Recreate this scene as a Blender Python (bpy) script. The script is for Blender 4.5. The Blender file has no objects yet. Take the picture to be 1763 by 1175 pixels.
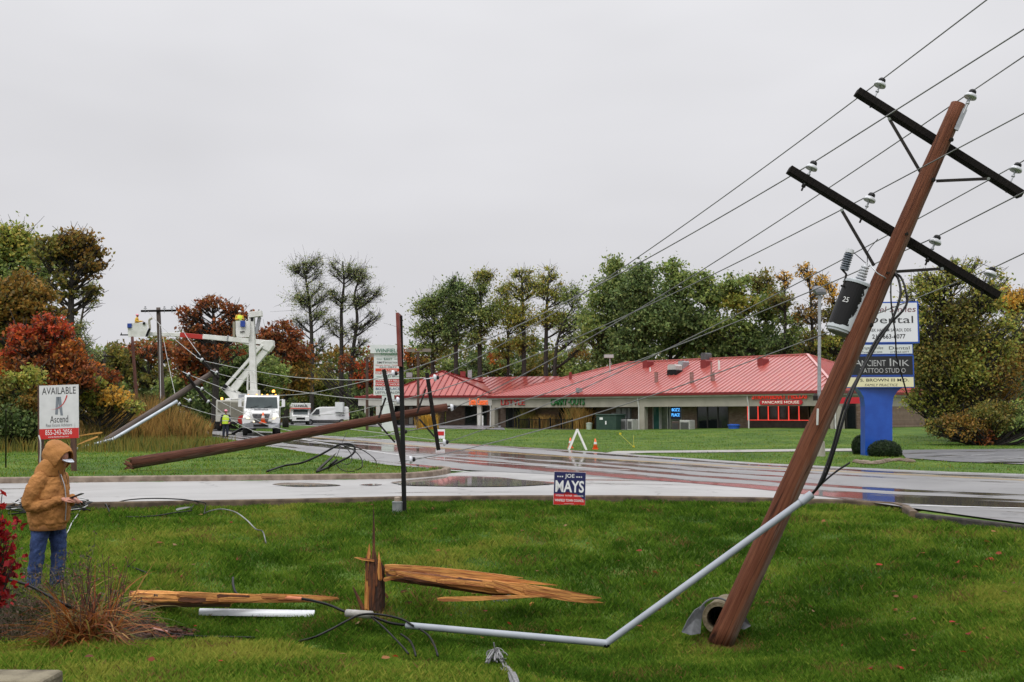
import bpy, bmesh, math, random
import numpy as np
from mathutils import Matrix, Vector
R = math.radians
random.seed(7); rng = np.random.default_rng(11)
SC = bpy.context.scene
# ------------------------------------------------------------------ camera
F = 1714.0; CW, CH = 1763.0, 1175.0; HOR = 712.0; EYE = 1.75
TH = math.atan((HOR - CH / 2) / F)
cd = bpy.data.cameras.new("camera"); cam = bpy.data.objects.new("camera", cd)
SC.collection.objects.link(cam)
cam.location = (0, 0, EYE); cam.rotation_euler = (math.pi / 2 + TH, 0, 0)
cd.sensor_width = 36; cd.lens = 36 * F / CW; cd.clip_start = 0.1; cd.clip_end = 3000
SC.camera = cam
# ------------------------------------------------------------------ sky, sun, exposure
SC.view_settings.view_transform = 'Standard'; SC.view_settings.look = 'None'
SC.view_settings.exposure = 0.0; SC.view_settings.gamma = 1
SUN_EL, SUN_AZ = R(58), R(200)
wd = bpy.data.worlds.new("World"); SC.world = wd; wd.use_nodes = True
nt = wd.node_tree; nt.nodes.clear()
def wn(t, **k):
    n = nt.nodes.new(t)
    for a, v in k.items(): setattr(n, a, v)
    return n
sky = wn('ShaderNodeTexSky', sky_type='NISHITA', sun_disc=False, sun_elevation=SUN_EL, sun_rotation=SUN_AZ)
hsv = wn('ShaderNodeHueSaturation'); hsv.inputs['Saturation'].default_value = 0.12
tc = wn('ShaderNodeTexCoord'); sx = wn('ShaderNodeSeparateXYZ')
ramp = wn('ShaderNodeValToRGB')
els = ramp.color_ramp.elements
els[0].position = 0.0; els[0].color = (.655, .652, .680, 1)
els[1].position = 1.0; els[1].color = (2.3, 2.3, 2.36, 1)
for p, c in ((.14, (.685, .682, .710)), (.40, (.80, .80, .83)), (.62, (1.5, 1.5, 1.54))):
    e = els.new(p); e.color = (*c, 1)
noi = wn('ShaderNodeTexNoise'); noi.inputs['Scale'].default_value = 2.2; noi.inputs['Detail'].default_value = 3
mp = wn('ShaderNodeMapping'); mp.inputs['Scale'].default_value = (1, 1, 3.0)
nr = wn('ShaderNodeMapRange'); nr.inputs[1].default_value = .3; nr.inputs[2].default_value = .7
nr.inputs[3].default_value = 9.3; nr.inputs[4].default_value = 10.75
mul = wn('ShaderNodeVectorMath', operation='SCALE')
mix = wn('ShaderNodeMixRGB'); mix.inputs[0].default_value = 0.965
bg = wn('ShaderNodeBackground'); bg.inputs['Strength'].default_value = 0.1
out = wn('ShaderNodeOutputWorld'); L = nt.links.new
L(sky.outputs[0], hsv.inputs['Color']); L(tc.outputs['Generated'], sx.inputs[0]); L(sx.outputs['Z'], ramp.inputs[0])
L(tc.outputs['Generated'], mp.inputs[0]); L(mp.outputs[0], noi.inputs['Vector']); L(noi.outputs[0], nr.inputs[0])
L(ramp.outputs[0], mul.inputs[0]); L(nr.outputs[0], mul.inputs['Scale'])
L(hsv.outputs[0], mix.inputs[1]); L(mul.outputs[0], mix.inputs[2]); L(mix.outputs[0], bg.inputs['Color']); L(bg.outputs[0], out.inputs[0])
sl = bpy.data.lights.new("sun", 'SUN'); sl.energy = 1.5; sl.angle = R(25); sl.color = (1, .97, .93)
so = bpy.data.objects.new("sun", sl); SC.collection.objects.link(so)
so.rotation_euler = Vector((math.sin(SUN_AZ) * math.cos(SUN_EL), math.cos(SUN_AZ) * math.cos(SUN_EL), math.sin(SUN_EL))).to_track_quat('Z', 'Y').to_euler()
SC.cycles.max_bounces = 6; SC.cycles.transparent_max_bounces = 8
SC.cycles.use_adaptive_sampling = True; SC.cycles.adaptive_threshold = 0.015

# ------------------------------------------------------------------ pixel rays to points
def ray(px, py):
    dx = (px - CW / 2) / F; dv = -(py - CH / 2) / F
    return np.array([dx, math.cos(TH) - dv * math.sin(TH), math.sin(TH) + dv * math.cos(TH)])
def P(px, py, Y):
    d = ray(px, py); return np.array([0, 0, EYE]) + d * (Y / d[1])
def ss(a, b, x):
    t = np.clip((np.asarray(x, float) - a) / (b - a), 0, 1); return t * t * (3 - 2 * t)
def zr(y): return 0.36 * ss(42, 78, y)
YM = np.concatenate([np.arange(3, 30, .05), np.arange(30, 320, .25)])
def hit(px, py, fn):
    """where the ray through a photo pixel first meets the ground"""
    d = ray(px, py); d = d / d[1]; ys_ = YM
    for _ in range(2):
        g = EYE + d[2] * ys_ - fn(d[0] * ys_, ys_); k = np.nonzero(g <= 0)[0]
        if len(k) == 0: return P(px, py, 300)
        k = max(int(k[0]), 1); lo, hi = ys_[k - 1], ys_[k]; ys_ = np.linspace(lo, hi, 12)
    y = (lo + hi) / 2; return np.array([d[0] * y, y, EYE + d[2] * y])
def GR(px, py): return hit(px, py, lambda x, y: zr(y))
def polyd(pts, x, y):
    """distance from points to an open polyline"""
    x = np.asarray(x, float); y = np.asarray(y, float); best = np.full(np.broadcast(x, y).shape, 1e9)
    for (x0, y0), (x1, y1) in zip(pts[:-1], pts[1:]):
        dx, dy = x1 - x0, y1 - y0; l2 = dx * dx + dy * dy + 1e-12
        t = np.clip(((x - x0) * dx + (y - y0) * dy) / l2, 0, 1)
        best = np.minimum(best, np.hypot(x - x0 - t * dx, y - y0 - t * dy))
    return best
def inpoly(pts, x, y):
    x = np.asarray(x, float); y = np.asarray(y, float); c = np.zeros(np.broadcast(x, y).shape, bool)
    n = len(pts)
    for i in range(n):
        x0, y0 = pts[i]; x1, y1 = pts[(i + 1) % n]
        if y0 == y1: continue
        c ^= ((y0 > y) != (y1 > y)) & (x < (x1 - x0) * (y - y0) / (y1 - y0) + x0)
    return c
def vnoise(x, y, s, seed=0):
    """cheap smooth noise in -1..1"""
    r = np.random.default_rng(seed); v = 0
    for k in range(6):
        a = r.uniform(0, 6.28); f = r.uniform(.6, 1.9) / s; p = r.uniform(0, 6.28); q = r.uniform(0, 6.28)
        v = v + np.sin((x * math.cos(a) + y * math.sin(a)) * f * 2 + p + 1.3 * np.sin((y * math.cos(a) - x * math.sin(a)) * f * 1.7 + q))
    return v / 3.2
# roads, traced on the ground
NEAR = [GR(*p)[:2] for p in ((-900, 892), (-300, 877), (0, 870), (240, 866), (480, 862), (690, 857), (880, 855.5), (1080, 855.5), (1303, 859), (1460, 863), (1545, 868), (1566, 873), (1582, 884))]
NEAR2 = [GR(*p)[:2] for p in ((1582, 884), (1670, 894), (1763, 905))]
_d = NEAR2[-1] - NEAR2[-2]; NEAR2 += [NEAR2[-1] + _d * 2.5, NEAR2[-1] + _d * 6 + np.array([3, 0]), NEAR2[-1] + _d * 14 + np.array([16, 0])]
KERB = [GR(*p)[:2] for p in ((-900, 846), (-300, 837), (0, 833), (240, 830), (480, 827.5), (620, 826), (700, 824.5), (745, 821), (770, 817), (777, 813), (760, 810.5))]
MNEAR = [GR(*p)[:2] for p in ((760, 810.5), (735, 809), (675, 803.5), (623, 795), (552, 785.5), (492, 776), (450, 769), (405, 761))]
_e = MNEAR[-1]; MNEAR += [_e + np.array([-6.5, 12.5]), _e + np.array([-16, 28]), _e + np.array([-30, 50])]
MFAR = [GR(*p)[:2] for p in ((1763, 817), (1616, 812.5), (1486, 806.5), (1303, 797.5), (1180, 789), (1048, 780), (964, 774), (860, 768), (750, 762.5), (675, 757.5), (600, 753), (530, 748.5))]
_d = MFAR[0] - MFAR[1]; _e = MFAR[-1]
MFAR = [MFAR[0] + _d * 12 - np.array([0, 3]), MFAR[0] + _d * 5 - np.array([0, .5]), MFAR[0] + _d * 2] + MFAR + [_e + np.array([-7.5, 12]), _e + np.array([-18, 28]), _e + np.array([-32, 50])]
LAWN = KERB + MNEAR + [MNEAR[-1] + np.array([-60, 0]), KERB[0] + np.array([-60, 0])]
FRONT = NEAR + NEAR2 + [np.array([200., -80.]), np.array([-200., -80.]), NEAR[0] + np.array([-60, 0])]
def zt(x, y):
    x = np.asarray(x, float); y = np.asarray(y, float)
    z = zr(y) - 0.02
    il = inpoly(LAWN, x, y); dk = polyd(KERB, x, y); dm = polyd(MNEAR, x, y)
    z = z + np.where(il, 0.155 * np.minimum(ss(.12, .32, dk), .25 + .75 * ss(0, 1.5, dm)), 0) + np.where(il, .05 * ss(2, 8, dk) , 0)
    z = z + .30 * ss(8, 22, x) * ss(52, 66, y) * (1 - ss(95, 110, y))
    yy = y + np.where(y < 10.6, 1, 0) * np.clip((10.6 - y) / 1.8, 0, 1) * (.55 * ss(-2.4, -1.0, x) + .75 * ss(-1.2, .4, x) + .75 * ss(.2, 2.2, x))
    cen = np.interp(yy, [-50, 0, 5, 7, 7.8, 8.6, 9.6, 10.4, 11.2, 12, 13.5, 15, 17, 19.2, 22], [.15, .13, .1, .05, -.02, -.28, -.68, -.9, -.96, -.95, -.83, -.62, -.36, -.15, -.1])
    lef = np.interp(y, [-50, 0, 5, 7, 7.6, 8.6, 10, 12.3, 15, 17, 19.2, 22], [.15, .12, .1, .07, -.02, -.2, -.33, -.4, -.42, -.32, -.15, -.1])
    rig = np.interp(y, [-50, 0, 5, 7, 9, 10.5, 12, 14, 16, 18, 20, 22], [.15, .12, .08, -.02, -.25, -.42, -.5, -.42, -.28, -.16, -.1, -.1])
    wl = ss(-3.4, -5.4, x); wr = ss(3.0, 6.0, x)
    f = cen * (1 - wl) * (1 - wr) + lef * wl + rig * wr
    f = f + .16 * np.exp(-((x - 2.75) ** 2 + (y - 13.1) ** 2) / .35) - .06 * np.exp(-((x - 2.35) ** 2 + (y - 11.9) ** 2) / .3)
    f = f + .018 * vnoise(x, y, 1.1, 3) * ss(5, 8, y) + .03 * vnoise(x, y, 3.2, 4)
    fr = inpoly(FRONT, x, y); de = np.minimum(polyd(NEAR, x, y), polyd(NEAR2, x, y))
    f = f * ss(0, 2.2, de) - .11 * (1 - ss(0, 2.2, de))
    return np.where(fr, f, z)
def ztf(x, y): return float(zt(np.array([x]), np.array([y]))[0])
def G(px, py): return hit(px, py, zt)

# ------------------------------------------------------------------ materials
def vmath(t, op, a, b):
    n = t.nodes.new('ShaderNodeMath'); n.operation = op
    for i, v in enumerate((a, b)):
        if isinstance(v, (int, float)): n.inputs[i].default_value = v
        else: t.links.new(v, n.inputs[i])
    return n.outputs[0]
MATS = {}
def M(name, col, col2=None, scale=4.0, rough=.6, metal=0.0, bump=0.0, bscale=None, stretch=(1, 1, 1), spec=.5, emit=0, detail=5, lo=.35, hi=.65, coat=0, rough2=None):
    if name in MATS: return MATS[name]
    m = bpy.data.materials.new(name); m.use_nodes = True; t = m.node_tree; b = t.nodes['Principled BSDF']; MATS[name] = m
    b.inputs['Base Color'].default_value = (*col, 1); b.inputs['Roughness'].default_value = rough; b.inputs['Metallic'].default_value = metal
    b.inputs['Specular IOR Level'].default_value = spec; b.inputs['Coat Weight'].default_value = coat; b.inputs['Coat Roughness'].default_value = .1
    if emit: b.inputs['Emission Color'].default_value = (*col, 1); b.inputs['Emission Strength'].default_value = emit
    if col2 or bump:
        c = t.nodes.new('ShaderNodeTexCoord'); mp_ = t.nodes.new('ShaderNodeMapping'); mp_.inputs['Scale'].default_value = stretch
        t.links.new(c.outputs['Object'], mp_.inputs[0])
        n = t.nodes.new('ShaderNodeTexNoise'); n.inputs['Scale'].default_value = scale; n.inputs['Detail'].default_value = detail
        t.links.new(mp_.outputs[0], n.inputs['Vector'])
        if col2:
            r = t.nodes.new('ShaderNodeValToRGB'); r.color_ramp.elements[0].position = lo; r.color_ramp.elements[1].position = hi
            r.color_ramp.elements[0].color = (*col, 1); r.color_ramp.elements[1].color = (*col2, 1)
            t.links.new(n.outputs[0], r.inputs[0]); t.links.new(r.outputs[0], b.inputs['Base Color'])
            if emit: t.links.new(r.outputs[0], b.inputs['Emission Color'])
            if rough2 is not None:
                q = t.nodes.new('ShaderNodeMapRange'); q.inputs[1].default_value = lo; q.inputs[2].default_value = hi
                q.inputs[3].default_value = rough; q.inputs[4].default_value = rough2
                t.links.new(n.outputs[0], q.inputs[0]); t.links.new(q.outputs[0], b.inputs['Roughness'])
        if bump:
            n2 = t.nodes.new('ShaderNodeTexNoise'); n2.inputs['Scale'].default_value = bscale or scale * 3; n2.inputs['Detail'].default_value = 4
            t.links.new(mp_.outputs[0], n2.inputs['Vector'])
            k = t.nodes.new('ShaderNodeBump'); k.inputs['Strength'].default_value = bump; k.inputs['Distance'].default_value = .02
            t.links.new(n2.outputs[0], k.inputs['Height']); t.links.new(k.outputs[0], b.inputs['Normal'])
    return m
def leafmat(name, trans=.35, rough=.55, spec=.25):
    m = bpy.data.materials.new(name); m.use_nodes = True; t = m.node_tree; b = t.nodes['Principled BSDF']
    a = t.nodes.new('ShaderNodeAttribute'); a.attribute_name = 'Col'
    t.links.new(a.outputs['Color'], b.inputs['Base Color']); b.inputs['Roughness'].default_value = rough; b.inputs['Specular IOR Level'].default_value = spec
    tr = t.nodes.new('ShaderNodeBsdfTranslucent'); t.links.new(a.outputs['Color'], tr.inputs['Color'])
    mx = t.nodes.new('ShaderNodeMixShader'); mx.inputs[0].default_value = trans
    t.links.new(b.outputs[0], mx.inputs[1]); t.links.new(tr.outputs[0], mx.inputs[2]); t.links.new(mx.outputs[0], t.nodes['Material Output'].inputs[0])
    return m
LEAF = leafmat('leaf', .45); BLADE = leafmat('grass_blade', .38, .6, .08)
BARK = M('bark', (.035, .028, .022), (.085, .07, .055), 6, .9, bump=.6, stretch=(3, 3, .6))
BARKD = M('dark_bark', (.015, .013, .011), (.04, .033, .028), 6, .9, stretch=(3, 3, .6))
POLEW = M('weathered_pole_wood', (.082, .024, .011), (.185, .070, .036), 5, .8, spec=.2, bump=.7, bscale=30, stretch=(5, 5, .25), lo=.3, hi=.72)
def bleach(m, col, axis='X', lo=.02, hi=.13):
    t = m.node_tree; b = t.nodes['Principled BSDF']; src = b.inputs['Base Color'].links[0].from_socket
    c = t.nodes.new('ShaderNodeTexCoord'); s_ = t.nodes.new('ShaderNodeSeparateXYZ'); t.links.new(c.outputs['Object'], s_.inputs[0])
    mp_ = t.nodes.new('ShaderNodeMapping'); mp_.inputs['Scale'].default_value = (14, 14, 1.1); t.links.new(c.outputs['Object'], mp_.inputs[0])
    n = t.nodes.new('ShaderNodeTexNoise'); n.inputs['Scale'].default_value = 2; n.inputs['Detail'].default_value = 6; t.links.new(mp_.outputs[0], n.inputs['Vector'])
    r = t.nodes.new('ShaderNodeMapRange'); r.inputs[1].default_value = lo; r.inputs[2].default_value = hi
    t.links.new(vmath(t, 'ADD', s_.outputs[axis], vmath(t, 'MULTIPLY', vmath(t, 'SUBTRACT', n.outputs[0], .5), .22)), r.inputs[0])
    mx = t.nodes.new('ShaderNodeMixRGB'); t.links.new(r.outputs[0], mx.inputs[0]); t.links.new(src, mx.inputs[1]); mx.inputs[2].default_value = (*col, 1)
    # drying checks: long thin dark cracks along the grain
    m2 = t.nodes.new('ShaderNodeMapping'); m2.inputs['Scale'].default_value = (26, 26, .55); t.links.new(c.outputs['Object'], m2.inputs[0])
    v = t.nodes.new('ShaderNodeTexVoronoi'); v.feature = 'DISTANCE_TO_EDGE'; v.inputs['Scale'].default_value = .8; t.links.new(m2.outputs[0], v.inputs['Vector'])
    k = t.nodes.new('ShaderNodeMapRange'); k.inputs[1].default_value = .0; k.inputs[2].default_value = .035; k.inputs[3].default_value = .22; k.inputs[4].default_value = 1; t.links.new(v.outputs['Distance'], k.inputs[0])
    m3 = t.nodes.new('ShaderNodeMixRGB'); m3.blend_type = 'MULTIPLY'; m3.inputs[0].default_value = 1; t.links.new(mx.outputs[0], m3.inputs[1]); t.links.new(k.outputs[0], m3.inputs[2]); t.links.new(m3.outputs[0], b.inputs['Base Color'])
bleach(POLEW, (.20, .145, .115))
POLEG = M('grey_pole_wood', (.048, .033, .027), (.105, .08, .068), 5, .8, bump=.5, bscale=30, stretch=(5, 5, .25))
POLED = M('dark_wet_wood', (.022, .015, .011), (.05, .034, .026), 5, .6, bump=.5, bscale=30, stretch=(5, 5, .5))
SPLIT = M('split_raw_wood', (.72, .33, .085), (.28, .075, .016), 5, .65, bump=.9, bscale=25, stretch=(9, 9, .5), lo=.42, hi=.66)
SPLITD = M('split_dark_wood', (.035, .015, .009), (.20, .062, .020), 5, .7, bump=.9, bscale=25, stretch=(9, 9, .5))
ARMW = M('black_crossarm_wood', (.004, .0032, .003), (.012, .009, .0075), 4, .8, spec=.15, bump=.5, bscale=20, stretch=(1, 8, 8))
GALV = M('galvanised_steel', (.30, .31, .33), (.42, .43, .45), 9, .45, .6)
IRON = M('dark_iron', (.010, .009, .0085), (.025, .019, .016), 20, .6, .2, spec=.3)
WIREM = M('wire_aluminium', (.17, .17, .175), (.26, .26, .26), 3, .5, .3)
WIRED = M('black_cable', (.003, .003, .0035), rough=.45, spec=.25)
PVC = M('grey_pvc', (.25, .275, .31), (.31, .335, .37), 3, .5, bump=.05)
PORC = M('white_porcelain', (.50, .51, .54), (.58, .59, .62), 6, .25)
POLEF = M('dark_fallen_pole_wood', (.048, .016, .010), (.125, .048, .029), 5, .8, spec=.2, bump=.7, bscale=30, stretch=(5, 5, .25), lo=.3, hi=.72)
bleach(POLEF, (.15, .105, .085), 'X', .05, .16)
WHITE = M('white_paint', (.72, .72, .70), (.60, .60, .57), 2.5, .35)
WHITEV = M('white_vehicle_paint', (.74, .745, .75), (.66, .665, .66), 1.2, .25, coat=.5)
GLASSD = M('dark_glass', (.012, .016, .018), rough=.06, spec=.6)
RUBBER = M('tyre_rubber', (.012, .012, .012), (.025, .024, .023), 10, .8)
BLACK = M('black_paint', (.005, .005, .006), rough=.45, spec=.3)
RED = M('red_paint', (.42, .025, .02), rough=.45)
CONC = M('concrete', (.26, .235, .20), (.36, .335, .29), 6, .8, bump=.3)
KERBM = M('kerb_concrete', (.15, .11, .08), (.27, .21, .16), 5, .75, bump=.3, bscale=20)
SKIN = M('skin', (.34, .14, .095), (.40, .18, .125), 12, .5)

# ------------------------------------------------------------------ mesh builder
def frame(o, xd, yd):
    x = Vector(xd).normalized(); y = Vector(yd); z = x.cross(y).normalized(); y = z.cross(x).normalized()
    m = Matrix((x, y, z)).transposed().to_4x4(); m.translation = Vector(o); return m
def alongz(a, b, roll=(0, 1, 0)):
    """matrix taking local z from a to b"""
    a = Vector(a); z = (Vector(b) - a).normalized(); y = Vector(roll)
    x = y.cross(z)
    if x.length < 1e-4: x = Vector((1, 0, 0)).cross(z)
    x.normalize(); y = z.cross(x)
    m = Matrix((x, y, z)).transposed().to_4x4(); m.translation = a; return m
class B:
    def __init__(s): s.v = []; s.f = []; s.n = 0
    def add(s, v, f):
        v = np.asarray(v, float).reshape(-1, 3); s.v.append(v); s.f += [tuple(i + s.n for i in q) for q in f]; s.n += len(v); return s
    def box(s, c, d, rot=None):
        d = np.asarray(d, float) / 2
        q = np.array([[x, y, z] for x in (-1, 1) for y in (-1, 1) for z in (-1, 1)], float) * d
        if rot is not None: q = q @ np.array(Matrix(rot).to_3x3()).T if not isinstance(rot, (int, float)) else q @ np.array(Matrix.Rotation(rot, 3, 'Z')).T
        return s.add(q + np.asarray(c, float), [(0, 1, 3, 2), (4, 6, 7, 5), (0, 4, 5, 1), (2, 3, 7, 6), (0, 2, 6, 4), (1, 5, 7, 3)])
    def bar(s, a, b, w, h, up=(0, 0, 1)):
        a = np.asarray(a, float); b = np.asarray(b, float); l = np.linalg.norm(b - a)
        m = np.array(alongz(a, b, up).to_3x3())
        q = np.array([[x * w / 2, y * h / 2, z] for x in (-1, 1) for y in (-1, 1) for z in (0, l)], float) @ m.T + a
        return s.add(q, [(0, 1, 3, 2), (4, 6, 7, 5), (0, 4, 5, 1), (2, 3, 7, 6), (0, 2, 6, 4), (1, 5, 7, 3)])
    def tube(s, pts, r, n=8, cap=True, sx=1.0, jit=0):
        pts = np.asarray(pts, float); k = len(pts); r = np.broadcast_to(np.asarray(r, float), (k,))
        t = np.gradient(pts, axis=0); t /= np.linalg.norm(t, axis=1)[:, None] + 1e-12
        ref = np.array([0, 1, 0.]) if abs(t[0][1]) < .9 else np.array([1., 0, 0])
        vs = []; a = np.arange(n) * 2 * math.pi / n
        for i in range(k):
            u = np.cross(ref, t[i]); u /= np.linalg.norm(u) + 1e-12; w = np.cross(t[i], u); ref = w
            rr = r[i] * (1 + (jit * rng.uniform(-1, 1, n) if jit else 0))
            vs.append(pts[i] + np.outer(np.cos(a) * rr * sx, u) + np.outer(np.sin(a) * rr, w))
        f = [(i * n + j, i * n + (j + 1) % n, (i + 1) * n + (j + 1) % n, (i + 1) * n + j) for i in range(k - 1) for j in range(n)]
        if cap: f += [tuple(range(n))[::-1], tuple(range((k - 1) * n, k * n))]
        return s.add(np.concatenate(vs), f)
    def rings(s, rs, cap=(1, 1)):
        n = len(rs[0]); k = len(rs)
        f = [(i * n + j, i * n + (j + 1) % n, (i + 1) * n + (j + 1) % n, (i + 1) * n + j) for i in range(k - 1) for j in range(n)]
        if cap[0]: f.append(tuple(range(n))[::-1])
        if cap[1]: f.append(tuple(range((k - 1) * n, k * n)))
        return s.add(np.concatenate([np.asarray(r, float) for r in rs]), f)
    def loft(s, ell, n=20, cap=(1, 1)):
        """ell: (cx,cy,cz,rx,ry) horizontal ellipses"""
        a = np.arange(n) * 2 * math.pi / n
        return s.rings([np.stack([e[0] + e[3] * np.cos(a), e[1] + e[4] * np.sin(a), np.full(n, e[2])], 1) for e in ell], cap)
    def lathe(s, prof, n=16, m=None, cap=(1, 1)):
        a = np.arange(n) * 2 * math.pi / n; rs = []
        for r, z in prof:
            q = np.stack([r * np.cos(a), r * np.sin(a), np.full(n, z)], 1)
            if m is not None: q = q @ np.array(m.to_3x3()).T + np.array(m.translation)
            rs.append(q)
        return s.rings(rs, cap)
    def ball(s, c, r, n=14, k=9, rot=None):
        r = np.broadcast_to(np.asarray(r, float), (3,)); rs = []; a = np.arange(n) * 2 * math.pi / n
        for i in range(k):
            p = math.pi * (i + .35) / (k - .3); q = np.stack([np.cos(a) * math.sin(p), np.sin(a) * math.sin(p), np.full(n, -math.cos(p))], 1) * r
            if rot is not None: q = q @ np.array(rot).T
            rs.append(q + np.asarray(c, float))
        return s.rings(rs)
    def prism(s, poly, axis_vec, m=None):
        """poly: 3-D points of a planar outline, extruded by axis_vec"""
        p = np.asarray(poly, float); n = len(p); q = np.concatenate([p, p + np.asarray(axis_vec, float)])
        return s.add(q, [tuple(range(n))[::-1], tuple(range(n, 2 * n))] + [(i, (i + 1) % n, n + (i + 1) % n, n + i) for i in range(n)])
    def quad(s, *p): return s.add(p, [tuple(range(len(p)))])
    def build(s, name, mat, parent=None, mtx=None, smooth=False, bevel=0, cols=None, fix=True):
        me = bpy.data.meshes.new(name); v = np.concatenate(s.v)
        me.from_pydata(v.tolist(), [], s.f)
        if fix:
            bm = bmesh.new(); bm.from_mesh(me); bmesh.ops.recalc_face_normals(bm, faces=bm.faces); bm.to_mesh(me); bm.free()
        o = bpy.data.objects.new(name, me); SC.collection.objects.link(o)
        place(o, parent, mtx)
        if mat: me.materials.append(mat)
        if smooth: me.shade_smooth()
        if bevel:
            b = o.modifiers.new('bevel', 'BEVEL'); b.width = bevel; b.segments = 2; b.limit_method = 'ANGLE'
        return o
WM = {}
def place(o, parent=None, mtx=None):
    w = mtx.copy() if mtx is not None else Matrix.Identity(4); WM[o.name] = w
    if parent is not None: o.parent = parent; o.matrix_basis = WM[parent.name].inverted() @ w
    else: o.matrix_basis = w
def tag(o, label=None, cat=None, group=None, kind=None):
    if label: o['label'] = label
    if cat: o['category'] = cat
    if group: o['group'] = group
    if kind: o['kind'] = kind
    return o
def thing(name, loc, label, cat, group=None):
    o = bpy.data.objects.new(name, None); SC.collection.objects.link(o); o.location = Vector(loc); o.empty_display_size = .2
    WM[o.name] = Matrix.Translation(Vector(loc)); return tag(o, label, cat, group)
def fastmesh(name, verts, nper, mat, parent=None, cols=None, smooth=False):
    """verts (n*nper,3): n separate polygons of nper corners, colour per polygon"""
    v = np.asarray(verts, float).reshape(-1, 3).astype(np.float32); n = len(v) // nper
    me = bpy.data.meshes.new(name); me.vertices.add(len(v)); me.vertices.foreach_set('co', v.ravel())
    me.loops.add(len(v)); me.loops.foreach_set('vertex_index', np.arange(len(v), dtype=np.int32))
    me.polygons.add(n); me.polygons.foreach_set('loop_start', np.arange(n, dtype=np.int32) * nper)
    me.update(calc_edges=True)
    if cols is not None:
        at = me.attributes.new('Col', 'FLOAT_COLOR', 'POINT')
        c = np.concatenate([np.repeat(cols, nper, axis=0), np.ones((len(v), 1))], 1).astype(np.float32); at.data.foreach_set('color', c.ravel())
    o = bpy.data.objects.new(name, me); SC.collection.objects.link(o); me.materials.append(mat)
    place(o, parent); return o
def text(s, m, w, h, mat, parent, depth=.01, bold=0, shear=0, name='lettering', spacing=1.0):
    """a line of text as a mesh, fitted to w x h, its lower-left corner at m"""
    c = bpy.data.curves.new(name, 'FONT'); c.body = s; c.offset = bold; c.shear = shear; c.space_character = spacing; c.resolution_u = 3
    o = bpy.data.objects.new('tmp_text', c); SC.collection.objects.link(o)
    dg = bpy.context.evaluated_depsgraph_get(); me = bpy.data.meshes.new_from_object(o.evaluated_get(dg))
    bpy.data.objects.remove(o); me.name = name
    n = len(me.vertices); v = np.zeros(n * 3, np.float32); me.vertices.foreach_get('co', v); v = v.reshape(-1, 3)
    mn = v.min(0); mx_ = v.max(0); k = mx_ - mn; k[k == 0] = 1
    v = (v - mn) / k * np.array([w, h, 0]); v[:, 2] = 0; me.vertices.foreach_set('co', v.ravel()); me.update()
    bm = bmesh.new(); bm.from_mesh(me); bm.normal_update()
    if depth:
        r = bmesh.ops.extrude_face_region(bm, geom=bm.faces[:])
        bmesh.ops.translate(bm, verts=[g for g in r['geom'] if isinstance(g, bmesh.types.BMVert)], vec=(0, 0, depth))
        bmesh.ops.recalc_face_normals(bm, faces=bm.faces)
    bm.to_mesh(me); bm.free()
    o = bpy.data.objects.new(name, me); SC.collection.objects.link(o); me.materials.clear(); me.materials.append(mat)
    place(o, parent, m); return o
def T(m, x, y, z=0): return m @ Matrix.Translation((x, y, z))
def bez(a, b, c, n=8, d=None):
    t = np.linspace(0, 1, n)[:, None]; a, b, c = (np.asarray(q, float) for q in (a, b, c))
    return (1 - t) ** 2 * a + 2 * t * (1 - t) * b + t * t * c
def spline(pts, n=8):
    """Catmull-Rom through pts"""
    p = np.asarray(pts, float); p = np.concatenate([[2 * p[0] - p[1]], p, [2 * p[-1] - p[-2]]]); o = []
    for i in range(1, len(p) - 2):
        t = np.linspace(0, 1, n, endpoint=(i == len(p) - 3))[:, None]
        o.append(.5 * (2 * p[i] + (p[i + 1] - p[i - 1]) * t + (2 * p[i - 1] - 5 * p[i] + 4 * p[i + 1] - p[i + 2]) * t ** 2 + (3 * p[i] - p[i - 1] - 3 * p[i + 1] + p[i + 2]) * t ** 3))
    return np.concatenate(o)
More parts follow.
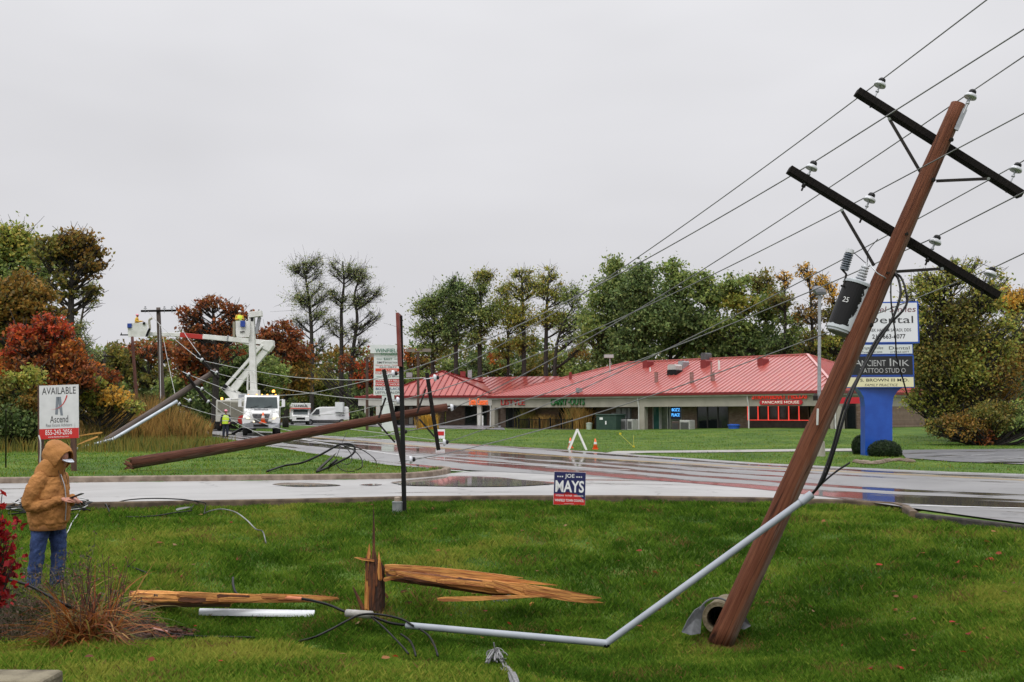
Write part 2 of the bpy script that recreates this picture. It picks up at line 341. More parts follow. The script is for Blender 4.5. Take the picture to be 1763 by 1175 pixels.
# ------------------------------------------------------------------ ground, roads
def grid_mesh(name, X, Y, Z, mat, kind='structure', uv=None):
    nj, ni = X.shape; v = np.stack([X, Y, Z], -1).reshape(-1, 3)
    f = [(j * ni + i, j * ni + i + 1, (j + 1) * ni + i + 1, (j + 1) * ni + i) for j in range(nj - 1) for i in range(ni - 1)]
    me = bpy.data.meshes.new(name); me.from_pydata(v.tolist(), [], f); me.shade_smooth(); me.materials.append(mat)
    if uv is not None:
        l = me.uv_layers.new(name='UVMap'); idx = np.zeros(len(me.loops), np.int32); me.loops.foreach_get('vertex_index', idx)
        l.data.foreach_set('uv', uv.reshape(-1, 2)[idx].astype(np.float32).ravel())
    o = bpy.data.objects.new(name, me); SC.collection.objects.link(o); place(o); tag(o, kind=kind)
    if me.polygons[0].normal.z < 0: me.flip_normals()
    return o
def grassmat():
    m = bpy.data.materials.new('lawn'); m.use_nodes = True; t = m.node_tree; b = t.nodes['Principled BSDF']
    c = t.nodes.new('ShaderNodeTexCoord'); fac = []
    for s, d in ((.35, 4), (3.0, 5), (40, 3)):
        n = t.nodes.new('ShaderNodeTexNoise'); n.inputs['Scale'].default_value = s; n.inputs['Detail'].default_value = d
        t.links.new(c.outputs['Object'], n.inputs['Vector']); fac.append(n.outputs[0])
    a = vmath(t, 'ADD', vmath(t, 'MULTIPLY', fac[0], .45), vmath(t, 'ADD', vmath(t, 'MULTIPLY', fac[1], .3), vmath(t, 'MULTIPLY', fac[2], .3)))
    r = t.nodes.new('ShaderNodeValToRGB'); e = r.color_ramp.elements
    e[0].position = .40; e[0].color = (.026, .058, .009, 1); e[1].position = .66; e[1].color = (.12, .16, .03, 1)
    k = e.new(.53); k.color = (.062, .115, .016, 1)
    t.links.new(a, r.inputs[0]); t.links.new(r.outputs[0], b.inputs['Base Color']); b.inputs['Roughness'].default_value = .85; b.inputs['Specular IOR Level'].default_value = .15
    bu = t.nodes.new('ShaderNodeBump'); bu.inputs['Strength'].default_value = .6; bu.inputs['Distance'].default_value = .03
    t.links.new(fac[2], bu.inputs['Height']); t.links.new(bu.outputs[0], b.inputs['Normal'])
    return m
LAWNM = grassmat()
ys = np.concatenate([np.arange(-60, -4, 8.), np.arange(-4, 5, .6), np.arange(5, 22, .16), np.arange(22, 45, .4), np.arange(45, 80, 1.2), np.arange(80, 160, 4), np.arange(160, 1500, 80)])
xs = np.concatenate([np.arange(-700, -60, 60.), np.arange(-60, -20, 2), np.arange(-20, -9, .5), np.arange(-9, 12, .22), np.arange(12, 30, .7), np.arange(30, 60, 3), np.arange(60, 760, 60)])
GX, GY = np.meshgrid(xs, ys); grid_mesh('ground', GX, GY, zt(GX, GY), LAWNM)

def roadmat(name, base, base2, dark, wet_lo, wet_hi, su, sv, crack=1):
    """wet pavement: uv.x runs along the road in metres, uv.y across"""
    m = bpy.data.materials.new(name); m.use_nodes = True; t = m.node_tree; b = t.nodes['Principled BSDF']
    u = t.nodes.new('ShaderNodeUVMap'); u.uv_map = 'UVMap'
    def noise(sc, scale, det=4):
        mp_ = t.nodes.new('ShaderNodeMapping'); mp_.inputs['Scale'].default_value = sc; t.links.new(u.outputs[0], mp_.inputs[0])
        n = t.nodes.new('ShaderNodeTexNoise'); n.inputs['Scale'].default_value = scale; n.inputs['Detail'].default_value = det; t.links.new(mp_.outputs[0], n.inputs['Vector']); return n.outputs[0]
    n1 = noise((.05 * su, .75 * sv, 1), 1.0, 3); n2 = noise((1, 1, 1), .5, 6); n3 = noise((1, 1, 1), 60, 2)
    r = t.nodes.new('ShaderNodeValToRGB'); r.color_ramp.elements[0].position = .35; r.color_ramp.elements[1].position = .65
    r.color_ramp.elements[0].color = (*base, 1); r.color_ramp.elements[1].color = (*base2, 1)
    t.links.new(vmath(t, 'ADD', vmath(t, 'MULTIPLY', n2, .7), vmath(t, 'MULTIPLY', n3, .3)), r.inputs[0])
    w = t.nodes.new('ShaderNodeMapRange'); w.interpolation_type = 'SMOOTHSTEP'; w.inputs[1].default_value = wet_lo; w.inputs[2].default_value = wet_hi
    t.links.new(vmath(t, 'ADD', vmath(t, 'MULTIPLY', n1, .8), vmath(t, 'MULTIPLY', n2, .2)), w.inputs[0])
    mx = t.nodes.new('ShaderNodeMixRGB'); t.links.new(w.outputs[0], mx.inputs[0]); t.links.new(r.outputs[0], mx.inputs[1]); mx.inputs[2].default_value = (*dark, 1)
    # hairline cracks
    mc = t.nodes.new('ShaderNodeMapping'); mc.inputs['Scale'].default_value = (.16, .34, 1); t.links.new(u.outputs[0], mc.inputs[0]); va = t.nodes.new('ShaderNodeVectorMath'); va.operation = 'ADD'
    nd = t.nodes.new('ShaderNodeTexNoise'); nd.inputs['Scale'].default_value = .9; t.links.new(u.outputs[0], nd.inputs['Vector']); vs_ = t.nodes.new('ShaderNodeVectorMath'); vs_.operation = 'SCALE'; vs_.inputs['Scale'].default_value = .5; t.links.new(nd.outputs['Color'], vs_.inputs[0]); t.links.new(mc.outputs[0], va.inputs[0]); t.links.new(vs_.outputs[0], va.inputs[1])
    vo = t.nodes.new('ShaderNodeTexVoronoi'); vo.feature = 'DISTANCE_TO_EDGE'; vo.inputs['Scale'].default_value = 1.0; t.links.new(va.outputs[0], vo.inputs['Vector']); kc = t.nodes.new('ShaderNodeMapRange'); kc.inputs[1].default_value = .004; kc.inputs[2].default_value = .016; kc.inputs[3].default_value = .35; kc.inputs[4].default_value = 1; t.links.new(vo.outputs['Distance'], kc.inputs[0])
    mk = t.nodes.new('ShaderNodeMixRGB'); mk.blend_type = 'MULTIPLY'; mk.inputs[0].default_value = crack; t.links.new(mx.outputs[0], mk.inputs[1]); t.links.new(kc.outputs[0], mk.inputs[2]); t.links.new(mk.outputs[0], b.inputs['Base Color'])
    q = t.nodes.new('ShaderNodeMapRange'); q.inputs[3].default_value = .45; q.inputs[4].default_value = .06; t.links.new(w.outputs[0], q.inputs[0]); t.links.new(q.outputs[0], b.inputs['Roughness'])
    bu = t.nodes.new('ShaderNodeBump'); bu.inputs['Distance'].default_value = .004
    t.links.new(vmath(t, 'SUBTRACT', .32, vmath(t, 'MULTIPLY', w.outputs[0], .31)), bu.inputs['Strength']); t.links.new(n3, bu.inputs['Height']); t.links.new(bu.outputs[0], b.inputs['Normal'])
    return m
def resample(pts, n):
    p = np.asarray(pts, float); d = np.concatenate([[0], np.cumsum(np.linalg.norm(np.diff(p, axis=0), axis=1))]); t = np.linspace(0, d[-1], n)
    return np.stack([np.interp(t, d, p[:, k]) for k in range(p.shape[1])], 1), d[-1]
def strip(name, A, Bp, mat, lift, n=60, m=14, kind='structure', zf=zr):
    a, la = resample(A, n); b, lb = resample(Bp, n); w = np.linspace(0, 1, m)
    X = a[:, None, 0] * (1 - w) + b[:, None, 0] * w; Y = a[:, None, 1] * (1 - w) + b[:, None, 1] * w
    Z = (zf(X, Y) if zf is not zr else zr(Y)) + lift
    wid = np.linalg.norm(a - b, axis=1); uv = np.stack([np.repeat(np.linspace(0, (la + lb) / 2, n)[:, None], m, 1), wid[:, None] * w[None]], -1)
    return grid_mesh(name, X, Y, Z, mat, kind, uv)
ROADM = roadmat('wet_main_road', (.15, .147, .15), (.215, .212, .215), (.065, .058, .060), .475, .55, .5, .7, .45)
SIDEM = roadmat('wet_concrete_road', (.265, .26, .255), (.345, .34, .335), (.13, .125, .12), .53, .66, 1.2, .8, .5)
LOTM = roadmat('parking_lot_asphalt', (.10, .10, .11), (.15, .15, .16), (.05, .05, .055), .5, .62, 3, .5)
# main road: far edge polyline to near edge polyline (near edge crosses the mouth of the side road)
nearline = NEAR2[::-1] + [GR(1500, 852)[:2], GR(1300, 838)[:2], GR(1100, 826)[:2], GR(950, 816)[:2], GR(850, 811.5)[:2]] + MNEAR[1:]
a1, _ = resample(MFAR, 120)
# pair points of the near edge with the far edge by projecting square to the road
nl, _ = resample(nearline, 600); pair = []; last = 0
tg = np.gradient(a1, axis=0); tg /= np.linalg.norm(tg, axis=1)[:, None]
for p, d in zip(a1, tg):
    s_ = np.abs((nl - p) @ d) + .15 * np.linalg.norm(nl - p, axis=1); s_[:last] = 1e9; k = int(np.argmin(s_)); last = k; pair.append(nl[k])
pair = np.array(pair)
for _ in range(6): pair[1:-1] = (pair[:-2] + 2 * pair[1:-1] + pair[2:]) / 4
strip('main_road', a1, pair, ROADM, .012, 160, 24)
# side road apron: near kerb line to far kerb line / edge of the main road
far2 = KERB[:-1] + [GR(850, 811)[:2], GR(950, 815.5)[:2], GR(1100, 825.5)[:2], GR(1300, 837.5)[:2], GR(1500, 851)[:2], GR(1600, 866)[:2]]
na, _ = resample(NEAR, 90); fb, _ = resample(far2, 400); pr = []; last = 0
for p in na:
    s_ = np.abs(fb[:, 0] - p[0] * 1.02) + 0; s_[:last] = 1e9; k = int(np.argmin(s_)); last = k; pr.append(fb[k])
pr = np.array(pr)
for _ in range(3): pr[1:-1] = (pr[:-2] + 2 * pr[1:-1] + pr[2:]) / 4
strip('side_road', na, pr, SIDEM, .004, 120, 20)
# asphalt between apron and main road on the right (crossing area)
def offset_poly(pts, d0, d1):
    p = np.asarray(pts, float); t = np.gradient(p, axis=0); t /= np.linalg.norm(t, axis=1)[:, None]; n = np.stack([-t[:, 1], t[:, 0]], 1)
    return p + n * d0, p + n * d1
LINEW = M('worn_white_road_line', (.72, .72, .71), (.48, .48, .48), 3, .35)
LINEY = M('worn_yellow_road_line', (.56, .36, .10), (.38, .28, .13), 2.5, .35)
def pxline(pts): return [GR(*p)[:2] for p in pts]
def marking(name, pts, w, mat, lift=.018, n=60):
    p, _ = resample(pts, n); a, b = offset_poly(p, -w / 2, w / 2); return strip(name, a, b, mat, lift, n, 2)
def extr(pts, f0, f1):
    pts = [np.asarray(p) for p in pts]; return [pts[0] + (pts[0] - pts[1]) * f0] + pts + [pts[-1] + (pts[-1] - pts[-2]) * f1]
yl = extr(pxline([(1763, 828), (1620, 821), (1486, 815), (1303, 806), (1173, 799), (1016, 790), (900, 782.5), (842, 778.5), (750, 771), (650, 763)]), 6, 1.5)
p_, _ = resample(yl, 80)
for k_ in (-.16, .16):
    a, b = offset_poly(p_, k_ - .06, k_ + .06); strip('yellow_centre_line', a, b, LINEY, .017, 80, 2)
far_in, _ = offset_poly(resample(MFAR[2:-2], 90)[0], .45, .45); far_in2, _ = offset_poly(resample(MFAR[2:-2], 90)[0], .57, .57)
strip('white_edge_line', far_in, far_in2, LINEW, .017, 90, 2)
marking('white_edge_line', extr(pxline([(1085, 810.5), (960, 804.5), (860, 799), (805, 795.5), (693, 785), (583, 768), (520, 757)]), 0, .3), .13, LINEW)
marking('white_edge_line', extr(pxline([(1567, 872), (1660, 874.5), (1763, 877)]), 0, 6), .13, LINEW, .02)
marking('white_edge_line', pxline([(700, 806.5), (760, 809.5), (806, 813.5)]), .16, LINEW, .02, 16)
# puddles: still water lying a few millimetres proud of the concrete
WATER = M('puddle_water', (.15, .145, .14), (.20, .195, .19), 1.5, .03, spec=.6)
def blob(name, pts, lift, mat, kind='structure'):
    p = spline([np.append(GR(*q)[:2], 0) for q in pts] + [np.append(GR(*pts[0])[:2], 0)], 6)[:-1]
    v = [(x, y, float(zr(y)) + lift) for x, y, _ in p]
    b = B().add(v, [tuple(range(len(v)))]).build(name, mat); tag(b, kind=kind)
    if b.data.polygons[0].normal.z < 0: b.data.flip_normals()
    return b
blob('puddle', [(672, 832), (720, 826.5), (775, 822), (850, 823), (900, 828), (960, 833), (905, 838), (830, 839.5), (760, 838.5), (700, 837)], .022, WATER)
blob('puddle', [(468, 835), (490, 832.5), (540, 833), (586, 836.5), (560, 838.6), (505, 839)], .016, WATER)
blob('puddle', [(618, 836), (640, 834.2), (658, 835.4), (640, 837.3)], .016, WATER)
# kerbs
def kerb(name, pts, w0, w1, z0, z1, mat, zf=None):
    p, _ = resample(pts, 140); a, b = offset_poly(p, w0, w1)
    rs = []
    for q, r in zip(a, b):
        zq = float(zr(q[1])); c = .03 * (1 if w1 > w0 else -1); d_ = (r - q) / np.linalg.norm(r - q) * .025
        rs.append([(q[0], q[1], zq + z0), (q[0] + d_[0] * .4, q[1] + d_[1] * .4, zq + z1 - .025), (q[0] + d_[0], q[1] + d_[1], zq + z1), (r[0] - d_[0], r[1] - d_[1], zq + z1), (r[0], r[1], zq + z1 - .02), (r[0], r[1], zq + z0)])
    return tag(B().rings(rs).build(name, mat, smooth=False), kind='structure')
kerb('kerb', KERB, 0, .2, -.1, .15, KERBM)
kerb('kerb', NEAR, -.16, .0, -.34, .035, M('muddy_kerb', (.05, .033, .02), (.14, .10, .065), 4, .85, bump=.4))
kerb('road_edge', NEAR2, -.10, .02, -.3, .008, M('broken_asphalt_edge', (.02, .018, .016), (.06, .05, .045), 8, .9, bump=.8))
# parking lots and the narrow path
strip('parking_lot', [G(1546, 776)[:2], G(1640, 775)[:2], G(1763, 774)[:2], G(1900, 773)[:2]], [G(1560, 790)[:2], G(1640, 796)[:2], G(1763, 801)[:2], G(1900, 805)[:2]], LOTM, .03, 40, 14, zf=zt)
LOTL = M('parking_stall_line', (.42, .42, .43), (.3, .3, .31), 2, .4)
for q in (((1580, 786), (1660, 782)), ((1612, 790), (1690, 784.5)), ((1690, 797), (1763, 790)), ((1672, 787), (1712, 783.5)), ((1700, 790), (1735, 787.5))):
    a, b = (G(*k)[:2] for k in q); p, _ = resample([a, b], 6); u0, u1 = offset_poly(p, -.05, .05); strip('parking_stall_line', u0, u1, LOTL, .045, 6, 2, zf=zt)
PATHM = roadmat('path_concrete', (.26, .25, .23), (.34, .33, .31), (.16, .15, .14), .55, .7, 3, 1)
strip('path', [G(1030, 783)[:2], G(1060, 778)[:2], G(1180, 777)[:2], G(1330, 775)[:2], G(1460, 773.5)[:2], G(1548, 773.5)[:2]], [G(1075, 783)[:2], G(1110, 781)[:2], G(1200, 780.5)[:2], G(1330, 779)[:2], G(1460, 778)[:2], G(1548, 779)[:2]], PATHM, .03, 50, 4, zf=zt)
strip('driveway', [G(480, 728.5)[:2], G(600, 727)[:2], G(720, 728)[:2], G(860, 729)[:2]], [G(470, 733)[:2], G(600, 734)[:2], G(690, 737)[:2], G(870, 741)[:2]], LOTM, .04, 40, 14, zf=zt)
# ------------------------------------------------------------------ grass
def grass(name, n, ylo, yhi, h, w, seed, keep=None, pw=1.0, xspan=.80):
    r = np.random.default_rng(seed); u = r.uniform(0, 1, n)
    y = (ylo ** pw + u * (yhi ** pw - ylo ** pw)) ** (1 / pw); x = r.uniform(-xspan, xspan, n) * y
    k = keep(x, y); x = x[k]; y = y[k]; n = len(x); z = zt(x, y)
    pat = .55 * vnoise(x, y, 1.4, 101) + .45 * vnoise(x, y, .4, 102) + .45 * vnoise(x, y, 4, 103)
    hh = h * r.uniform(.45, 1.25, n) * (1 + .35 * vnoise(x, y, .5, seed + 5)); ww = w * r.uniform(.6, 1.3, n) * (y / ylo) ** .4
    a = r.uniform(0, 6.283, n); lean = r.uniform(.15, .95, n) * hh; b = r.uniform(0, 6.283, n)
    c, s = np.cos(a) * ww / 2, np.sin(a) * ww / 2; lx, ly = np.cos(b) * lean, np.sin(b) * lean
    zz = z - .01
    q = np.stack([np.stack([x - c, y - s, zz], 1), np.stack([x + c, y + s, zz], 1), np.stack([x + c * .7 + lx * .4, y + s * .7 + ly * .4, zz + hh * .62], 1), np.stack([x + lx, y + ly, zz + hh], 1)], 1)
    mow_shade = .22 * (ss(-.35, -.05, z) * (y < 9.5)) - .13 * ss(-.35, -.75, z)   # near mown lawn drier and lighter; ditch slope shade painted into blade colour
    t = np.clip(pat * .40 + .44 + mow_shade + r.normal(0, .20, n), 0, 1)[:, None]
    c0, c1, c2 = np.array([.036, .088, .007]), np.array([.116, .215, .020]), np.array([.29, .30, .050])
    col = np.where(t < .5, c0 + (c1 - c0) * t * 2, c1 + (c2 - c1) * (t - .5) * 2)
    dry = np.clip(vnoise(x, y, .75, seed + 9) * 1.3 - .85, 0, .22); bare = np.minimum(np.hypot(x + 1.8, y - 13.05), np.hypot(x - 2.55, y - 11.95)); br = (r.uniform(0, 1, n) < .03 + dry + .7 * (1 - ss(.15, .5, bare)))[:, None]; col = np.where(br, np.array([.20, .13, .045]) * r.uniform(.6, 1.3, (n, 1)), col)
    return tag(fastmesh(name, q.reshape(-1, 3), 4, BLADE, None, col), kind='stuff')
MULCH = [np.array(G(*p)[:2]) for p in ((-200, 1110), (0, 1108), (100, 1108), (230, 1106), (320, 1103), (345, 1092), (290, 1078), (240, 1066), (160, 1052), (60, 1040), (-200, 1035))]
def kfront(x, y): return inpoly(FRONT, x, y) & ((polyd(NEAR, x, y) > .16) | (y < 10)) & (polyd(NEAR2, x, y) > .1) & ~inpoly(MULCH, x, y)
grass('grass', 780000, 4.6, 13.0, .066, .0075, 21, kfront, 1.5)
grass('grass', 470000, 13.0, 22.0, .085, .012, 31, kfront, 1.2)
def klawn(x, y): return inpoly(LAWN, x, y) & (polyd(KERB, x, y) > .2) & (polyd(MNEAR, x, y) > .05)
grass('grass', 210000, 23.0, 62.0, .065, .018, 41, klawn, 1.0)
FARL = MFAR + [np.array([-60., 140.]), np.array([120., 140.]), np.array([140., 20.])]
def kfar(x, y): return inpoly(FARL, x, y) & (polyd(MFAR, x, y) > .1) & (polyd(MFAR, x, y) < 26) & (y < 85)
LOTP = [G(1546, 776)[:2], G(1640, 775)[:2], G(1900, 773)[:2], G(1900, 805)[:2], G(1763, 801)[:2], G(1640, 796)[:2], G(1560, 790)[:2]]
PATHP = [G(1030, 783)[:2], G(1060, 778)[:2], G(1180, 777)[:2], G(1460, 773.5)[:2], G(1548, 773.5)[:2], G(1548, 779)[:2], G(1330, 779)[:2], G(1110, 781)[:2]]
DRVP = [G(480, 728.5)[:2], G(600, 727)[:2], G(860, 729)[:2], G(870, 741)[:2], G(690, 737)[:2], G(470, 733)[:2]]
def kfar2(x, y): return kfar(x, y) & ~inpoly(LOTP, x, y) & ~inpoly(PATHP, x, y) & ~inpoly(DRVP, x, y)
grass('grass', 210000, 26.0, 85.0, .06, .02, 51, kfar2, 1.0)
# mulch bed
mb = np.array(MULCH); bx = np.linspace(mb[:, 0].min(), mb[:, 0].max(), 90); by = np.linspace(mb[:, 1].min(), mb[:, 1].max(), 50)
BX, BY = np.meshgrid(bx, by); ins = inpoly(MULCH, BX, BY); 
BZ = zt(BX, BY) + np.where(ins, .035 * np.minimum(1, polyd(MULCH + [MULCH[0]], BX, BY) / .12) + .008 * rng.uniform(-1, 1, BX.shape), -.05)
grid_mesh('mulch_bed', BX, BY, BZ, M('mulch', (.022, .010, .007), (.085, .036, .022), 30, .9, bump=1, bscale=60))
n = 9000; x = rng.uniform(mb[:, 0].min(), mb[:, 0].max(), n); y = rng.uniform(mb[:, 1].min(), mb[:, 1].max(), n); k = inpoly(MULCH, x, y); x, y = x[k], y[k]; n = len(x)
a = rng.uniform(0, 6.28, n); l = rng.uniform(.012, .05, n); w_ = rng.uniform(.004, .012, n); z = zt(x, y) + .035 + rng.uniform(0, .02, n); tl = rng.uniform(-.4, .4, n) * l
d = np.stack([np.cos(a) * l, np.sin(a) * l, tl], 1); e = np.stack([-np.sin(a) * w_, np.cos(a) * w_, rng.uniform(-.01, .01, n)], 1); c = np.stack([x, y, z], 1)
cc = np.array([.05, .022, .014]) * rng.uniform(.4, 2.6, (n, 1)); cc[rng.uniform(0, 1, n) < .03] = (.30, .12, .05)
tag(fastmesh('mulch_chips', np.stack([c - d - e, c - d + e, c + d + e, c + d - e], 1).reshape(-1, 3), 4, LEAF, None, cc), kind='stuff')
# fallen leaves scattered over the grass
lp = [(1543, 1035), (1576, 1036), (1563, 1062), (1573, 1075), (1605, 1105), (1625, 1085), (1640, 1080), (1650, 1084), (1672, 1098), (1668, 1101), (1700, 1108), (1660, 1133), (1500, 1160), (1545, 1158), (1625, 1165), (1730, 1027), (1728, 1064), (1320, 1045), (1377, 968), (1350, 1030), (1110, 1013), (960, 1095), (274, 941), (400, 907), (240, 940), (285, 872), (345, 892), (290, 872), (398, 905), (260, 1150), (380, 1153), (60, 1118), (153, 1145), (115, 1102), (410, 970), (520, 1022), (705, 880), (730, 880), (745, 881), (630, 876), (640, 874), (835, 1060), (850, 860), (890, 864), (925, 990), (1260, 870), (1488, 890), (1700, 940), (1720, 960), (1650, 975), (1450, 1120), (1400, 1060)]
lp += [(rng.uniform(0, 1763), rng.uniform(900, 1170)) for _ in range(70)]
vs, cs = [], []
for px, py in lp:
    g = G(px, py)
    if not kfront(np.array([g[0]]), np.array([g[1]]))[0] and g[1] < 8.5: continue
    s_ = rng.uniform(.022, .045) * (1.35 if g[1] > 14 else .8 if g[1] < 9 else 1); a = rng.uniform(0, 6.28); m = Matrix.Rotation(a, 3, 'Z') @ Matrix.Rotation(rng.uniform(-.5, .9), 3, 'X')
    sh = np.array([(-1, 0, 0), (-.45, -.55, .15), (.35, -.7, .2), (1, 0, .1), (.35, .7, .25), (-.45, .55, .2)]) * s_
    vs.append(sh @ np.array(m).T + g + [0, 0, .055]); cs.append(np.array(random.choice([(.30, .06, .02), (.22, .07, .02), (.34, .14, .05), (.16, .05, .02), (.40, .03, .015), (.36, .22, .10)])) * rng.uniform(.6, 1.1))
tag(fastmesh('fallen_leaves', np.concatenate(vs), 6, LEAF, None, np.array(cs)), kind='stuff')
# ------------------------------------------------------------------ leaning pole by the culvert
def rough_pole(name, a, b, r0, r1, mat, parent, n=16, seg=24, wob=.006):
    m = alongz(a, b); l = float(np.linalg.norm(np.asarray(b) - np.asarray(a)))
    pts = np.stack([wob * np.sin(np.linspace(0, 5, seg)), wob * np.cos(np.linspace(0, 4, seg)) - wob, np.linspace(0, l, seg)], 1)
    return B().tube(pts, np.linspace(r0, r1, seg), n, jit=.02).build(name, mat, parent, m, smooth=True)
def insulator(parent, p, up, s=1.0, side=None):
    """porcelain pin insulator on a steel pin, standing at p"""
    m = alongz(p, np.asarray(p) + np.asarray(up)); S = lambda q: [(r * s, z * s) for r, z in q]
    pin = B().lathe(S([(.011, -.13), (.011, .0), (.022, .005), (.022, .02), (.012, .025), (.012, .10)]), 8).build('insulator_pin', GALV, parent, m)
    B().lathe(S([(.02, .085), (.036, .088), (.072, .085), (.074, .10), (.066, .122), (.052, .135), (.034, .142), (.032, .15), (.038, .158), (.036, .172), (.018, .18), (.004, .181)]), 18).build('insulator', PORC, parent, m, smooth=True)
    B().lathe(S([(.030, .143), (.043, .147), (.045, .160), (.040, .180), (.026, .192), (.006, .194)]), 12).build('wire_tie', BLACK, parent, m)
    return np.asarray(p) + np.asarray(up) / np.linalg.norm(up) * .185 * s
def crossarm(parent, a, b, w, h, mat=ARMW, up=(0, 0, 1)):
    m = alongz(a, b, up); l = float(np.linalg.norm(np.asarray(b) - np.asarray(a)))
    return B().box((0, 0, l / 2), (w, h, l)).build('crossarm', mat, parent, m, bevel=.006)
PB, PT = P(1247, 1092, 12.05), P(1651, 182, 11.85)
pole = thing('utility_pole', PB, 'tall reddish wooden utility pole leaning right out of the ditch, carrying a grey transformer', 'utility pole')
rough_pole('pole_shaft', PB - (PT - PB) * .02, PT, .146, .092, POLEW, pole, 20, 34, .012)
PD = (PT - PB) / np.linalg.norm(PT - PB)
def onp(px, py, dY=0.0):
    """point on the plane of the pole (depth interpolated by height in the picture) pushed by dY"""
    t = (1092 - py) / (1092 - 182); return P(px, py, 12.05 - .2 * t + dY)
UPV = np.array([PD[0], 0, PD[2]])
arms = []
for (a, b, w, h) in (((1475, 158), (1758, 336), .092, .125), ((1358, 292), (1718, 510), .092, .125)):
    arms.append(crossarm(pole, onp(*a, .17), onp(*b, .17), w, h, up=(0, 1, 0)))
for a, b in (((1531, 205), (1585, 297)), ((1702, 308), (1612, 312)), ((1449, 362), (1505, 458)), ((1622, 463), (1543, 468))):
    B().bar(onp(*a, .09), onp(*b, .05), .036, .012, (0, 1, 0)).build('brace', IRON, pole)
    B().lathe([(.02, 0), (.02, .05)], 8, alongz(onp(*a, .07), onp(*a, .17))).build('bolt', GALV, pole)
WP = {}
for k, (a, dy) in {'a1': ((1508, 163), .17), 'a3': ((1742, 309), .17), 'b1': ((1390, 306), .17), 'b2': ((1490, 361), .17), 'b3': ((1603, 434), .17), 'b4': ((1698, 489), .17)}.items():
    q = onp(*a, dy); WP[k] = insulator(pole, q + UPV * .03, UPV, 1.0)
    B().lathe([(.026, -.13), (.026, -.10), (.012, -.10), (.012, -.18)], 8, alongz(q, q + UPV)).build('bolt', IRON, pole)
# steel ridge pin at the pole top
q0, q1 = onp(1650, 214, -.1), onp(1668, 172, -.1)
B().bar(q0 - UPV * .08, q0 + UPV * .20, .055, .03, (0, 1, 0)).bar(q0 + UPV * .15, q1, .035, .02, (0, 1, 0)).build('ridge_bracket', GALV, pole)
WP['a2'] = insulator(pole, q1 - UPV * .06 + np.array([0.005, 0, 0]), UPV, 1.0)
for a in ((1638, 241), (1607, 310), (1560, 403), (1528, 470), (1500, 560)):
    B().lathe([(.028, 0), (.028, .012), (.014, .014), (.014, .035)], 8, alongz(onp(*a, -.11), onp(*a, -.2))).build('bolt', IRON, pole)
B().bar(onp(1408, 704, -.19), onp(1407, 732, -.17), .022, .012, (0, 1, 0)).build('pole_tag', WHITE, pole)
B().tube(spline([onp(1497, 455, -.10), onp(1510, 470, -.17), onp(1523, 478, -.15), onp(1530, 486, .0)], 6), .007, 6).build('cable_strap', GALV, pole)
# transformer
ta, tb = onp(1447, 574, .13), onp(1479, 491, .13)
ax = (tb - ta) / np.linalg.norm(tb - ta); m = alongz(ta, tb); tl = float(np.linalg.norm(tb - ta))
def tankmat():
    mt = M('peeling_transformer_paint', (.012, .012, .013), rough=.45); t = mt.node_tree; b = t.nodes['Principled BSDF']
    c = t.nodes.new('ShaderNodeTexCoord'); s = t.nodes.new('ShaderNodeSeparateXYZ'); t.links.new(c.outputs['Object'], s.inputs[0])
    n = t.nodes.new('ShaderNodeTexNoise'); n.inputs['Scale'].default_value = 9; n.inputs['Detail'].default_value = 6; n.inputs['Roughness'].default_value = .65; t.links.new(c.outputs['Object'], n.inputs['Vector'])
    # paint survives on the left two thirds of the tank, flaked off along a ragged edge
    e = vmath(t, 'ADD', s.outputs['X'], vmath(t, 'MULTIPLY', vmath(t, 'SUBTRACT', n.outputs[0], .5), .26))
    g = vmath(t, 'LESS_THAN', vmath(t, 'SUBTRACT', e, vmath(t, 'MULTIPLY', s.outputs['Z'], .10)), -.005)
    zz = vmath(t, 'GREATER_THAN', vmath(t, 'ADD', s.outputs['Z'], vmath(t, 'MULTIPLY', n.outputs[0], .12)), .13)
    f = vmath(t, 'MULTIPLY', g, zz); mx = t.nodes.new('ShaderNodeMixRGB'); t.links.new(f, mx.inputs[0]); mx.inputs[1].default_value = (.46, .49, .52, 1); mx.inputs[2].default_value = (.0045, .0045, .005, 1); b.inputs['Specular IOR Level'].default_value = .22
    t.links.new(mx.outputs[0], b.inputs['Base Color']); return mt
r = .182
tank = B().lathe([(r * .9, .0), (r * .9, .03), (r, .03), (r, tl - .02)], 36).build('transformer', tankmat(), pole, m, smooth=False)
B().lathe([(r + .012, tl - .02), (r + .012, tl + .012), (r * .9, tl + .03), (.05, tl + .055), (.01, tl + .056)], 36).build('transformer_lid', M('grey_transformer_paint', (.40, .43, .46), (.33, .36, .38), 6, .4), tank, m)
B().lathe([(r * .86, -.012), (r * .86, .028)], 30).build('tank_base', M('olive_tank_underside', (.10, .10, .06), (.07, .07, .045), 6, .6), tank, m)
for z in (.22, .56): B().bar((r * .6, 0, z * tl / .7), (r + .10, .04, z * tl / .7), .09, .10, (0, 1, 0)).build('mounting_bracket', GALV, tank, m)
text('25', m @ Matrix.Rotation(R(-42), 4, 'Z') @ Matrix.Translation((-.035, -r - .004, tl * .55)) @ Matrix.Rotation(math.pi / 2, 4, 'X'), .075, .065, M('white_stencil', (.6, .6, .6), rough=.6), tank, .004)
def shed(z0, n, r0, r1, dz):
    p = [(.02, z0)]
    for i in range(n): p += [(r0 - (r0 - r1) * i / n, z0 + dz * i), (r0 - (r0 - r1) * i / n, z0 + dz * (i + .35)), (.026, z0 + dz * (i + .7))]
    return p + [(.02, z0 + dz * n), (.012, z0 + dz * n + .04), (.002, z0 + dz * n + .041)]
bs = m @ Matrix.Translation((-.02, -.04, tl + .03)); B().lathe(shed(0, 6, .068, .045, .036), 18, bs).build('bushing', PORC, tank, smooth=False)
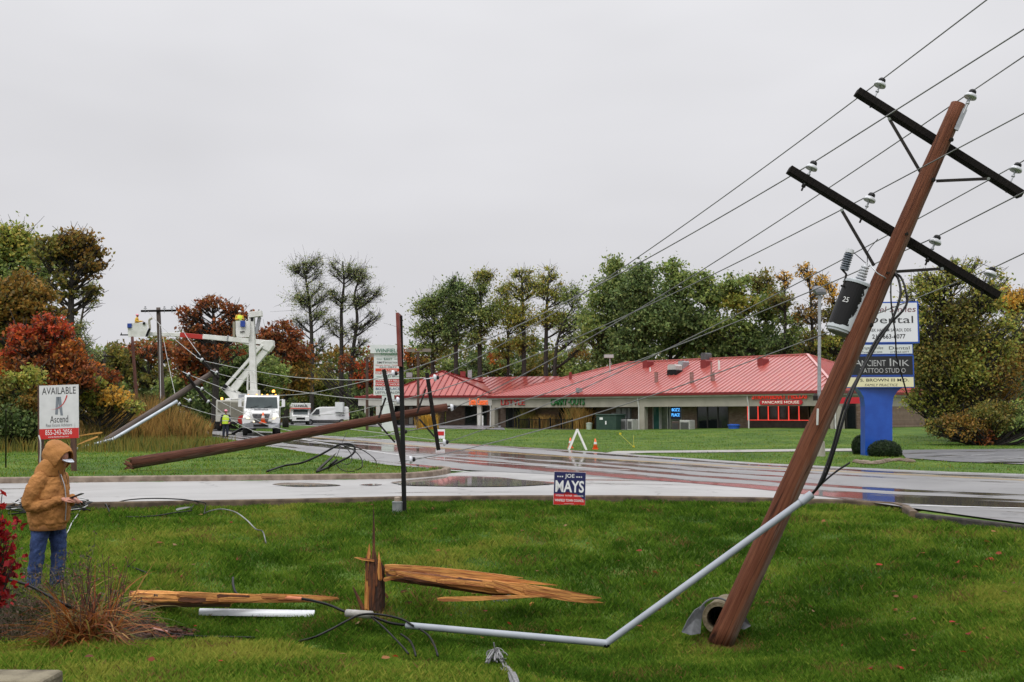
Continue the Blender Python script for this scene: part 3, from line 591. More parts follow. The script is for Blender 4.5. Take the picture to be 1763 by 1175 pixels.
ar = m @ Matrix.Translation((-.24, -.02, tl + .10)) @ Matrix.Rotation(R(-4), 4, 'Y')
B().lathe([(.05, 0), (.05, .02)] + shed(.02, 7, .055, .055, .028)[1:], 18, ar).build('lightning_arrester', M('arrester_grey', (.10, .12, .16), (.17, .19, .22), 5, .3), tank)
B().lathe([(.052, .215), (.05, .26), (.02, .265)], 14, ar).build('arrester_cap', PORC, tank)
B().tube([(-.27, -.02, tl + .10), (-.20, -.03, tl + .06), (-.17, -.03, tl - .08), (-.21, -.05, tl - .1)], .014, 8).build('arrester_bracket', IRON, tank, m)
B().tube(spline([(-.25, -.02, tl + .36), (-.12, -.05, tl + .30), (-.02, -.04, tl + .28), (-.05, -.02, tl + .42), (.02, .03, tl + .62)], 6), .005, 6).build('jumper_wire', WIRED, tank, m)
# ------------------------------------------------------------------ culvert
cu = thing('culvert', P(1232, 1062, 12.35), 'round concrete culvert pipe with flared grey end wings behind the leaning pole base', 'culvert')
cm = alongz(P(1236, 1066, 12.0), P(1262, 1040, 14.2), (0, 1, 0))
B().lathe([(.138, .08), (.188, .08), (.195, .10), (.195, 1.4), (.138, 1.4), (.138, .08)], 32, cap=(0, 0)).build('concrete_pipe', M('mossy_concrete', (.085, .066, .034), (.17, .14, .085), 14, .9, bump=.8, bscale=60), cu, cm)
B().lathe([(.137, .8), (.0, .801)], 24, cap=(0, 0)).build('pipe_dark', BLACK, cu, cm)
WINGM = M('grey_metal_flange', (.05, .054, .058), (.12, .125, .13), 7, .85, 0)
for o_ in ([(1212, 1041, 12.35), (1196, 1051, 12.2), (1184, 1068, 12.05), (1174, 1089, 11.9), (1190, 1094, 11.9), (1206, 1091, 12.05), (1208, 1066, 12.25), (1214, 1046, 12.35)], [(1276, 1052, 12.3), (1284, 1062, 12.15), (1293, 1078, 12.0), (1282, 1084, 12.0), (1270, 1082, 12.1), (1268, 1060, 12.3)]):
    p_ = [P(*q) for q in o_]; c_ = np.mean(p_, axis=0) + [0, .05, 0]
    w = B(); n_ = len(p_); bk = [p + np.array([0, .025, 0]) for p in p_]; cb_ = c_ + np.array([0, .025, 0])
    w.add(p_ + [c_] + bk + [cb_], [(i, (i + 1) % n_, n_) for i in range(n_)] + [((i + 1) % n_ + n_ + 1, i + n_ + 1, 2 * n_ + 1) for i in range(n_)] + [(i, i + n_ + 1, (i + 1) % n_ + n_ + 1, (i + 1) % n_) for i in range(n_)]).build('end_wing', WINGM, cu)
rim = [P(1234 + 31 * math.cos(a), 1062 - 32 * math.sin(a), 12.1) for a in np.linspace(.55, 2.75, 14)]; B().tube(rim, .012, 6).build('flange_rim', WINGM, cu)
# ------------------------------------------------------------------ broken conduit and its cables
C0, C1, C2 = P(700, 1077, 12.2), P(1044, 1108, 11.25), P(1398, 851, 11.25)
con = thing('conduit', C1, 'long grey plastic conduit kinked in the ditch, its upper half resting across the leaning pole', 'conduit')
def pipe(parent, a, b, r, cut=0, name='conduit_pipe', mat=PVC):
    l = float(np.linalg.norm(b - a)); m = alongz(a, b)
    return B().tube([(0, 0, 0), (0, 0, l * .33), (0, .004, l * .66), (0, 0, l)], r, 18, cap=False).tube([(0, 0, .0), (0, .0, l * .5), (0, 0, l)], r * .82, 14, cap=False).build(name, mat, parent, m, smooth=True)
pipe(con, C0, C1 + (C1 - C0) / np.linalg.norm(C1 - C0) * .02, .040)
pipe(con, C1, C2, .038)
e = (C2 - C1) / np.linalg.norm(C2 - C1); pipe(con, C2 - e * .16, C2, .046, name='conduit_coupling')
d_ = (C1 - C0) / np.linalg.norm(C1 - C0); B().ball(C1 + [0, 0, -.01], (.042, .040, .040), 12, 7).build('kinked_joint', BLACK, con)
def cable(pts, r, label, mat=WIRED, cat='cable', name='cable', group=None, n=8, seg=6):
    return tag(B().tube(spline(pts, n), r, seg).build(name, mat, smooth=True), label, cat, group)
cable([P(1392, 856, 11.25), C2, P(1420, 822, 11.25), P(1438, 770, 11.2), P(1462, 690, 11.25), P(1484, 640, 11.4), P(1510, 592, 11.5), P(1535, 552, 11.55), P(1550, 510, 11.6), P(1547, 482, 11.7), P(1540, 472, 11.85)], .016, 'thick black cable looping from the pole top down into the grey conduit end')
cable([P(1390, 857, 11.27), P(1409, 836, 11.2), P(1432, 775, 11.28), P(1455, 694, 11.3), P(1478, 648, 11.42), P(1512, 580, 11.55), P(1558, 530, 11.6), P(1559, 500, 11.65), P(1551, 478, 11.75), P(1541, 471, 11.88)], .014, 'black cable with the widest loop right of the leaning pole')
cable([P(1540, 474, 11.9), P(1534, 490, 11.7), P(1535, 530, 11.65), P(1541, 572, 11.6), P(1543, 610, 11.6), P(1545, 620, 11.6), P(1562, 680, 11.6)], .009, 'thin black cable hanging straight down in front of the dental sign')
cable([P(1396, 852, 11.3), P(1418, 830, 11.3), P(1440, 812, 11.35), P(1463, 797, 11.4)], .011, 'short stiff black cable end sticking out right of the conduit end')
g = lambda px, py, dz=.02: G(px, py) + [0, 0, dz]
cable([C0 + (C1 - C0) * .03, P(672, 1073, 12.3), P(640, 1062, 12.45), P(610, 1058, 12.5), P(590, 1052, 12.6), P(560, 1040, 12.75), P(510, 1030, 12.95), P(440, 1028, 13.1), P(410, 1024, 13.2), P(402, 1010, 13.4), P(401, 995, 13.7)], .017, 'thick black cable running from the conduit over the split log to the left', n=6)
cable([P(712, 1078, 12.1), P(690, 1066, 12.2), P(650, 1058, 12.3), P(620, 1059, 12.2), P(596, 1070, 11.9), P(570, 1084, 11.55), P(540, 1098, 11.2), g(513, 1105, .0)], .013, 'black cable curving left from the stump towards the near grass bank')
cable([P(640, 1063, 12.3), P(660, 1080, 12.0), P(680, 1100, 11.6), P(695, 1116, 11.2), P(703, 1126, 10.9)], .012, 'black cable end dropping right of the stump into the ditch, leftmost one')
cable([P(690, 1092, 11.9), P(705, 1103, 11.6), P(712, 1116, 11.25), P(716, 1130, 10.95)], .012, 'short black cable end in the ditch below the conduit mouth')
cable([P(722, 1083, 12.0), P(738, 1095, 11.7), P(748, 1112, 11.3), P(754, 1130, 10.9)], .012, 'black cable end under the conduit, rightmost of the ditch cable ends')
B1 = tag(B().tube([P(597, 1056, 12.5), P(640, 1059, 12.35)], .048, 14).build('conduit_stub', M('dirty_pvc', (.22, .21, .19), (.36, .35, .33), 8, .6), smooth=True), 'short dirty grey conduit stub lying beside the splintered stump', 'conduit')
# ------------------------------------------------------------------ splintered stump and the pieces broken off it
def splinter_log(name, mat, parent, a, b, r0, r1, taper0=0.0, taper1=.3, n=22, seg=22, seed=1, flat=1.0):
    """length of split pole, ragged at the ends: each strand of the surface stops at its own length"""
    r_ = np.random.default_rng(seed); m = alongz(a, b); l = float(np.linalg.norm(np.asarray(b) - np.asarray(a)))
    e0 = r_.uniform(0, taper0, n) * l; e1 = l - r_.uniform(0, taper1, n) * l; rs = []
    rad = r_.uniform(.82, 1.08, n)
    for k in range(seg):
        t = k / (seg - 1); z = e0 + (e1 - e0) * t; ang = np.arange(n) * 2 * math.pi / n
        rr = (r0 + (r1 - r0) * t) * rad * r_.uniform(.93, 1.05, n)
        if k in (0, seg - 1): rr = rr * r_.uniform(.35, .9, n)
        rs.append(np.stack([rr * np.cos(ang), rr * np.sin(ang) * flat, z], 1))
    return B().rings(rs).build(name, mat, parent, m)
def splint(parent, a, b, w, h, mat=SPLIT, name='splinter'):
    a = np.asarray(a); b = np.asarray(b); m = alongz(a, b); l = float(np.linalg.norm(b - a)); r_ = rng
    rs = []
    for t, k in ((0, .45), (.05, .9), (.3, 1), (.6, .85), (.85, .5), (1, .06)):
        j = r_.uniform(-.15, .15, 4); rs.append([(w * k * (-.5 + j[0]), -h * k / 2, t * l), (w * k * (.5 + j[1]), -h * k / 2, t * l), (w * k * (.45 + j[2]), h * k / 2, t * l), (w * k * (-.4 + j[3]), h * k / 2, t * l)])
    return B().rings(rs).build(name, mat, parent, m)
S0 = G(645, 1054)
st = thing('pole_stump', S0, 'splintered upright stump of a snapped pole with one long thin spike', 'stump')
splinter_log('stump_shaft', M('dark_stump_bark', (.022, .011, .008), (.10, .035, .016), 5, .8, bump=.8, bscale=25, stretch=(9, 9, .4)), st, S0 - [0, 0, .3], P(648, 955, S0[1]), .128, .11, 0, .22, 24, 18, 4)
splint(st, P(632, 1055, S0[1] - .08), P(636, 936, S0[1] - .06), .09, .05); splint(st, P(640, 1050, S0[1] - .09), P(643, 935, S0[1] - .08), .06, .05, SPLITD)
splint(st, P(644, 960, S0[1]), P(643, 868, S0[1]), .03, .02, SPLITD, 'spike'); splint(st, P(626, 1052, S0[1] - .1), P(607, 1008, S0[1] - .1), .04, .025, SPLITD)
splint(st, P(645, 966, S0[1] - .1), P(610, 960, S0[1] - .12), .035, .03); splint(st, P(655, 1000, S0[1] - .1), P(652, 950, S0[1] - .1), .05, .03)
for k in range(5): splint(st, P(632 + k * 4, 1000 + 10 * (k % 3), S0[1] - .1), P(632 + k * 4 + rng.uniform(-3, 3), 952 + rng.uniform(-6, 22), S0[1] - .08), .035, .025, random.choice([SPLIT, SPLITD, SPLITD]))
# right-hand piece: one end on the stump, the other on the grass
RA, RB = P(664, 985, S0[1] - .02), P(1033, 1036, 13.1)
rl = thing('split_pole_piece', RB, 'long split pole piece of raw orange wood, one end propped on the stump', 'broken pole')
splinter_log('split_log', SPLITD, rl, RA, P(880, 1018, 13.1), .115, .10, .03, .25, 22, 20, 8)
splinter_log('split_log', SPLIT, rl, RA + [.0, -.02, .035], P(1000, 1026, 13.05), .075, .04, .0, .2, 18, 20, 9)
for (a, b, w, h) in (((662, 975), (900, 995), .08, .05), ((668, 985), (860, 1010), .07, .06), ((760, 1000), (1038, 1038), .11, .05), ((850, 1010), (1036, 1030), .12, .05), ((700, 978), (960, 1008), .07, .05), ((780, 990), (805, 986), .03, .02), ((830, 1004), (1012, 1026), .10, .09), ((900, 1012), (1030, 1038), .12, .06), ((660, 998), (700, 992), .05, .03)):
    splint(rl, P(*a, 12.9 + rng.uniform(-.02, .04)), P(*b, 12.98 + rng.uniform(-.04, .04)), w, h)
for k in range(10):
    x0 = rng.uniform(670, 880); splint(rl, P(x0, 982 + (x0 - 670) * .135 + rng.uniform(-6, 9), 12.88), P(x0 + rng.uniform(60, 150), 990 + (x0 - 600) * .135 + rng.uniform(-4, 8), 12.9), .05, .035, random.choice([SPLIT, SPLIT, SPLITD]))
# left-hand piece lying flat
LA, LB = G(222, 1042) + [0, 0, .10], G(585, 1046) + [0, 0, .10]
ll = thing('split_pole_piece', LA, 'long split pole length lying flat on the grass behind the dry iris clump', 'broken pole')
splinter_log('split_log', SPLIT, ll, LA, LA + (LB - LA) * .97, .085, .045, .0, .35, 22, 22, 14)
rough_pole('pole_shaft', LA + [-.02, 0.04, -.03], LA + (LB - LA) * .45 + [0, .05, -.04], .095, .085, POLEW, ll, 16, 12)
for k in range(16):
    t0 = rng.uniform(.15, .7); t1 = min(1.0, t0 + rng.uniform(.2, .4)); o = np.array([0, -.065 + rng.uniform(-.02, .02), rng.uniform(-.04, .05)])
    splint(ll, LA + (LB - LA) * t0 + o, LA + (LB - LA) * t1 + o * .8, .06, .04, random.choice([SPLIT, SPLIT, SPLITD]))
ug = thing('cable_guard', G(345, 1055), 'white half-round cable guard strip lying below the flat split log', 'cable guard')
ga, gb = G(344, 1057) + [0, -.02, .035], G(542, 1060) + [0, -.02, .035]
mm = alongz(ga, gb, (0, -.35, 1)); l = float(np.linalg.norm(gb - ga)); rs = []
for z in np.linspace(0, l, 8):
    an = np.linspace(-1.45, 1.45, 10); o_ = [(.062 * math.sin(a), .062 * math.cos(a) - .03, z) for a in an]; i_ = [(.055 * math.sin(a), .055 * math.cos(a) - .03, z) for a in an[::-1]]; rs.append(o_ + i_)
B().rings(rs).build('guard_channel', M('pale_pvc', (.60, .62, .66), (.66, .68, .70), 4, .4), ug, mm, smooth=False)
for z in (.12, .5, .88): B().lathe([(.012, 0), (.012, .006)], 8).build('screw', IRON, ug, mm @ Matrix.Translation((.03, .03, z * l)))
pl = tag(splint(None, P(753, 1032, 12.75), P(960, 1026, 12.9), .055, .03, SPLIT, 'splinter_plank'), 'long thin orange wood splinter lying in front of the propped pole piece', 'splinter')
mbx = thing('meter_box', G(862, 1036), 'small grey metal box lying on the grass under the propped pole piece', 'electrical box')
q = G(863, 1036); B().box(q + [0, .02, .06], (.24, .12, .12), R(8)).build('box_body', M('zinc_grey', (.22, .23, .23), (.32, .33, .33), 8, .5, .5), mbx, bevel=.008)
B().box(q + [0, .015, .132], (.26, .14, .02), R(8)).build('box_lid', GALV, mbx, bevel=.004); B().tube(spline([q + [-.12, 0, .1], q + [-.2, .03, .12], q + [-.26, .05, .16]], 4), .008, 6).build('cable_tail', WIREM, mbx)
for k, (px, py, ln, lb) in enumerate(((697, 1046, .10, 'small orange wood chip on the grass just right of the stump foot'), (720, 1035, .14, 'narrow brown wood chip on the grass between stump and orange plank'), (690, 1026, .09, 'reddish bark chip on the grass below the propped pole end'), (668, 1036, .12, 'upright orange splinter against the right side of the stump foot'), (912, 1048, .09, 'brown wood chip on the grass below the grey metal box'))):
    q = G(px, py) + [0, 0, .05]; a = rng.uniform(0, 3); tag(splint(None, q, q + [ln * math.cos(a), ln * math.sin(a) * .5, .02 if k != 3 else .12], .04, .02, random.choice([SPLIT, SPLITD]), 'wood_chip'), lb, 'wood chip', 'wood chips around the stump')
# coil of grey cable in front
cc = thing('cable_bundle', G(860, 1150), 'tangled bundle of grey stranded cable on the near grass edge', 'cable')
COILM = M('grey_stranded_cable', (.11, .11, .115), (.24, .24, .24), 40, .5)
cg = lambda px, py, dz: G(px, py) + [0, 0, dz]
for k in range(11):
    jx = rng.normal(0, 3.0, 6); dz = rng.uniform(.03, .10)
    p = [cg(846 + jx[0] * 2, 1150 + jx[1], dz + .02), cg(856 + jx[2], 1143 + jx[3], dz + .07), cg(863 + jx[4], 1150, dz + .04), cg(871 + jx[5], 1162, dz), cg(881 + jx[0], 1180, dz), cg(897 + jx[2], 1225, dz)]
    B().tube(spline(p, 8), .010, 6).build('cable_strand', COILM, cc, smooth=True)
cq = cg(855, 1146, .10)
for k, (cx, cz, rx, rz) in enumerate(((-.03, .0, .075, .055), (.02, .02, .06, .05), (.06, .0, .055, .03), (-.06, .01, .05, .04))):
    an = np.linspace(0, 5.6, 18); B().tube([cq + [cx + rx * math.cos(a), .05 * math.sin(a * .7), cz + rz * math.sin(a)] for a in an], .0045, 6).build('cable_strand', WIREM, cc, smooth=True)
B().tube([cq, cq + [-.02, 0, .07], cq + [-.03, 0, .14]], .008, 6).build('cable_strand', WIREM, cc)
# ------------------------------------------------------------------ fallen pole on the corner
FA, FB = P(229, 797.5, 28.2), P(770, 703, 29.6)
fp = thing('utility_pole', FA, 'fallen reddish utility pole lying across the corner lawn with two crossarms upended', 'utility pole')
rough_pole('pole_shaft', FA, FB, .165, .115, POLEF, fp, 18, 30, .03)
for k in range(9): splint(fp, FA + np.array([.05, rng.uniform(-.12, .12), rng.uniform(-.15, .15)]), FA + np.array([-rng.uniform(.05, .3), rng.uniform(-.12, .1), rng.uniform(-.22, .15)]), .09, .06, SPLITD)
f1a, f1b, f2a, f2b = P(661, 638, 28.9), P(697, 830, 27.4), P(735, 643, 29.6), P(755, 775, 29.2)
gz = ztf(f1b[0], f1b[1]); f1b[2] = max(f1b[2], gz)
crossarm(fp, f1a, f1b, .11, .13, up=(0, 1, 0)); crossarm(fp, f2a, f2b, .11, .13, up=(0, 1, 0))
for a, b in (((664, 685), (652, 720)), ((650, 728), (680, 762)), ((733, 670), (718, 712)), ((722, 722), (748, 752))): B().bar(P(*a, 28.8), P(*b, 28.8), .05, .03, (0, 1, 0)).build('brace', IRON, fp)
FW = {}
FU = np.array([1, -.05, .12])
def fin(key, px, py, Y): FW[key] = insulator(fp, P(px, py, Y), FU, 1.45)
fin('b1', 668, 645, 28.8); fin('b2', 676, 691, 28.5); fin('b3', 684, 745, 28.2); fin('b4', 698, 793, 27.7)
fin('a1', 740, 652, 29.5); fin('a3', 756, 763, 29.2); fin('a2', 769, 703, 29.5)
# conductors from the leaning pole down to the fallen one and away to the upper right
def sag(a, b, s, n=26):
    t = np.linspace(0, 1, n)[:, None]; p = np.asarray(a) * (1 - t) + np.asarray(b) * t; p[:, 2] -= (4 * s * t * (1 - t))[:, 0]; return p
ends = {'a1': (1720, -16), 'a2': (1800, 72), 'a3': (1850, 228), 'b1': (1830, 8), 'b2': (1830, 160), 'b3': (1840, 292), 'b4': (1840, 400)}
wl = {'a1': 'topmost overhead wire, tied to the left end of the upper crossarm of the leaning pole', 'a2': 'overhead wire tied to the insulator on the very tip of the leaning pole', 'a3': 'overhead wire tied to the right end of the upper crossarm of the leaning pole', 'b1': 'overhead wire tied to the left end of the lower crossarm of the leaning pole', 'b2': 'overhead wire tied to the second insulator of the lower crossarm of the leaning pole', 'b3': 'overhead wire tied to the third insulator of the lower crossarm, just right of the pole', 'b4': 'lowest overhead wire, tied to the right end of the lower crossarm of the leaning pole'}
for k in WP:
    far = P(*ends[k], 9.4); far = WP[k] + (far - WP[k]) * 5.0
    p = np.concatenate([sag(far, WP[k], .0, 8)[:-1], sag(WP[k], FW[k], .28)])
    rr = np.interp(np.linspace(0, 1, len(p)), [0, .3, 1], [.0075, .0085, .013])
    tag(B().tube(p, rr, 6).build('power_line', WIREM, smooth=True), wl[k], 'wire', 'power lines on the leaning pole')
# ------------------------------------------------------------------ second snapped pole on the left lawn
QA, QB = P(172, 772, 43.0), P(372, 640, 47)
QA[2] = ztf(QA[0], QA[1]) + .22
sp = thing('utility_pole', QA, 'snapped grey utility pole propped at a slant in front of the reeds', 'utility pole')
rough_pole('pole_shaft', QA, QB, .17, .13, POLEG, sp, 14, 20, .02)
for k in range(7): splint(sp, QA + np.array([.2, rng.uniform(-.1, .1), .05]), QA + np.array([-rng.uniform(.2, .7), rng.uniform(-.1, .1), rng.uniform(-.25, -.05)]), .09, .06, SPLITD)
q1, q2, q3 = P(305, 691, 44.8), P(194, 757, 42.6), P(128, 775, 42.5)
B().tube(spline([q1, q2 + (q1 - q2) * .05, q2 + (q3 - q2) * .1, q3], 6), .075, 12).build('riser_conduit', M('galvanised_conduit', (.36, .40, .44), (.44, .48, .52), 5, .4, .3), sp, smooth=True)
SWT = {}
for k, (px, py) in {'1': (320, 643), '2': (343, 618), '3': (368, 640), '4': (343, 668), '5': (354, 690), '6': (304, 694), '7': (322, 688)}.items():
    SWT[k] = insulator(sp, P(px, py, 45.6), np.array([.75, -.1, -.35]), 1.35)
crossarm(sp, P(316, 640, 46), P(358, 694, 45.6), .12, .14, up=(0, 1, 0)); crossarm(sp, P(340, 612, 46.6), P(376, 652, 46.4), .12, .14, up=(0, 1, 0))
def wire(pts, label, r=.014, mat=None, group='slack wires between the fallen poles'):
    return tag(B().tube(spline(pts, 10), r * .72, 6).build('slack_wire', mat or M('bright_wire', (.30, .30, .30), (.42, .42, .42), 3, .4), smooth=True), label, 'wire', group)
wire([SWT['2'], P(420, 636, 43), P(500, 649, 39), P(580, 654, 34.5), P(640, 654, 31), FW['a1']], 'uppermost slack wire, running nearly level from the slanted pole past the tall shop sign', .017)
wire([SWT['1'], P(380, 667, 43.5), P(407, 676, 42), P(450, 681, 40), P(520, 679, 37), P(580, 668, 34), FW['b1']], 'slack wire dipping low behind the truck cab then rising to the upended crossarm', .017)
wire([SWT['3'], P(440, 660, 42.5), P(500, 672, 39), P(560, 681, 35), P(620, 687, 31.5), FW['b2']], 'slack wire from the slanted pole tip to the second insulator of the upended crossarm', .017)
wire([SWT['4'], P(380, 692, 43), P(420, 712, 41), P(470, 697 + 38, 38), P(560, 752, 33), P(640, 752, 29), FW['b3']], 'slack wire sagging in front of the truck and under the fallen pole', .015)
wire([SWT['6'], P(370, 715, 43), P(430, 722, 41), P(500, 718, 38), P(596, 711, 33.5), P(645, 700, 30.5), FW['b2'] + [0, 0, -.1]], 'slack wire passing the truck headlights and rising towards the tall shop sign', .015)
wire([SWT['5'], P(402, 725, 43), P(440, 744, 40), P(457, 752, 37), P(500, 768, 33.5)], 'slack wire slanting down in front of the truck wheels to the fallen pole', .015)
wire([FW['a3'], P(700, 752, 30), P(640, 744, 31), P(560, 735, 32), P(500, 732, 33)], 'slack wire lying low behind the fallen pole near the roadside grass', .013)
# standing poles behind
def standing(px, py0, py1, Y, r0, r1, label, mat, arm=None):
    a = P(px[0], py0, Y); a[2] = ztf(a[0], a[1]) - .2; b = P(px[1], py1, Y); t = thing('utility_pole', a, label, 'utility pole'); rough_pole('pole_shaft', a, b, r0, r1, mat, t, 12, 12, .01)
    if arm: crossarm(t, P(*arm[0], Y - .2), P(*arm[1], Y - .2), .12, .14, up=(0, 1, 0))
    return t
sp1 = standing((283, 273), 700, 530, 62, .18, .13, 'upright grey utility pole with a level crossarm left of the bucket trucks', POLEG, ((243, 536), (303, 535)))
for px in (250, 283, 296): insulator(sp1, P(px, 535, 61.7), np.array([0, 0, 1]), 1.3)
sp2 = standing((240, 228), 690, 580, 78, .15, .11, 'thin dark red utility pole standing below the left work bucket', M('dark_red_pole', (.07, .022, .016), (.12, .045, .033), 5, .8, stretch=(5, 5, .3)))
sp3 = standing((181, 180), 690, 606, 88, .12, .10, 'distant dark utility pole among the orange trees showing only its crossarm', POLED, ((163, 611), (198, 615)))
for a, b, lb in (((297, 537), (345, 612), 'thin pale wire from the upright pole crossarm down to the slanted pole tip'), ((255, 537), (343, 618), 'thin pale wire crossing under the red band of the boom'), ((277, 560), (304, 690), 'pale guy wire slanting down beside the upright pole'), ((275, 560), (277, 698), 'pale ground wire running straight down the upright pole')):
    tag(B().tube(sag(P(*a, 61.6), P(*b, 47 if b[1] < 630 else 58), .15, 10), .016, 5).build('thin_wire', MATS['bright_wire']), lb, 'wire')
# ------------------------------------------------------------------ people
def remesh(o, vox, sm=6):
    r = o.modifiers.new('remesh', 'REMESH'); r.mode = 'VOXEL'; r.voxel_size = vox; r.use_smooth_shade = True
    s = o.modifiers.new('smooth', 'SMOOTH'); s.iterations = sm; s.factor = .5; return o
def folds(o, strength, scale, tex={}):
    k = (round(scale, 3),)
    if k not in tex:
        t = bpy.data.textures.new('cloth_folds', 'CLOUDS'); t.noise_scale = scale; t.noise_depth = 2; tex[k] = t
    d = o.modifiers.new('folds', 'DISPLACE'); d.texture = tex[k]; d.strength = strength; d.mid_level = .5; d.texture_coords = 'LOCAL'; return o
def limb(b, pts, r, n=14): b.tube(spline(pts, 6), np.interp(np.linspace(0, 1, (len(pts) - 1) * 6), np.linspace(0, 1, len(r)), r), n); [b.ball(p, q * .98, 12, 7) for p, q in ((pts[0], r[0]), (pts[-1], r[-1]))]; return b
def hand(b, w, d, up, s=1.0, curl=1.0, side=1):
    """palm, four bent fingers of unequal length and a thumb, reaching from wrist w along d"""
    d = np.asarray(d, float); d /= np.linalg.norm(d); up = np.asarray(up, float); sd = np.cross(d, up); sd /= np.linalg.norm(sd); up = np.cross(sd, d); w = np.asarray(w, float)
    rt = np.stack([d, sd, up], 1)
    b.ball(w + d * .045 * s, (.055 * s, .043 * s, .020 * s), 12, 7, rt); b.tube([w - d * .05 * s, w + d * .02 * s], [.030 * s, .028 * s], 10)
    for k, ln in enumerate((.066, .076, .070, .054)):
        o = w + d * .082 * s + sd * (k - 1.5) * .020 * s * side; a = .35 * curl; p = [o - d * .03 * s, o]; q = o; an = 0
        for j in range(3): an += a * (1.0 + .35 * j); q = q + (d * math.cos(an) - up * math.sin(an)) * ln * (.46, .31, .23)[j] * s; p.append(q)
        b.tube(p, [.0098 * s, .0098 * s, .009 * s, .0082 * s, .0066 * s], 8)
    o = w + d * .025 * s - sd * .035 * s * side
    b.tube([o, o + (d * .6 - sd * .75 * side) * .035 * s, o + (d * .95 - sd * .55 * side) * .062 * s - up * .01, o + (d * 1.1 - sd * .3 * side) * .085 * s - up * .02], [.014 * s, .012 * s, .010 * s, .008 * s], 8)
def head(b, c, fw, r=.098):
    """head with brow, nose, mouth, chin and ears; c is its centre, fw the facing direction"""
    fw = np.asarray(fw, float); fw /= np.linalg.norm(fw); up = np.array([0, 0, 1.]) ; sd = np.cross(up, fw); sd /= np.linalg.norm(sd); up = np.cross(fw, sd); rt = np.stack([fw, sd, up], 1); c = np.asarray(c, float)
    L_ = lambda x, y, z: c + fw * x + sd * y + up * z
    k = r / .098
    b.ball(L_(-.005, 0, .02), (.098 * k, .076 * k, .105 * k), 16, 10, rt); b.ball(L_(.03, 0, -.06), (.062 * k, .055 * k, .06 * k), 14, 8, rt); b.ball(L_(.065, 0, -.098), (.025, .03, .02), 10, 6, rt)
    b.tube([L_(.085, 0, .015), L_(.105, 0, -.025), L_(.112, 0, -.04)], [.010, .014, .012], 8); b.ball(L_(.09, 0, -.045), (.02, .02, .012), 10, 6, rt)
    b.ball(L_(.082, 0, -.072), (.016, .026, .008), 10, 6, rt); b.ball(L_(.081, 0, -.084), (.016, .022, .008), 10, 6, rt)
    for s_ in (-1, 1): b.ball(L_(.082, .032 * s_, .022), (.014, .026, .010), 10, 6, rt); b.ball(L_(-.005, .076 * s_, -.01), (.022, .012, .034), 10, 6, rt)
    return L_
TAN = M('tan_duck_canvas', (.38, .165, .042), (.27, .112, .028), 5, .85, bump=.35, bscale=45)
JEANS = M('blue_denim', (.008, .020, .075), (.030, .058, .17), 9, .85, bump=.4, bscale=70)
mx0, my0 = -5.64, 12.25; mz0 = ztf(mx0, my0)
def MM(rot): return Matrix.Translation((mx0, my0, mz0)) @ Matrix.Rotation(R(rot), 4, 'Z')
mw = MM(-14)
b = B()
hL = head(b, (.125, 0, 1.60), (.80, 0, -.60))
limb(b, [(.02, 0, 1.42), (.05, 0, 1.48), (.09, 0, 1.55)], [.062, .058, .056]); b.loft([(0, 0, .80, .12, .15), (0, 0, 1.0, .13, .16), (.01, 0, 1.25, .14, .18), (.01, 0, 1.38, .10, .16), (.02, 0, 1.44, .06, .07)], 18)
for s_ in (-1, 1):
    limb(b, [(.0, .19 * s_, 1.35), (-.06, .26 * s_, 1.08), (.25, .10 * s_, 1.10)], [.06, .05, .035]); limb(b, [(.0, .10 * s_, .82), ((-.055, -.115, .46) if s_ < 0 else (.075, .11, .46)), ((-.10, -.12, .07) if s_ < 0 else (.05, .115, .07))], [.08, .06, .045])
hand(b, (.265, -.10, 1.105), (.86, .42, .06), (.0, -.3, 1), 1.08, 1.25, -1); hand(b, (.27, .09, 1.09), (.80, -.45, .10), (0, .5, .9), 1.05, 1.4, 1)
man = remesh(b.build('person', SKIN, None, mw, True), .0065, 3); tag(man, 'person in a hooded tan work jacket and blue jeans looking down at a phone', 'person')
b = B().loft([(-.01, 0, .745, .18, .205), (-.01, 0, .765, .195, .215), (-.005, 0, .80, .205, .225), (.0, 0, .83, .22, .24), (.005, 0, .95, .232, .25), (.005, 0, 1.10, .222, .245), (.0, 0, 1.25, .20, .235), (-.01, 0, 1.36, .165, .215), (.0, 0, 1.43, .125, .15), (.03, 0, 1.49, .11, .115)], 30)
# gathered hem and cuffs
for s_ in (-1, 1): b.ball((-.005, .175 * s_, 1.335), (.10, .09, .095), 14, 9)
jk = folds(folds(remesh(b.build('jacket', TAN, man, mw, True), .010, 4), .045, .13), .018, .045)
for s_ in (-1, 1):
    b = limb(B(), [(-.005, .18 * s_, 1.345), (-.035, .255 * s_, 1.20), (-.055, .265 * s_, 1.055), (.07, .22 * s_, 1.04), (.225, .115 * s_, 1.095)], [.10, .095, .086, .076, .058], 18)
    for q in range(4): b.tube(spline([(-.11 + .03 * q, (.265 - .03 * q) * s_ + .075, 1.06 - .02 * q), (-.09 + .05 * q, (.265 - .03 * q) * s_, 1.14 - .01 * q), (-.05 + .06 * q, (.265 - .035 * q) * s_ - .08, 1.08)], 5), .016, 8)
    folds(folds(remesh(b.build('sleeve', TAN, man, mw, True), .009, 3), .035, .10), .016, .04)
b = B()
for s_ in (-1, 1): b.tube([(.205, .13 * s_, 1.085), (.25, .095 * s_, 1.10)], [.052, .046], 16)
b.loft([(-.01, 0, .735, .188, .212), (-.01, 0, .75, .198, .222), (-.01, 0, .785, .198, .222), (-.01, 0, .80, .196, .218)], 30, (0, 0)); b.build('ribbed_trim', M('brown_rib_knit', (.20, .085, .025), (.26, .11, .035), 60, .9, stretch=(1, 1, .05)), man, mw, True)
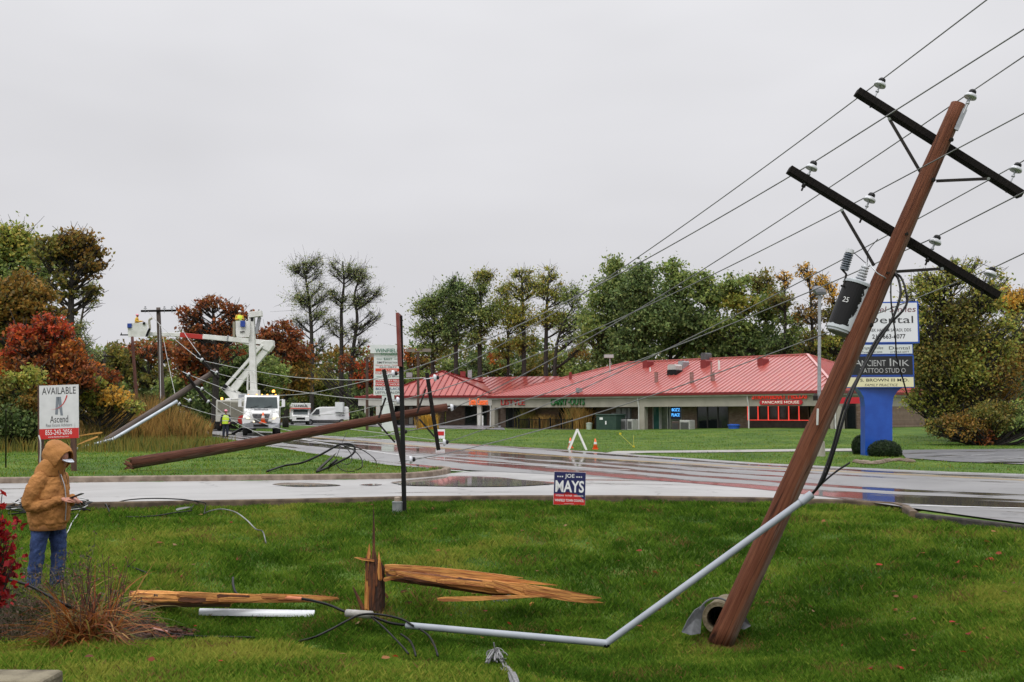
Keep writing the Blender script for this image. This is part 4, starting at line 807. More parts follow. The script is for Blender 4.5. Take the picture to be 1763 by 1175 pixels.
# hood: open shell around the head, tilted down like the face
hf = np.array([.80, 0, -.60]); hu = np.array([.60, 0, .80]); hc = np.array([.095, 0, 1.625]); rs = []
for t, r_, w_ in ((-.185, .02, .02), (-.175, .07, .065), (-.14, .118, .108), (-.08, .155, .138), (-.01, .172, .15), (.06, .172, .15), (.115, .158, .138), (.14, .150, .13), (.132, .138, .12)):
    a = np.arange(28) * 2 * math.pi / 28; rs.append(np.stack([hc + hf * (t - .035 * math.cos(q) - .05 * max(0, -math.cos(q))) + hu * r_ * math.cos(q) + np.array([0, 1, 0]) * w_ * math.sin(q) for q in a]))
hb = B().rings(rs, (1, 0)); hb.loft([(-.02, 0, 1.38, .15, .18), (.0, 0, 1.46, .155, .165), (.035, 0, 1.53, .15, .15), (.07, 0, 1.58, .13, .13)], 28, (0, 0))
hd = hb.build('hood', TAN, man, mw, True); s_ = hd.modifiers.new('sub', 'SUBSURF'); s_.levels = s_.render_levels = 2; folds(hd, .022, .07); s_ = hd.modifiers.new('thick', 'SOLIDIFY'); s_.thickness = .012; s_.offset = -1
# cap with a pale brim under the hood
cb = B(); a = np.linspace(-1.25, 1.25, 15); cp = np.array([.135, 0, 1.645])
top = [cp + hf * (.075 + .125 * math.cos(q)) + np.array([0, 1, 0]) * .088 * math.sin(q) / math.sin(1.25) + hu * (.035 - .025 * abs(math.sin(q))) for q in a]
cb.add(top + [p - hu * .007 for p in top], [tuple(range(15)), tuple(range(29, 14, -1))] + [(i, i + 15, i + 16, i + 1) for i in range(14)] + [(0, 14, 29, 15)])
cb.build('cap_brim', M('pale_grey_cap', (.42, .45, .52), (.50, .53, .58), 20, .8), man, mw)
B().ball((.112, 0, 1.66), (.112, .088, .085), 18, 9, np.stack([hf, np.array([0, 1, 0]), hu], 1)).build('cap', MATS['pale_grey_cap'], man, mw, True)
# zip, drawstrings
B().tube(spline([(.15, -.005, 1.40), (.212, -.005, 1.25), (.238, -.005, 1.05), (.236, -.005, .85)], 5), .007, 6).build('zip', GALV, man, mw)
for s_ in (-1, 1): B().tube(spline([(.14, .05 * s_, 1.50), (.165, .055 * s_, 1.42), (.195, .06 * s_, 1.33), (.21, .055 * s_, 1.28)], 4), .005, 5).build('drawstring', M('brown_cord', (.10, .05, .02), rough=.8), man, mw)
b = B().loft([(0, 0, .90, .16, .19), (0, 0, .80, .165, .195), (0, 0, .74, .15, .18)], 20)
limb(b, [(-.02, -.10, .82), (-.055, -.115, .46), (-.09, -.12, .07)], [.112, .088, .082]); limb(b, [(.03, .10, .82), (.065, .11, .46), (.045, .115, .07)], [.112, .088, .082])
folds(remesh(b.build('jeans', JEANS, man, mw, True), .012, 4), .03, .06)
for x, y in ((-.07, -.12), (.08, .115)):
    B().ball((x + .03, y, .045), (.145, .055, .05), 14, 8).tube([(x - .04, y, .03), (x - .04, y, .14)], .06, 12).build('boot', M('brown_boot_leather', (.06, .03, .018), rough=.6), man, mw, True)
ph = thing('mobile_phone', (mw @ Vector((.42, .0, 1.14))), 'black mobile phone held in both hands by the person in tan', 'phone')
pm = mw @ Matrix.Translation((.405, -.03, 1.15)) @ Matrix.Rotation(R(-22), 4, 'Y') @ Matrix.Rotation(R(12), 4, 'Z')
B().box((0, 0, 0), (.155, .076, .010)).build('phone_body', BLACK, ph, pm, bevel=.004); B().box((0, 0, .0062), (.142, .068, .0012)).build('screen', GLASSD, ph, pm)
# workers
PINK, HIV, YEL, NAVY = M('pink_hard_hat', (.75, .28, .38), rough=.3), M('hi_vis_vest', (.55, .75, .04), rough=.6), M('yellow_rain_jacket', (.62, .36, .02), (.52, .30, .02), 8, .6), M('navy_work_trousers', (.012, .016, .035), rough=.8)
REFL = M('reflective_tape', (.6, .6, .58), rough=.4)
def worker(pos, face, hat, coat, label, stand=True, arms=((.25, -.16, 1.15), (.25, .16, 1.15)), vest=None):
    m = Matrix.Translation(Vector(pos)) @ Matrix.Rotation(R(face), 4, 'Z'); b = B(); head(b, (.03, 0, 1.60), (1, 0, -.15))
    limb(b, [(0, 0, 1.40), (.02, 0, 1.54)], [.06, .055]); b.loft([(0, 0, .85, .12, .15), (0, 0, 1.1, .12, .16), (0, 0, 1.36, .11, .17), (0, 0, 1.43, .06, .07)], 16)
    for s_, w in zip((-1, 1), arms):
        w = np.array(w); d = w - np.array([.02, .26 * s_, 1.12]); limb(b, [(0, .19 * s_, 1.37), (.02, .26 * s_, 1.12), w], [.055, .045, .032]); hand(b, w, d, (0, 0, 1), 1.05, 1.0, s_)
        if stand: limb(b, [(0, .09 * s_, .85), (.02, .10 * s_, .48), (0, .11 * s_, .08)], [.07, .055, .04])
    o = remesh(b.build('person', SKIN, None, m, True), .010, 2); tag(o, label, 'person')
    b = B().loft([(0, 0, .78, .16, .20), (0, 0, .95, .165, .205), (0, 0, 1.15, .165, .215), (0, 0, 1.34, .14, .21), (.01, 0, 1.46, .08, .09)], 20)
    for s_, w in zip((-1, 1), arms): limb(b, [(0, .20 * s_, 1.36), (.01, .27 * s_, 1.12), tuple(np.array(w) - np.array([.02, 0, 0]))], [.078, .07, .055])
    folds(remesh(b.build('jacket', coat, o, m, True), .014, 3), .02, .07)
    if vest: B().loft([(0, 0, .84, .182, .222), (0, 0, 1.15, .185, .228), (0, 0, 1.33, .165, .20), (0, 0, 1.40, .13, .13)], 20, (0, 0)).build('safety_vest', vest, o, m, True)
    B().loft([(0, 0, 1.02, .19, .233), (0, 0, 1.06, .19, .233)], 20, (0, 0)).build('reflective_band', REFL, o, m)
    B().ball((.02, 0, 1.665), (.13, .108, .085), 16, 9).loft([(.035, 0, 1.655, .165, .125), (.035, 0, 1.665, .165, .125)], 20).build('hard_hat', hat, o, m, True)
    if stand:
        b = B().loft([(0, 0, .92, .15, .185), (0, 0, .78, .15, .18)], 16)
        for s_ in (-1, 1): limb(b, [(0, .09 * s_, .82), (.02, .105 * s_, .46), (0, .115 * s_, .07)], [.105, .085, .075])
        remesh(b.build('trousers', NAVY, o, m, True), .016, 3)
        for s_ in (-1, 1): B().ball((.05, .115 * s_, .04), (.14, .05, .045), 12, 7).build('boot', BLACK, o, m, True)
    return o
# ------------------------------------------------------------------ flat signs
def panelframe(px0, py0, px1, py1, Y, yaw=0, roll=0):
    """matrix at the lower-left corner of an upright panel seen at these pixels, with its width and height in metres"""
    a = P(px0, py1, Y); s = Y / F; w = (px1 - px0) * s / max(.2, math.cos(R(yaw))); h = (py1 - py0) * s
    m = Matrix.Translation(Vector(a)) @ Matrix.Rotation(R(yaw), 4, 'Z') @ Matrix.Rotation(R(roll), 4, 'Y') @ Matrix.Rotation(math.pi / 2, 4, 'X'); return m, w, h
NAVYP, REDP, WHP, BLKP = M('navy_print', (.012, .014, .085), rough=.45), M('red_print', (.50, .018, .016), rough=.45), M('white_print', (.74, .74, .75), rough=.45), M('black_print', (.014, .014, .016), rough=.5)
# campaign yard sign
Yj = 19.6; m, w, h = panelframe(952.5, 813, 1007, 869, Yj, 4, 2)
js = thing('yard_sign', P(979, 872, Yj), 'blue and red council election yard sign standing in the grass beside the road', 'yard sign')
B().box((w / 2, h / 2, -.004), (w, h, .008)).build('sign_board', WHP, js, m)
B().quad((0.003, h * .33, .002), (.003, h - .003, .002), (w - .003, h - .003, .002), (w - .003, h * .15, .002), (w * .72, h * .33, .002)).build('blue_field', NAVYP, js, m)
B().quad((0.003, .003, .002), (.003, h * .33, .002), (w * .30, h * .33, .002), (w * .40, h * .40, .002), (w * .72, h * .33, .002), (w - .003, h * .15, .002), (w - .003, .003, .002)).build('red_field', REDP, js, m)
text('JOE', T(m, w * .34, h * .79, .005), w * .30, h * .15, WHP, js, 0, .01); text('MAYS', T(m, w * .05, h * .38, .005), w * .90, h * .36, WHP, js, 0, .025)
text('VETERAN   FATHER   NEIGHBOR', T(m, w * .06, h * .255, .005), w * .88, h * .05, WHP, js, 0, .01); text('WINFIELD TOWN COUNCIL', T(m, w * .04, h * .10, .005), w * .92, h * .075, WHP, js, 0, .02)
B().quad((w * .34, h * .035, .005), (w * .64, h * .035, .005), (w * .64, h * .042, .005), (w * .34, h * .042, .005)).build('small_print', WHP, js, m)
sb = B()
for x in (.12, .19, .26, .72, .79, .86):
    an = [math.pi / 2 + i * math.pi / 5 for i in range(10)]; sb.add([(x * w + (.022 if i % 2 == 0 else .0095) * math.cos(a), h * .855 + (.022 if i % 2 == 0 else .0095) * math.sin(a), .005) for i, a in enumerate(an)], [tuple(range(10))])
sb.build('printed_stars', WHP, js, m)
for x in (.2, .8): B().tube([(x * w, h * .5, -.012), (x * w, -.22, -.012)], .003, 6).build('wire_stake', GALV, js, m)
# property sign on posts
Ya = 28.0; m, w, h = panelframe(68, 665, 134, 757, Ya, 3, -2.2)
asg = thing('property_sign', G(100, 812), 'white and red AVAILABLE property sign on brown posts behind the person in tan', 'sign')
B().box((w / 2, h / 2, -.008), (w, h, .016)).build('sign_board', M('weathered_white_board', (.62, .62, .63), (.54, .54, .55), 3, .5), asg, m); B().box((w / 2, h * .095, .002), (w - .004, h * .19, .006)).build('red_band', REDP, asg, m)
text('AVAILABLE', T(m, w * .07, h * .83, .004), w * .86, h * .13, BLKP, asg, .0, 0); text('Ascend', T(m, w * .27, h * .30, .004), w * .46, h * .13, BLKP, asg, 0, 0); text('Real Estate Advisors', T(m, w * .17, h * .225, .004), w * .66, h * .06, M('grey_print', (.16, .16, .17), rough=.5), asg, 0, 0)
text('855-243-2056', T(m, w * .15, h * .075, .007), w * .68, h * .095, WHP, asg, 0, 0); text('www.ascendrea.com', T(m, w * .22, h * .025, .007), w * .52, h * .03, WHP, asg, 0, 0)
lg = B(); GREYP = M('grey_logo', (.17, .19, .22), rough=.5)
lg.add([(w * .40, h * .45, .004), (w * .47, h * .45, .004), (w * .50, h * .78, .004), (w * .43, h * .78, .004)], [(0, 1, 2, 3)]).add([(w * .54, h * .43, .004), (w * .60, h * .43, .004), (w * .55, h * .78, .004), (w * .46, h * .78, .004)], [(0, 1, 2, 3)]).add([(w * .44, h * .56, .0045), (w * .57, h * .55, .0045), (w * .57, h * .59, .0045), (w * .45, h * .60, .0045)], [(0, 1, 2, 3)]).build('letter_logo', GREYP, asg, m)
cv = bez((w * .30, h * .545, 0), (w * .62, h * .54, 0), (w * .72, h * .80, 0), 12); n_ = np.linspace(.004, .03, 12); lg = B()
for i in range(11): lg.quad((cv[i][0], cv[i][1], .006), (cv[i + 1][0], cv[i + 1][1], .006), (cv[i + 1][0] - n_[i + 1], cv[i + 1][1] + n_[i + 1] * .6, .006), (cv[i][0] - n_[i], cv[i][1] + n_[i] * .6, .006))
lg.build('red_swoosh', REDP, asg, m)
POSTB = M('dark_brown_post', (.05, .022, .014), (.10, .045, .028), 6, .7, stretch=(4, 4, .4))
for px, y0, y1, dw in ((71, 663, 815, .13), (127, 664, 812, .13)): a = P(px, y1 + 6, Ya + .1); a[2] = ztf(a[0], a[1]) - .1; B().bar(a, P(px - 1, y0, Ya + .1), dw, .1, (0, 1, 0)).build('post', POSTB, asg)
B().tube(spline([P(67, 750, Ya - .1), P(70, 765, Ya - .15), P(69, 800, Ya - .1)], 5), .02, 6).build('loose_strap', M('pale_strap', (.5, .5, .5), rough=.6), asg)
for i, (a, b, lb) in enumerate((((133, 751), (176, 745), 'upper thin orange lath sticking out beside the property sign'), ((131, 767), (168, 752), 'lower thin orange lath slanting beside the property sign'))):
    tag(splint(None, P(*b, 29), P(*a, 28.2), .05, .03, M('orange_lath', (.45, .22, .04), rough=.7), 'wood_lath'), lb, 'lath')
tag(B().tube([G(10, 806), P(10, 706, 26.6)], .022, 6).build('marker_post', IRON), 'thin dark metal marker post at the far left lawn edge', 'post')
# tall shopping centre sign
Yw = 78.0; m, w, h = panelframe(643, 596, 691, 680.5, Yw, 4); m2, w2, h2 = panelframe(637.5, 594, 694, 608.5, Yw - .1, 4)
ws = thing('shop_sign', P(665, 742, Yw), 'tall white multi-panel shopping centre sign listing several shops on a wide pillar', 'sign')
SGW = M('sign_white_panel', (.66, .68, .68), (.60, .62, .62), 2, .4); GRNP = M('green_print', (.02, .14, .075), rough=.5)
B().box((w / 2, h / 2, -.25), (w, h, .5)).build('sign_cabinet', SGW, ws, m); B().box((w2 / 2, h2 / 2, -.25), (w2, h2, .62)).build('header_panel', SGW, ws, m2)
a = P(668, 742, Yw + .3); B().box((a[0], a[1], (a[2] + P(0, 680, Yw)[2]) / 2 - .2), (.95, .4, P(0, 680, Yw)[2] - a[2] + .4)).build('sign_pillar', SGW, ws)
rows = [('WINFIELD', .87, .075, GRNP, None, .05, .90), ('SQUARE', .805, .05, GRNP, None, .25, .60), ('EAST', .715, .045, GRNP, None, .36, .30), ('SMITH', .645, .04, BLKP, None, .12, .36), ('ELECTRONICS', .648, .03, BLKP, None, .52, .44), ('Olympic Karate · Tumbling', .592, .028, REDP, None, .06, .9), ('662-4877', .558, .024, BLKP, None, .20, .62), ('Little Caesars', .495, .035, WHP, (.482, .06), .28, .55), ('FOUR SEASONS NAILS', .425, .038, REDP, None, .06, .90), ('EAST', .36, .032, GRNP, None, .38, .26), ('STRAWBERRY FIELDS', .275, .036, WHP, (.262, .062), .05, .92), ('PANCAKE HOUSE', .195, .04, WHP, (.18, .068), .05, .92), ("BOZ'Z PLACE", .105, .05, M('blue_print', (.02, .05, .16), rough=.5), None, .08, .86), ('LISTYLE SALON', .03, .045, BLKP, None, .07, .88)]
for s, y, hh, mt, bar_, x, ww in rows:
    if bar_: B().box((w * .53, h * (bar_[0] + bar_[1] / 2), .012), (w * .94, h * bar_[1], .02)).build('red_strip', M('orange_red_strip', (.60, .06, .02), rough=.45) if 'Little' in s else REDP, ws, m)
    text(s, T(m, w * x, h * y, .2 if y > .8 else .03), w * ww, h * hh, mt, ws, 0, .006)
for x0, x1 in ((.1, .3), (.72, .95)): B().box((w * (x0 + x1) / 2, h * .735, .01), (w * (x1 - x0), .03, .01)).box((w * (x0 + x1) / 2, h * .375, .01), (w * (x1 - x0), .03, .01)).build('green_rule', GRNP, ws, m)
# blue pylon sign
Yb = 42.0; m, w, h = panelframe(1498, 520, 1578, 592, Yb, -8)
bs_ = thing('pylon_sign', P(1512, 795, Yb), 'blue pylon sign with a white dental panel and a black tattoo studio panel', 'sign')
BLUE = M('blue_sign_paint', (.008, .058, .33), (.012, .075, .39), 3, .35, coat=.2)
def cab(px0, py0, px1, py1, face, dz=0, name='sign_cabinet', yaw=-8, fr=.05):
    m, w, h = panelframe(px0, py0, px1, py1, Yb - dz, yaw); c = B().box((w / 2, h / 2, -.3), (w, h, .6)).build(name, BLUE, bs_, m); B().box((w / 2, h / 2, .003), (w - 2 * fr, h - 2 * fr, .01)).build('sign_face', face, c, m); return m, w, h, c
FACEW, FACEC, FACEK = M('white_sign_face', (.68, .69, .72), rough=.35), M('cream_sign_face', (.68, .64, .40), rough=.35), M('black_sign_face', (.012, .012, .013), rough=.35)
MAR = M('maroon_print', (.13, .02, .03), rough=.5)
m, w, h, c = cab(1484, 520, 1578, 592, FACEW, 0, fr=.06)
text('Angel Smiles', T(m, w * .02, h * .70, .012), w * .93, h * .19, MAR, c, 0, 0, .15); text('Dental', T(m, w * .10, h * .48, .012), w * .80, h * .17, BLKP, c, 0, .0); text('TAREK HAKAM SAFADI, DDS', T(m, w * .06, h * .27, .012), w * .80, h * .085, BLKP, c, 0, .01); text('219-663-6077', T(m, w * .18, h * .11, .012), w * .58, h * .11, BLKP, c, 0, .02)
m, w, h, c = cab(1474, 593, 1567, 611, M('pale_sign_face', (.58, .61, .60), rough=.4), -.05, fr=.03); text('Angel Smiles', T(m, w * .08, h * .42, .012), w * .40, h * .36, BLKP, c, 0, 0, .2); text('Dental', T(m, w * .58, h * .46, .012), w * .36, h * .30, BLKP, c, 0, .0); text('Tarek Safadi DDS', T(m, w * .10, h * .15, .012), w * .36, h * .16, BLKP, c, 0, 0); text('219-663-6077', T(m, w * .60, h * .15, .012), w * .33, h * .17, BLKP, c, 0, 0)
B().box((w / 2, h + .02, -.3), (w * .98, .06, .5)).build('sign_spacer', BLUE, bs_, m)
SILV = M('silver_print', (.40, .40, .40), rough=.45)
m, w, h, c = cab(1462, 612, 1568, 648, FACEK, -.05, fr=.05); text('A', T(m, w * .07, h * .47, .012), w * .13, h * .36, SILV, c, 0, 0); text('NCIENT', T(m, w * .20, h * .47, .012), w * .37, h * .29, SILV, c, 0, 0); text('I', T(m, w * .63, h * .47, .012), w * .022, h * .36, SILV, c, 0, 0); text('NK', T(m, w * .68, h * .47, .012), w * .25, h * .29, SILV, c, 0, 0); text('TATTOO STUDIO', T(m, w * .17, h * .15, .012), w * .70, h * .22, SILV, c, 0, 0)
m, w, h, c = cab(1456, 649, 1568, 668, FACEC, -.05, fr=.03); text('J. S. BROWN III M.D.', T(m, w * .14, h * .46, .012), w * .78, h * .36, BLKP, c, 0, .01); text('FAMILY PRACTICE', T(m, w * .28, h * .13, .012), w * .48, h * .22, BLKP, c, 0, .0, .2)
z0 = ztf(P(1512, 795, Yb)[0], Yb) - .2; pts = []
for px, py in ((1476, 668), (1482, 674), (1488, 684), (1490, 700), (1490, None), (1537, None), (1537, 700), (1539, 684), (1546, 674), (1554, 668)):
    q = P(px, py or 780, Yb); pts.append((q[0], q[1] + .05, q[2] if py else z0))
B().prism(pts, (0, .55, 0)).build('sign_pillar', BLUE, bs_)
# floodlight pole
fl = thing('lamp_post', G(1410, 786), 'slim grey lamp post with a floodlight on top, behind the leaning pole', 'lamp post'); q = G(1410, 786)
B().tube([q, P(1411, 512, q[1])], [.085, .065], 10).build('lamp_pole', GALV, fl); B().tube([q - [0, 0, .2], q + [0, 0, .62]], [.26, .24], 18).build('concrete_base', CONC, fl)
q2 = P(1411, 512, q[1]); B().tube([q2, q2 + [0, 0, .18]], .05, 8).box(q2 + [0, 0, .02], (.28, .12, .06)).build('lamp_bracket', GALV, fl); B().rings([[q2 + [x * k + o, y * k - .05, z] for x, y in ((-.22, -.16), (.22, -.16), (.22, .16), (-.22, .16))] for k, z, o in ((.75, .10, .06), (1, .20, .02), (1, .32, -.06), (.55, .46, -.10))]).build('floodlight', M('grey_lamp_housing', (.16, .16, .18), (.22, .22, .24), 6, .5), fl)
B().lathe([(.10, 0), (.10, .2), (.02, .3)], 10, Matrix.Translation(Vector(P(1404, 690, q[1] - .12)))).build('spotlight', IRON, fl)
# thin dark post by the kerb with an edge-on panel, and the little pedestal beside it
q = G(697, 884); tp = thing('sign_post', q, 'tall thin dark steel post by the near kerb carrying a narrow reddish edge-on panel', 'post')
B().bar(q - [0, 0, .3], P(689, 544, q[1]), .085, .05, (0, 1, 0)).build('steel_post', BLACK, tp); a, b_ = P(686.5, 541, q[1] - .03), P(690, 632, q[1] - .03)
B().bar(b_, a, .055, .55, (0, 1, 0)).build('edge_on_panel', M('red_brown_panel', (.14, .02, .015), (.22, .05, .04), 4, .4), tp); B().bar(P(690, 552, q[1]), P(694, 552, q[1]), .02, .02).build('bracket', IRON, tp)
q = G(684, 884); pd = thing('pedestal', q, 'small grey cable pedestal in the grass left of the thin dark post', 'pedestal')
B().lathe([(.10, -.05), (.10, .20), (.105, .20), (.105, .22), (.07, .23)], 10, Matrix.Translation(Vector(q))).build('pedestal_body', M('grey_green_metal', (.13, .15, .15), (.20, .21, .21), 8, .5), pd); B().lathe([(.05, .22), (.06, .23), (.06, .30), (.03, .31)], 10, Matrix.Translation(Vector(q))).build('pedestal_cap', M('tan_cap', (.28, .22, .17), rough=.6), pd)
# cables lying about on the lawn
WCAB = M('pale_cable', (.36, .37, .37), (.45, .45, .45), 5, .5)
q = G(90, 885); co = thing('cable_coil', q, 'coil of black and pale cable lying on the lawn behind the person in tan', 'cable coil')
for k in range(9):
    an = np.linspace(0, 6.0, 30); rx, ry = rng.uniform(.55, .75), rng.uniform(.25, .8); o = G(82 + rng.uniform(-8, 14), 884 + rng.uniform(-4, 4)) + [0, 0, .06 + .02 * k]
    B().tube([o + [rx * math.cos(a + k), ry * math.sin(a + k), .03 * math.sin(3 * a)] for a in an], .012, 6).build('cable_turn', WCAB if k in (2, 5, 7) else WIRED, co, smooth=True)
g = lambda px, py, dz=.05: G(px, py) + [0, 0, dz]
cable([g(20, 876), P(30, 862, 19.6), P(48, 853, 19.6), P(75, 850, 19.6), g(100, 858)], .013, 'black cable arching up left of the person in tan')
cable([g(140, 880), g(133, 892), g(124, 905), g(117, 920), g(112, 926)], .009, 'thin pale cable tail trailing from the coil beside the person in tan', WCAB)
cable([g(190, 889), g(182, 882, .15), P(185, 872, 19.4), P(215, 862, 19.7), P(260, 858.5, 19.8), P(310, 860, 19.6), P(340, 864, 19.3), g(338, 874, .1), g(328, 882)], .013, 'large black cable loop lying on the grass by the near kerb')
cable([g(330, 884), g(318, 886), g(300, 888), g(270, 893), g(240, 895), g(217, 895)], .012, 'black cable end with a frayed white tip on the lawn below the large loop'); tag(splint(None, g(303, 886, .09), g(329, 882, .1), .04, .025, WCAB, 'frayed_cable_tip'), 'frayed white tip of the black cable on the lawn', 'cable tip')
cable([P(335, 862, 19.4), P(352, 866, 19.0), g(354, 878, .1), g(351, 890)], .011, 'short dark cable stub dropping from the right end of the large loop')
cable([g(352, 889), P(362, 880, 18.4), P(382, 877, 18.2), P(405, 882, 17.8), P(425, 896, 17.3), P(440, 911, 16.9), g(452, 926, .1), g(458, 941)], .011, 'pale edged cable arching over the lawn right of the large loop', M('pale_black_cable', (.03, .03, .03), (.30, .31, .30), 1.2, .4))
cable([g(210, 980), g(225, 983), g(240, 988), g(255, 994)], .010, 'short black cable lying on the grass right of the dry weeds')
cable([P(-30, 990, 8.6), P(40, 1005, 8.4), P(90, 1030, 8.2), P(125, 1048, 8.1), g(160, 1075)], .012, 'black cable slanting through the dry iris clump from the red bush')
cable([g(-20, 1076), g(60, 1079), g(130, 1080), g(200, 1082), g(222, 1083), g(255, 1090), g(290, 1098), g(340, 1103), g(390, 1104), g(440, 1105)], .009, 'black cable across the mulch bed with a pink splice sleeve')
tag(B().tube([g(259, 1090.5, .06), g(288, 1097, .06)], .012, 8).build('splice_sleeve', M('pink_sleeve', (.45, .22, .19), rough=.5)), 'pink splice sleeve on the black cable at the mulch edge', 'sleeve')
tag(B().tube([P(492, 1029.5, 13.0), P(520, 1031.5, 12.92)], .024, 8).build('splice_sleeve', M('orange_sleeve', (.50, .16, .07), rough=.5)), 'orange splice sleeve on the thick cable over the split log', 'sleeve')
q1, q2, q3, q4 = P(586, 765, 29.2), P(610, 768, 28.8), P(555, 782, 28.5), P(505, 806, 27.6)
hc = thing('hanging_cable', q4, 'black cable loops springing up from the corner lawn below the fallen pole', 'cable')
for pts, r in (([g(460, 815), g(490, 808, .1), P(520, 797, 28), P(552, 783, 28.4), P(585, 766, 29), P(606, 766, 29), P(611, 775, 28.8), P(604, 785, 28.6), P(585, 795, 28.2), P(565, 805, 27.8), g(545, 816)], .03), ([P(586, 765, 29), P(612, 770, 28.8), P(632, 780, 28.4), P(646, 792, 28), g(648, 804)], .014), ([P(588, 766, 29), P(608, 775, 28.6), P(622, 790, 28), P(623, 804, 27.4), g(614, 813)], .014), ([P(590, 766, 29), P(602, 778, 28.8), P(606, 792, 28.2), P(597, 800, 28), g(582, 797)], .012), ([P(578, 797, 28), P(584, 806, 27.8), P(596, 812, 27.5), g(610, 815)], .012), ([P(597, 744, 30.2), P(590, 760, 29.4), P(579, 788, 28.4), g(577, 798)], .008)):
    B().tube(spline(pts, 8), r, 6).build('cable_strand', WIRED, hc, smooth=True)
cable([g(565, 1175 - 365), P(570, 800, 27.8), P(580, 792, 28)], .035, 'thick short black cable stub standing on the corner lawn')
tag(splint(None, g(545, 815), g(580, 795, .3), .10, .06, IRON, 'bent_bracket'), 'dark bent bracket caught in the cable loops on the corner lawn', 'bracket')
# ------------------------------------------------------------------ small roadside things
ORANGE = M('cone_orange', (.75, .12, .02), rough=.5)
def cone(q, label, s=1.0):
    t = thing('traffic_cone', q, label, 'traffic cone', 'orange traffic cones'); m = Matrix.Translation(Vector(q))
    B().box((0, 0, .02 * s), (.30 * s, .30 * s, .04 * s)).build('cone_base', ORANGE, t, m); B().lathe([(.12 * s, .04 * s), (.025 * s, .52 * s), (.015 * s, .52 * s)], 14).build('cone_body', ORANGE, t, m, True); B().lathe([(.085 * s, .25 * s), (.062 * s, .36 * s)], 14, cap=(0, 0)).build('reflective_collar', REFL, t, m); return t
cone(G(982, 772) , 'orange traffic cone half hidden behind the white barricade legs'); cone(G(1025, 774), 'orange traffic cone standing alone right of the white barricade')
q = G(994, 775); br = thing('barricade', q, 'white A-frame barricade standing at the far grass edge', 'barricade')
for dy in (-.25, .25): B().bar(q + [-.42, dy, 0], q + [.0, dy * .3, .98], .09, .05, (0, 1, 0)).bar(q + [.42, dy, 0], q + [.0, dy * .3, .98], .09, .05, (0, 1, 0)).build('barricade_leg', WHITE, br)
B().bar(q + [0, -.12, .93], q + [0, .12, .93], .12, .09).build('ridge_bar', WHITE, br)
for px, py, lb in ((1092, 771, 'yellow utility flag on a wire in the far lawn, the taller leaning one'), (1091, 771, 'yellow marker flag by the path edge beyond the road')):
    q = G(px, py); k = px - 1091; t = thing('marker_flag', q, lb, 'flag'); e = q + ([-.7, 0, .65] if k else [0, 0, .62]); B().tube([q, e], .012, 5).build('flag_wire', M('yellow_wire', (.5, .45, .08), rough=.6), t); B().box((q if not k else e) + [0, 0, .05], (.10, .02, .09)).build('flag', M('yellow_flag', (.62, .48, .02), rough=.6), t)
for px, py, r_, lb in ((1482, 788, 20, 'round clipped dark shrub half behind the blue pylon base'), (1522, 793, 28, 'round clipped dark shrub in front of the blue pylon base')): pass
q = G(758, 765); t = thing('roadside_sign', q, 'small white and red placard in the grass beside the upended crossarm', 'sign'); B().box(q + [0, 0, .55], (.5, .03, .5)).build('sign_board', WHP, t); B().box(q + [0, -.02, .58], (.4, .01, .22)).build('red_print_block', REDP, t); B().bar(q, q + [0, 0, .35], .04, .03).build('stake', GALV, t)
# kerb stone at the lower left corner
q = np.array([-3.1, 5.75, .12])
kst = thing('edging_stone', q, 'pale weathered kerb stone in the lower left corner of the lawn', 'edging stone')
m = frame(P(-90, 1180, 5.6) + np.array([0, 0, -.035]), (1, -.02, 0), (0, 1, 0)); KS = M('weathered_limestone', (.06, .048, .028), (.19, .165, .11), 7, .9, bump=.8, bscale=30, lo=.3, hi=.6)
zt0 = float(P(0, 1158, 5.6)[2]) - float(P(0, 1180, 5.6)[2])
B().box((.27, .10, zt0 - .12), (.54, .26, .24)).build('stone_block', KS, kst, m, bevel=.025); B().box((.46, -.03, zt0 - .15), (.22, .20, .24), R(-12)).build('stone_block', KS, kst, m, bevel=.03)
# ------------------------------------------------------------------ shopping strip
def brickmat():
    m = bpy.data.materials.new('brick'); m.use_nodes = True; t = m.node_tree; b = t.nodes['Principled BSDF']; MATS['brick'] = m
    u = t.nodes.new('ShaderNodeTexCoord'); k = t.nodes.new('ShaderNodeTexBrick'); k.inputs['Scale'].default_value = 1; k.inputs['Brick Width'].default_value = .30; k.inputs['Row Height'].default_value = .10; k.inputs['Mortar Size'].default_value = .012
    k.inputs['Color1'].default_value = (.20, .115, .075, 1); k.inputs['Color2'].default_value = (.30, .21, .15, 1); k.inputs['Mortar'].default_value = (.24, .20, .17, 1)
    dt = t.nodes.new('ShaderNodeVectorMath'); dt.operation = 'DOT_PRODUCT'; dt.inputs[1].default_value = (.718, -.695, 0); t.links.new(u.outputs['Object'], dt.inputs[0]); sp_ = t.nodes.new('ShaderNodeSeparateXYZ'); t.links.new(u.outputs['Object'], sp_.inputs[0]); cx_ = t.nodes.new('ShaderNodeCombineXYZ'); t.links.new(dt.outputs['Value'], cx_.inputs[0]); t.links.new(sp_.outputs['Z'], cx_.inputs[1])
    t.links.new(cx_.outputs[0], k.inputs['Vector']); n = t.nodes.new('ShaderNodeTexNoise'); n.inputs['Scale'].default_value = 2.5; t.links.new(u.outputs['Object'], n.inputs['Vector'])
    mx = t.nodes.new('ShaderNodeMixRGB'); mx.blend_type = 'MULTIPLY'; mx.inputs[0].default_value = .6; t.links.new(k.outputs[0], mx.inputs[1]); t.links.new(n.outputs[0], mx.inputs[2]); t.links.new(mx.outputs[0], b.inputs['Base Color']); b.inputs['Roughness'].default_value = .85
    return m
BRICK = brickmat()
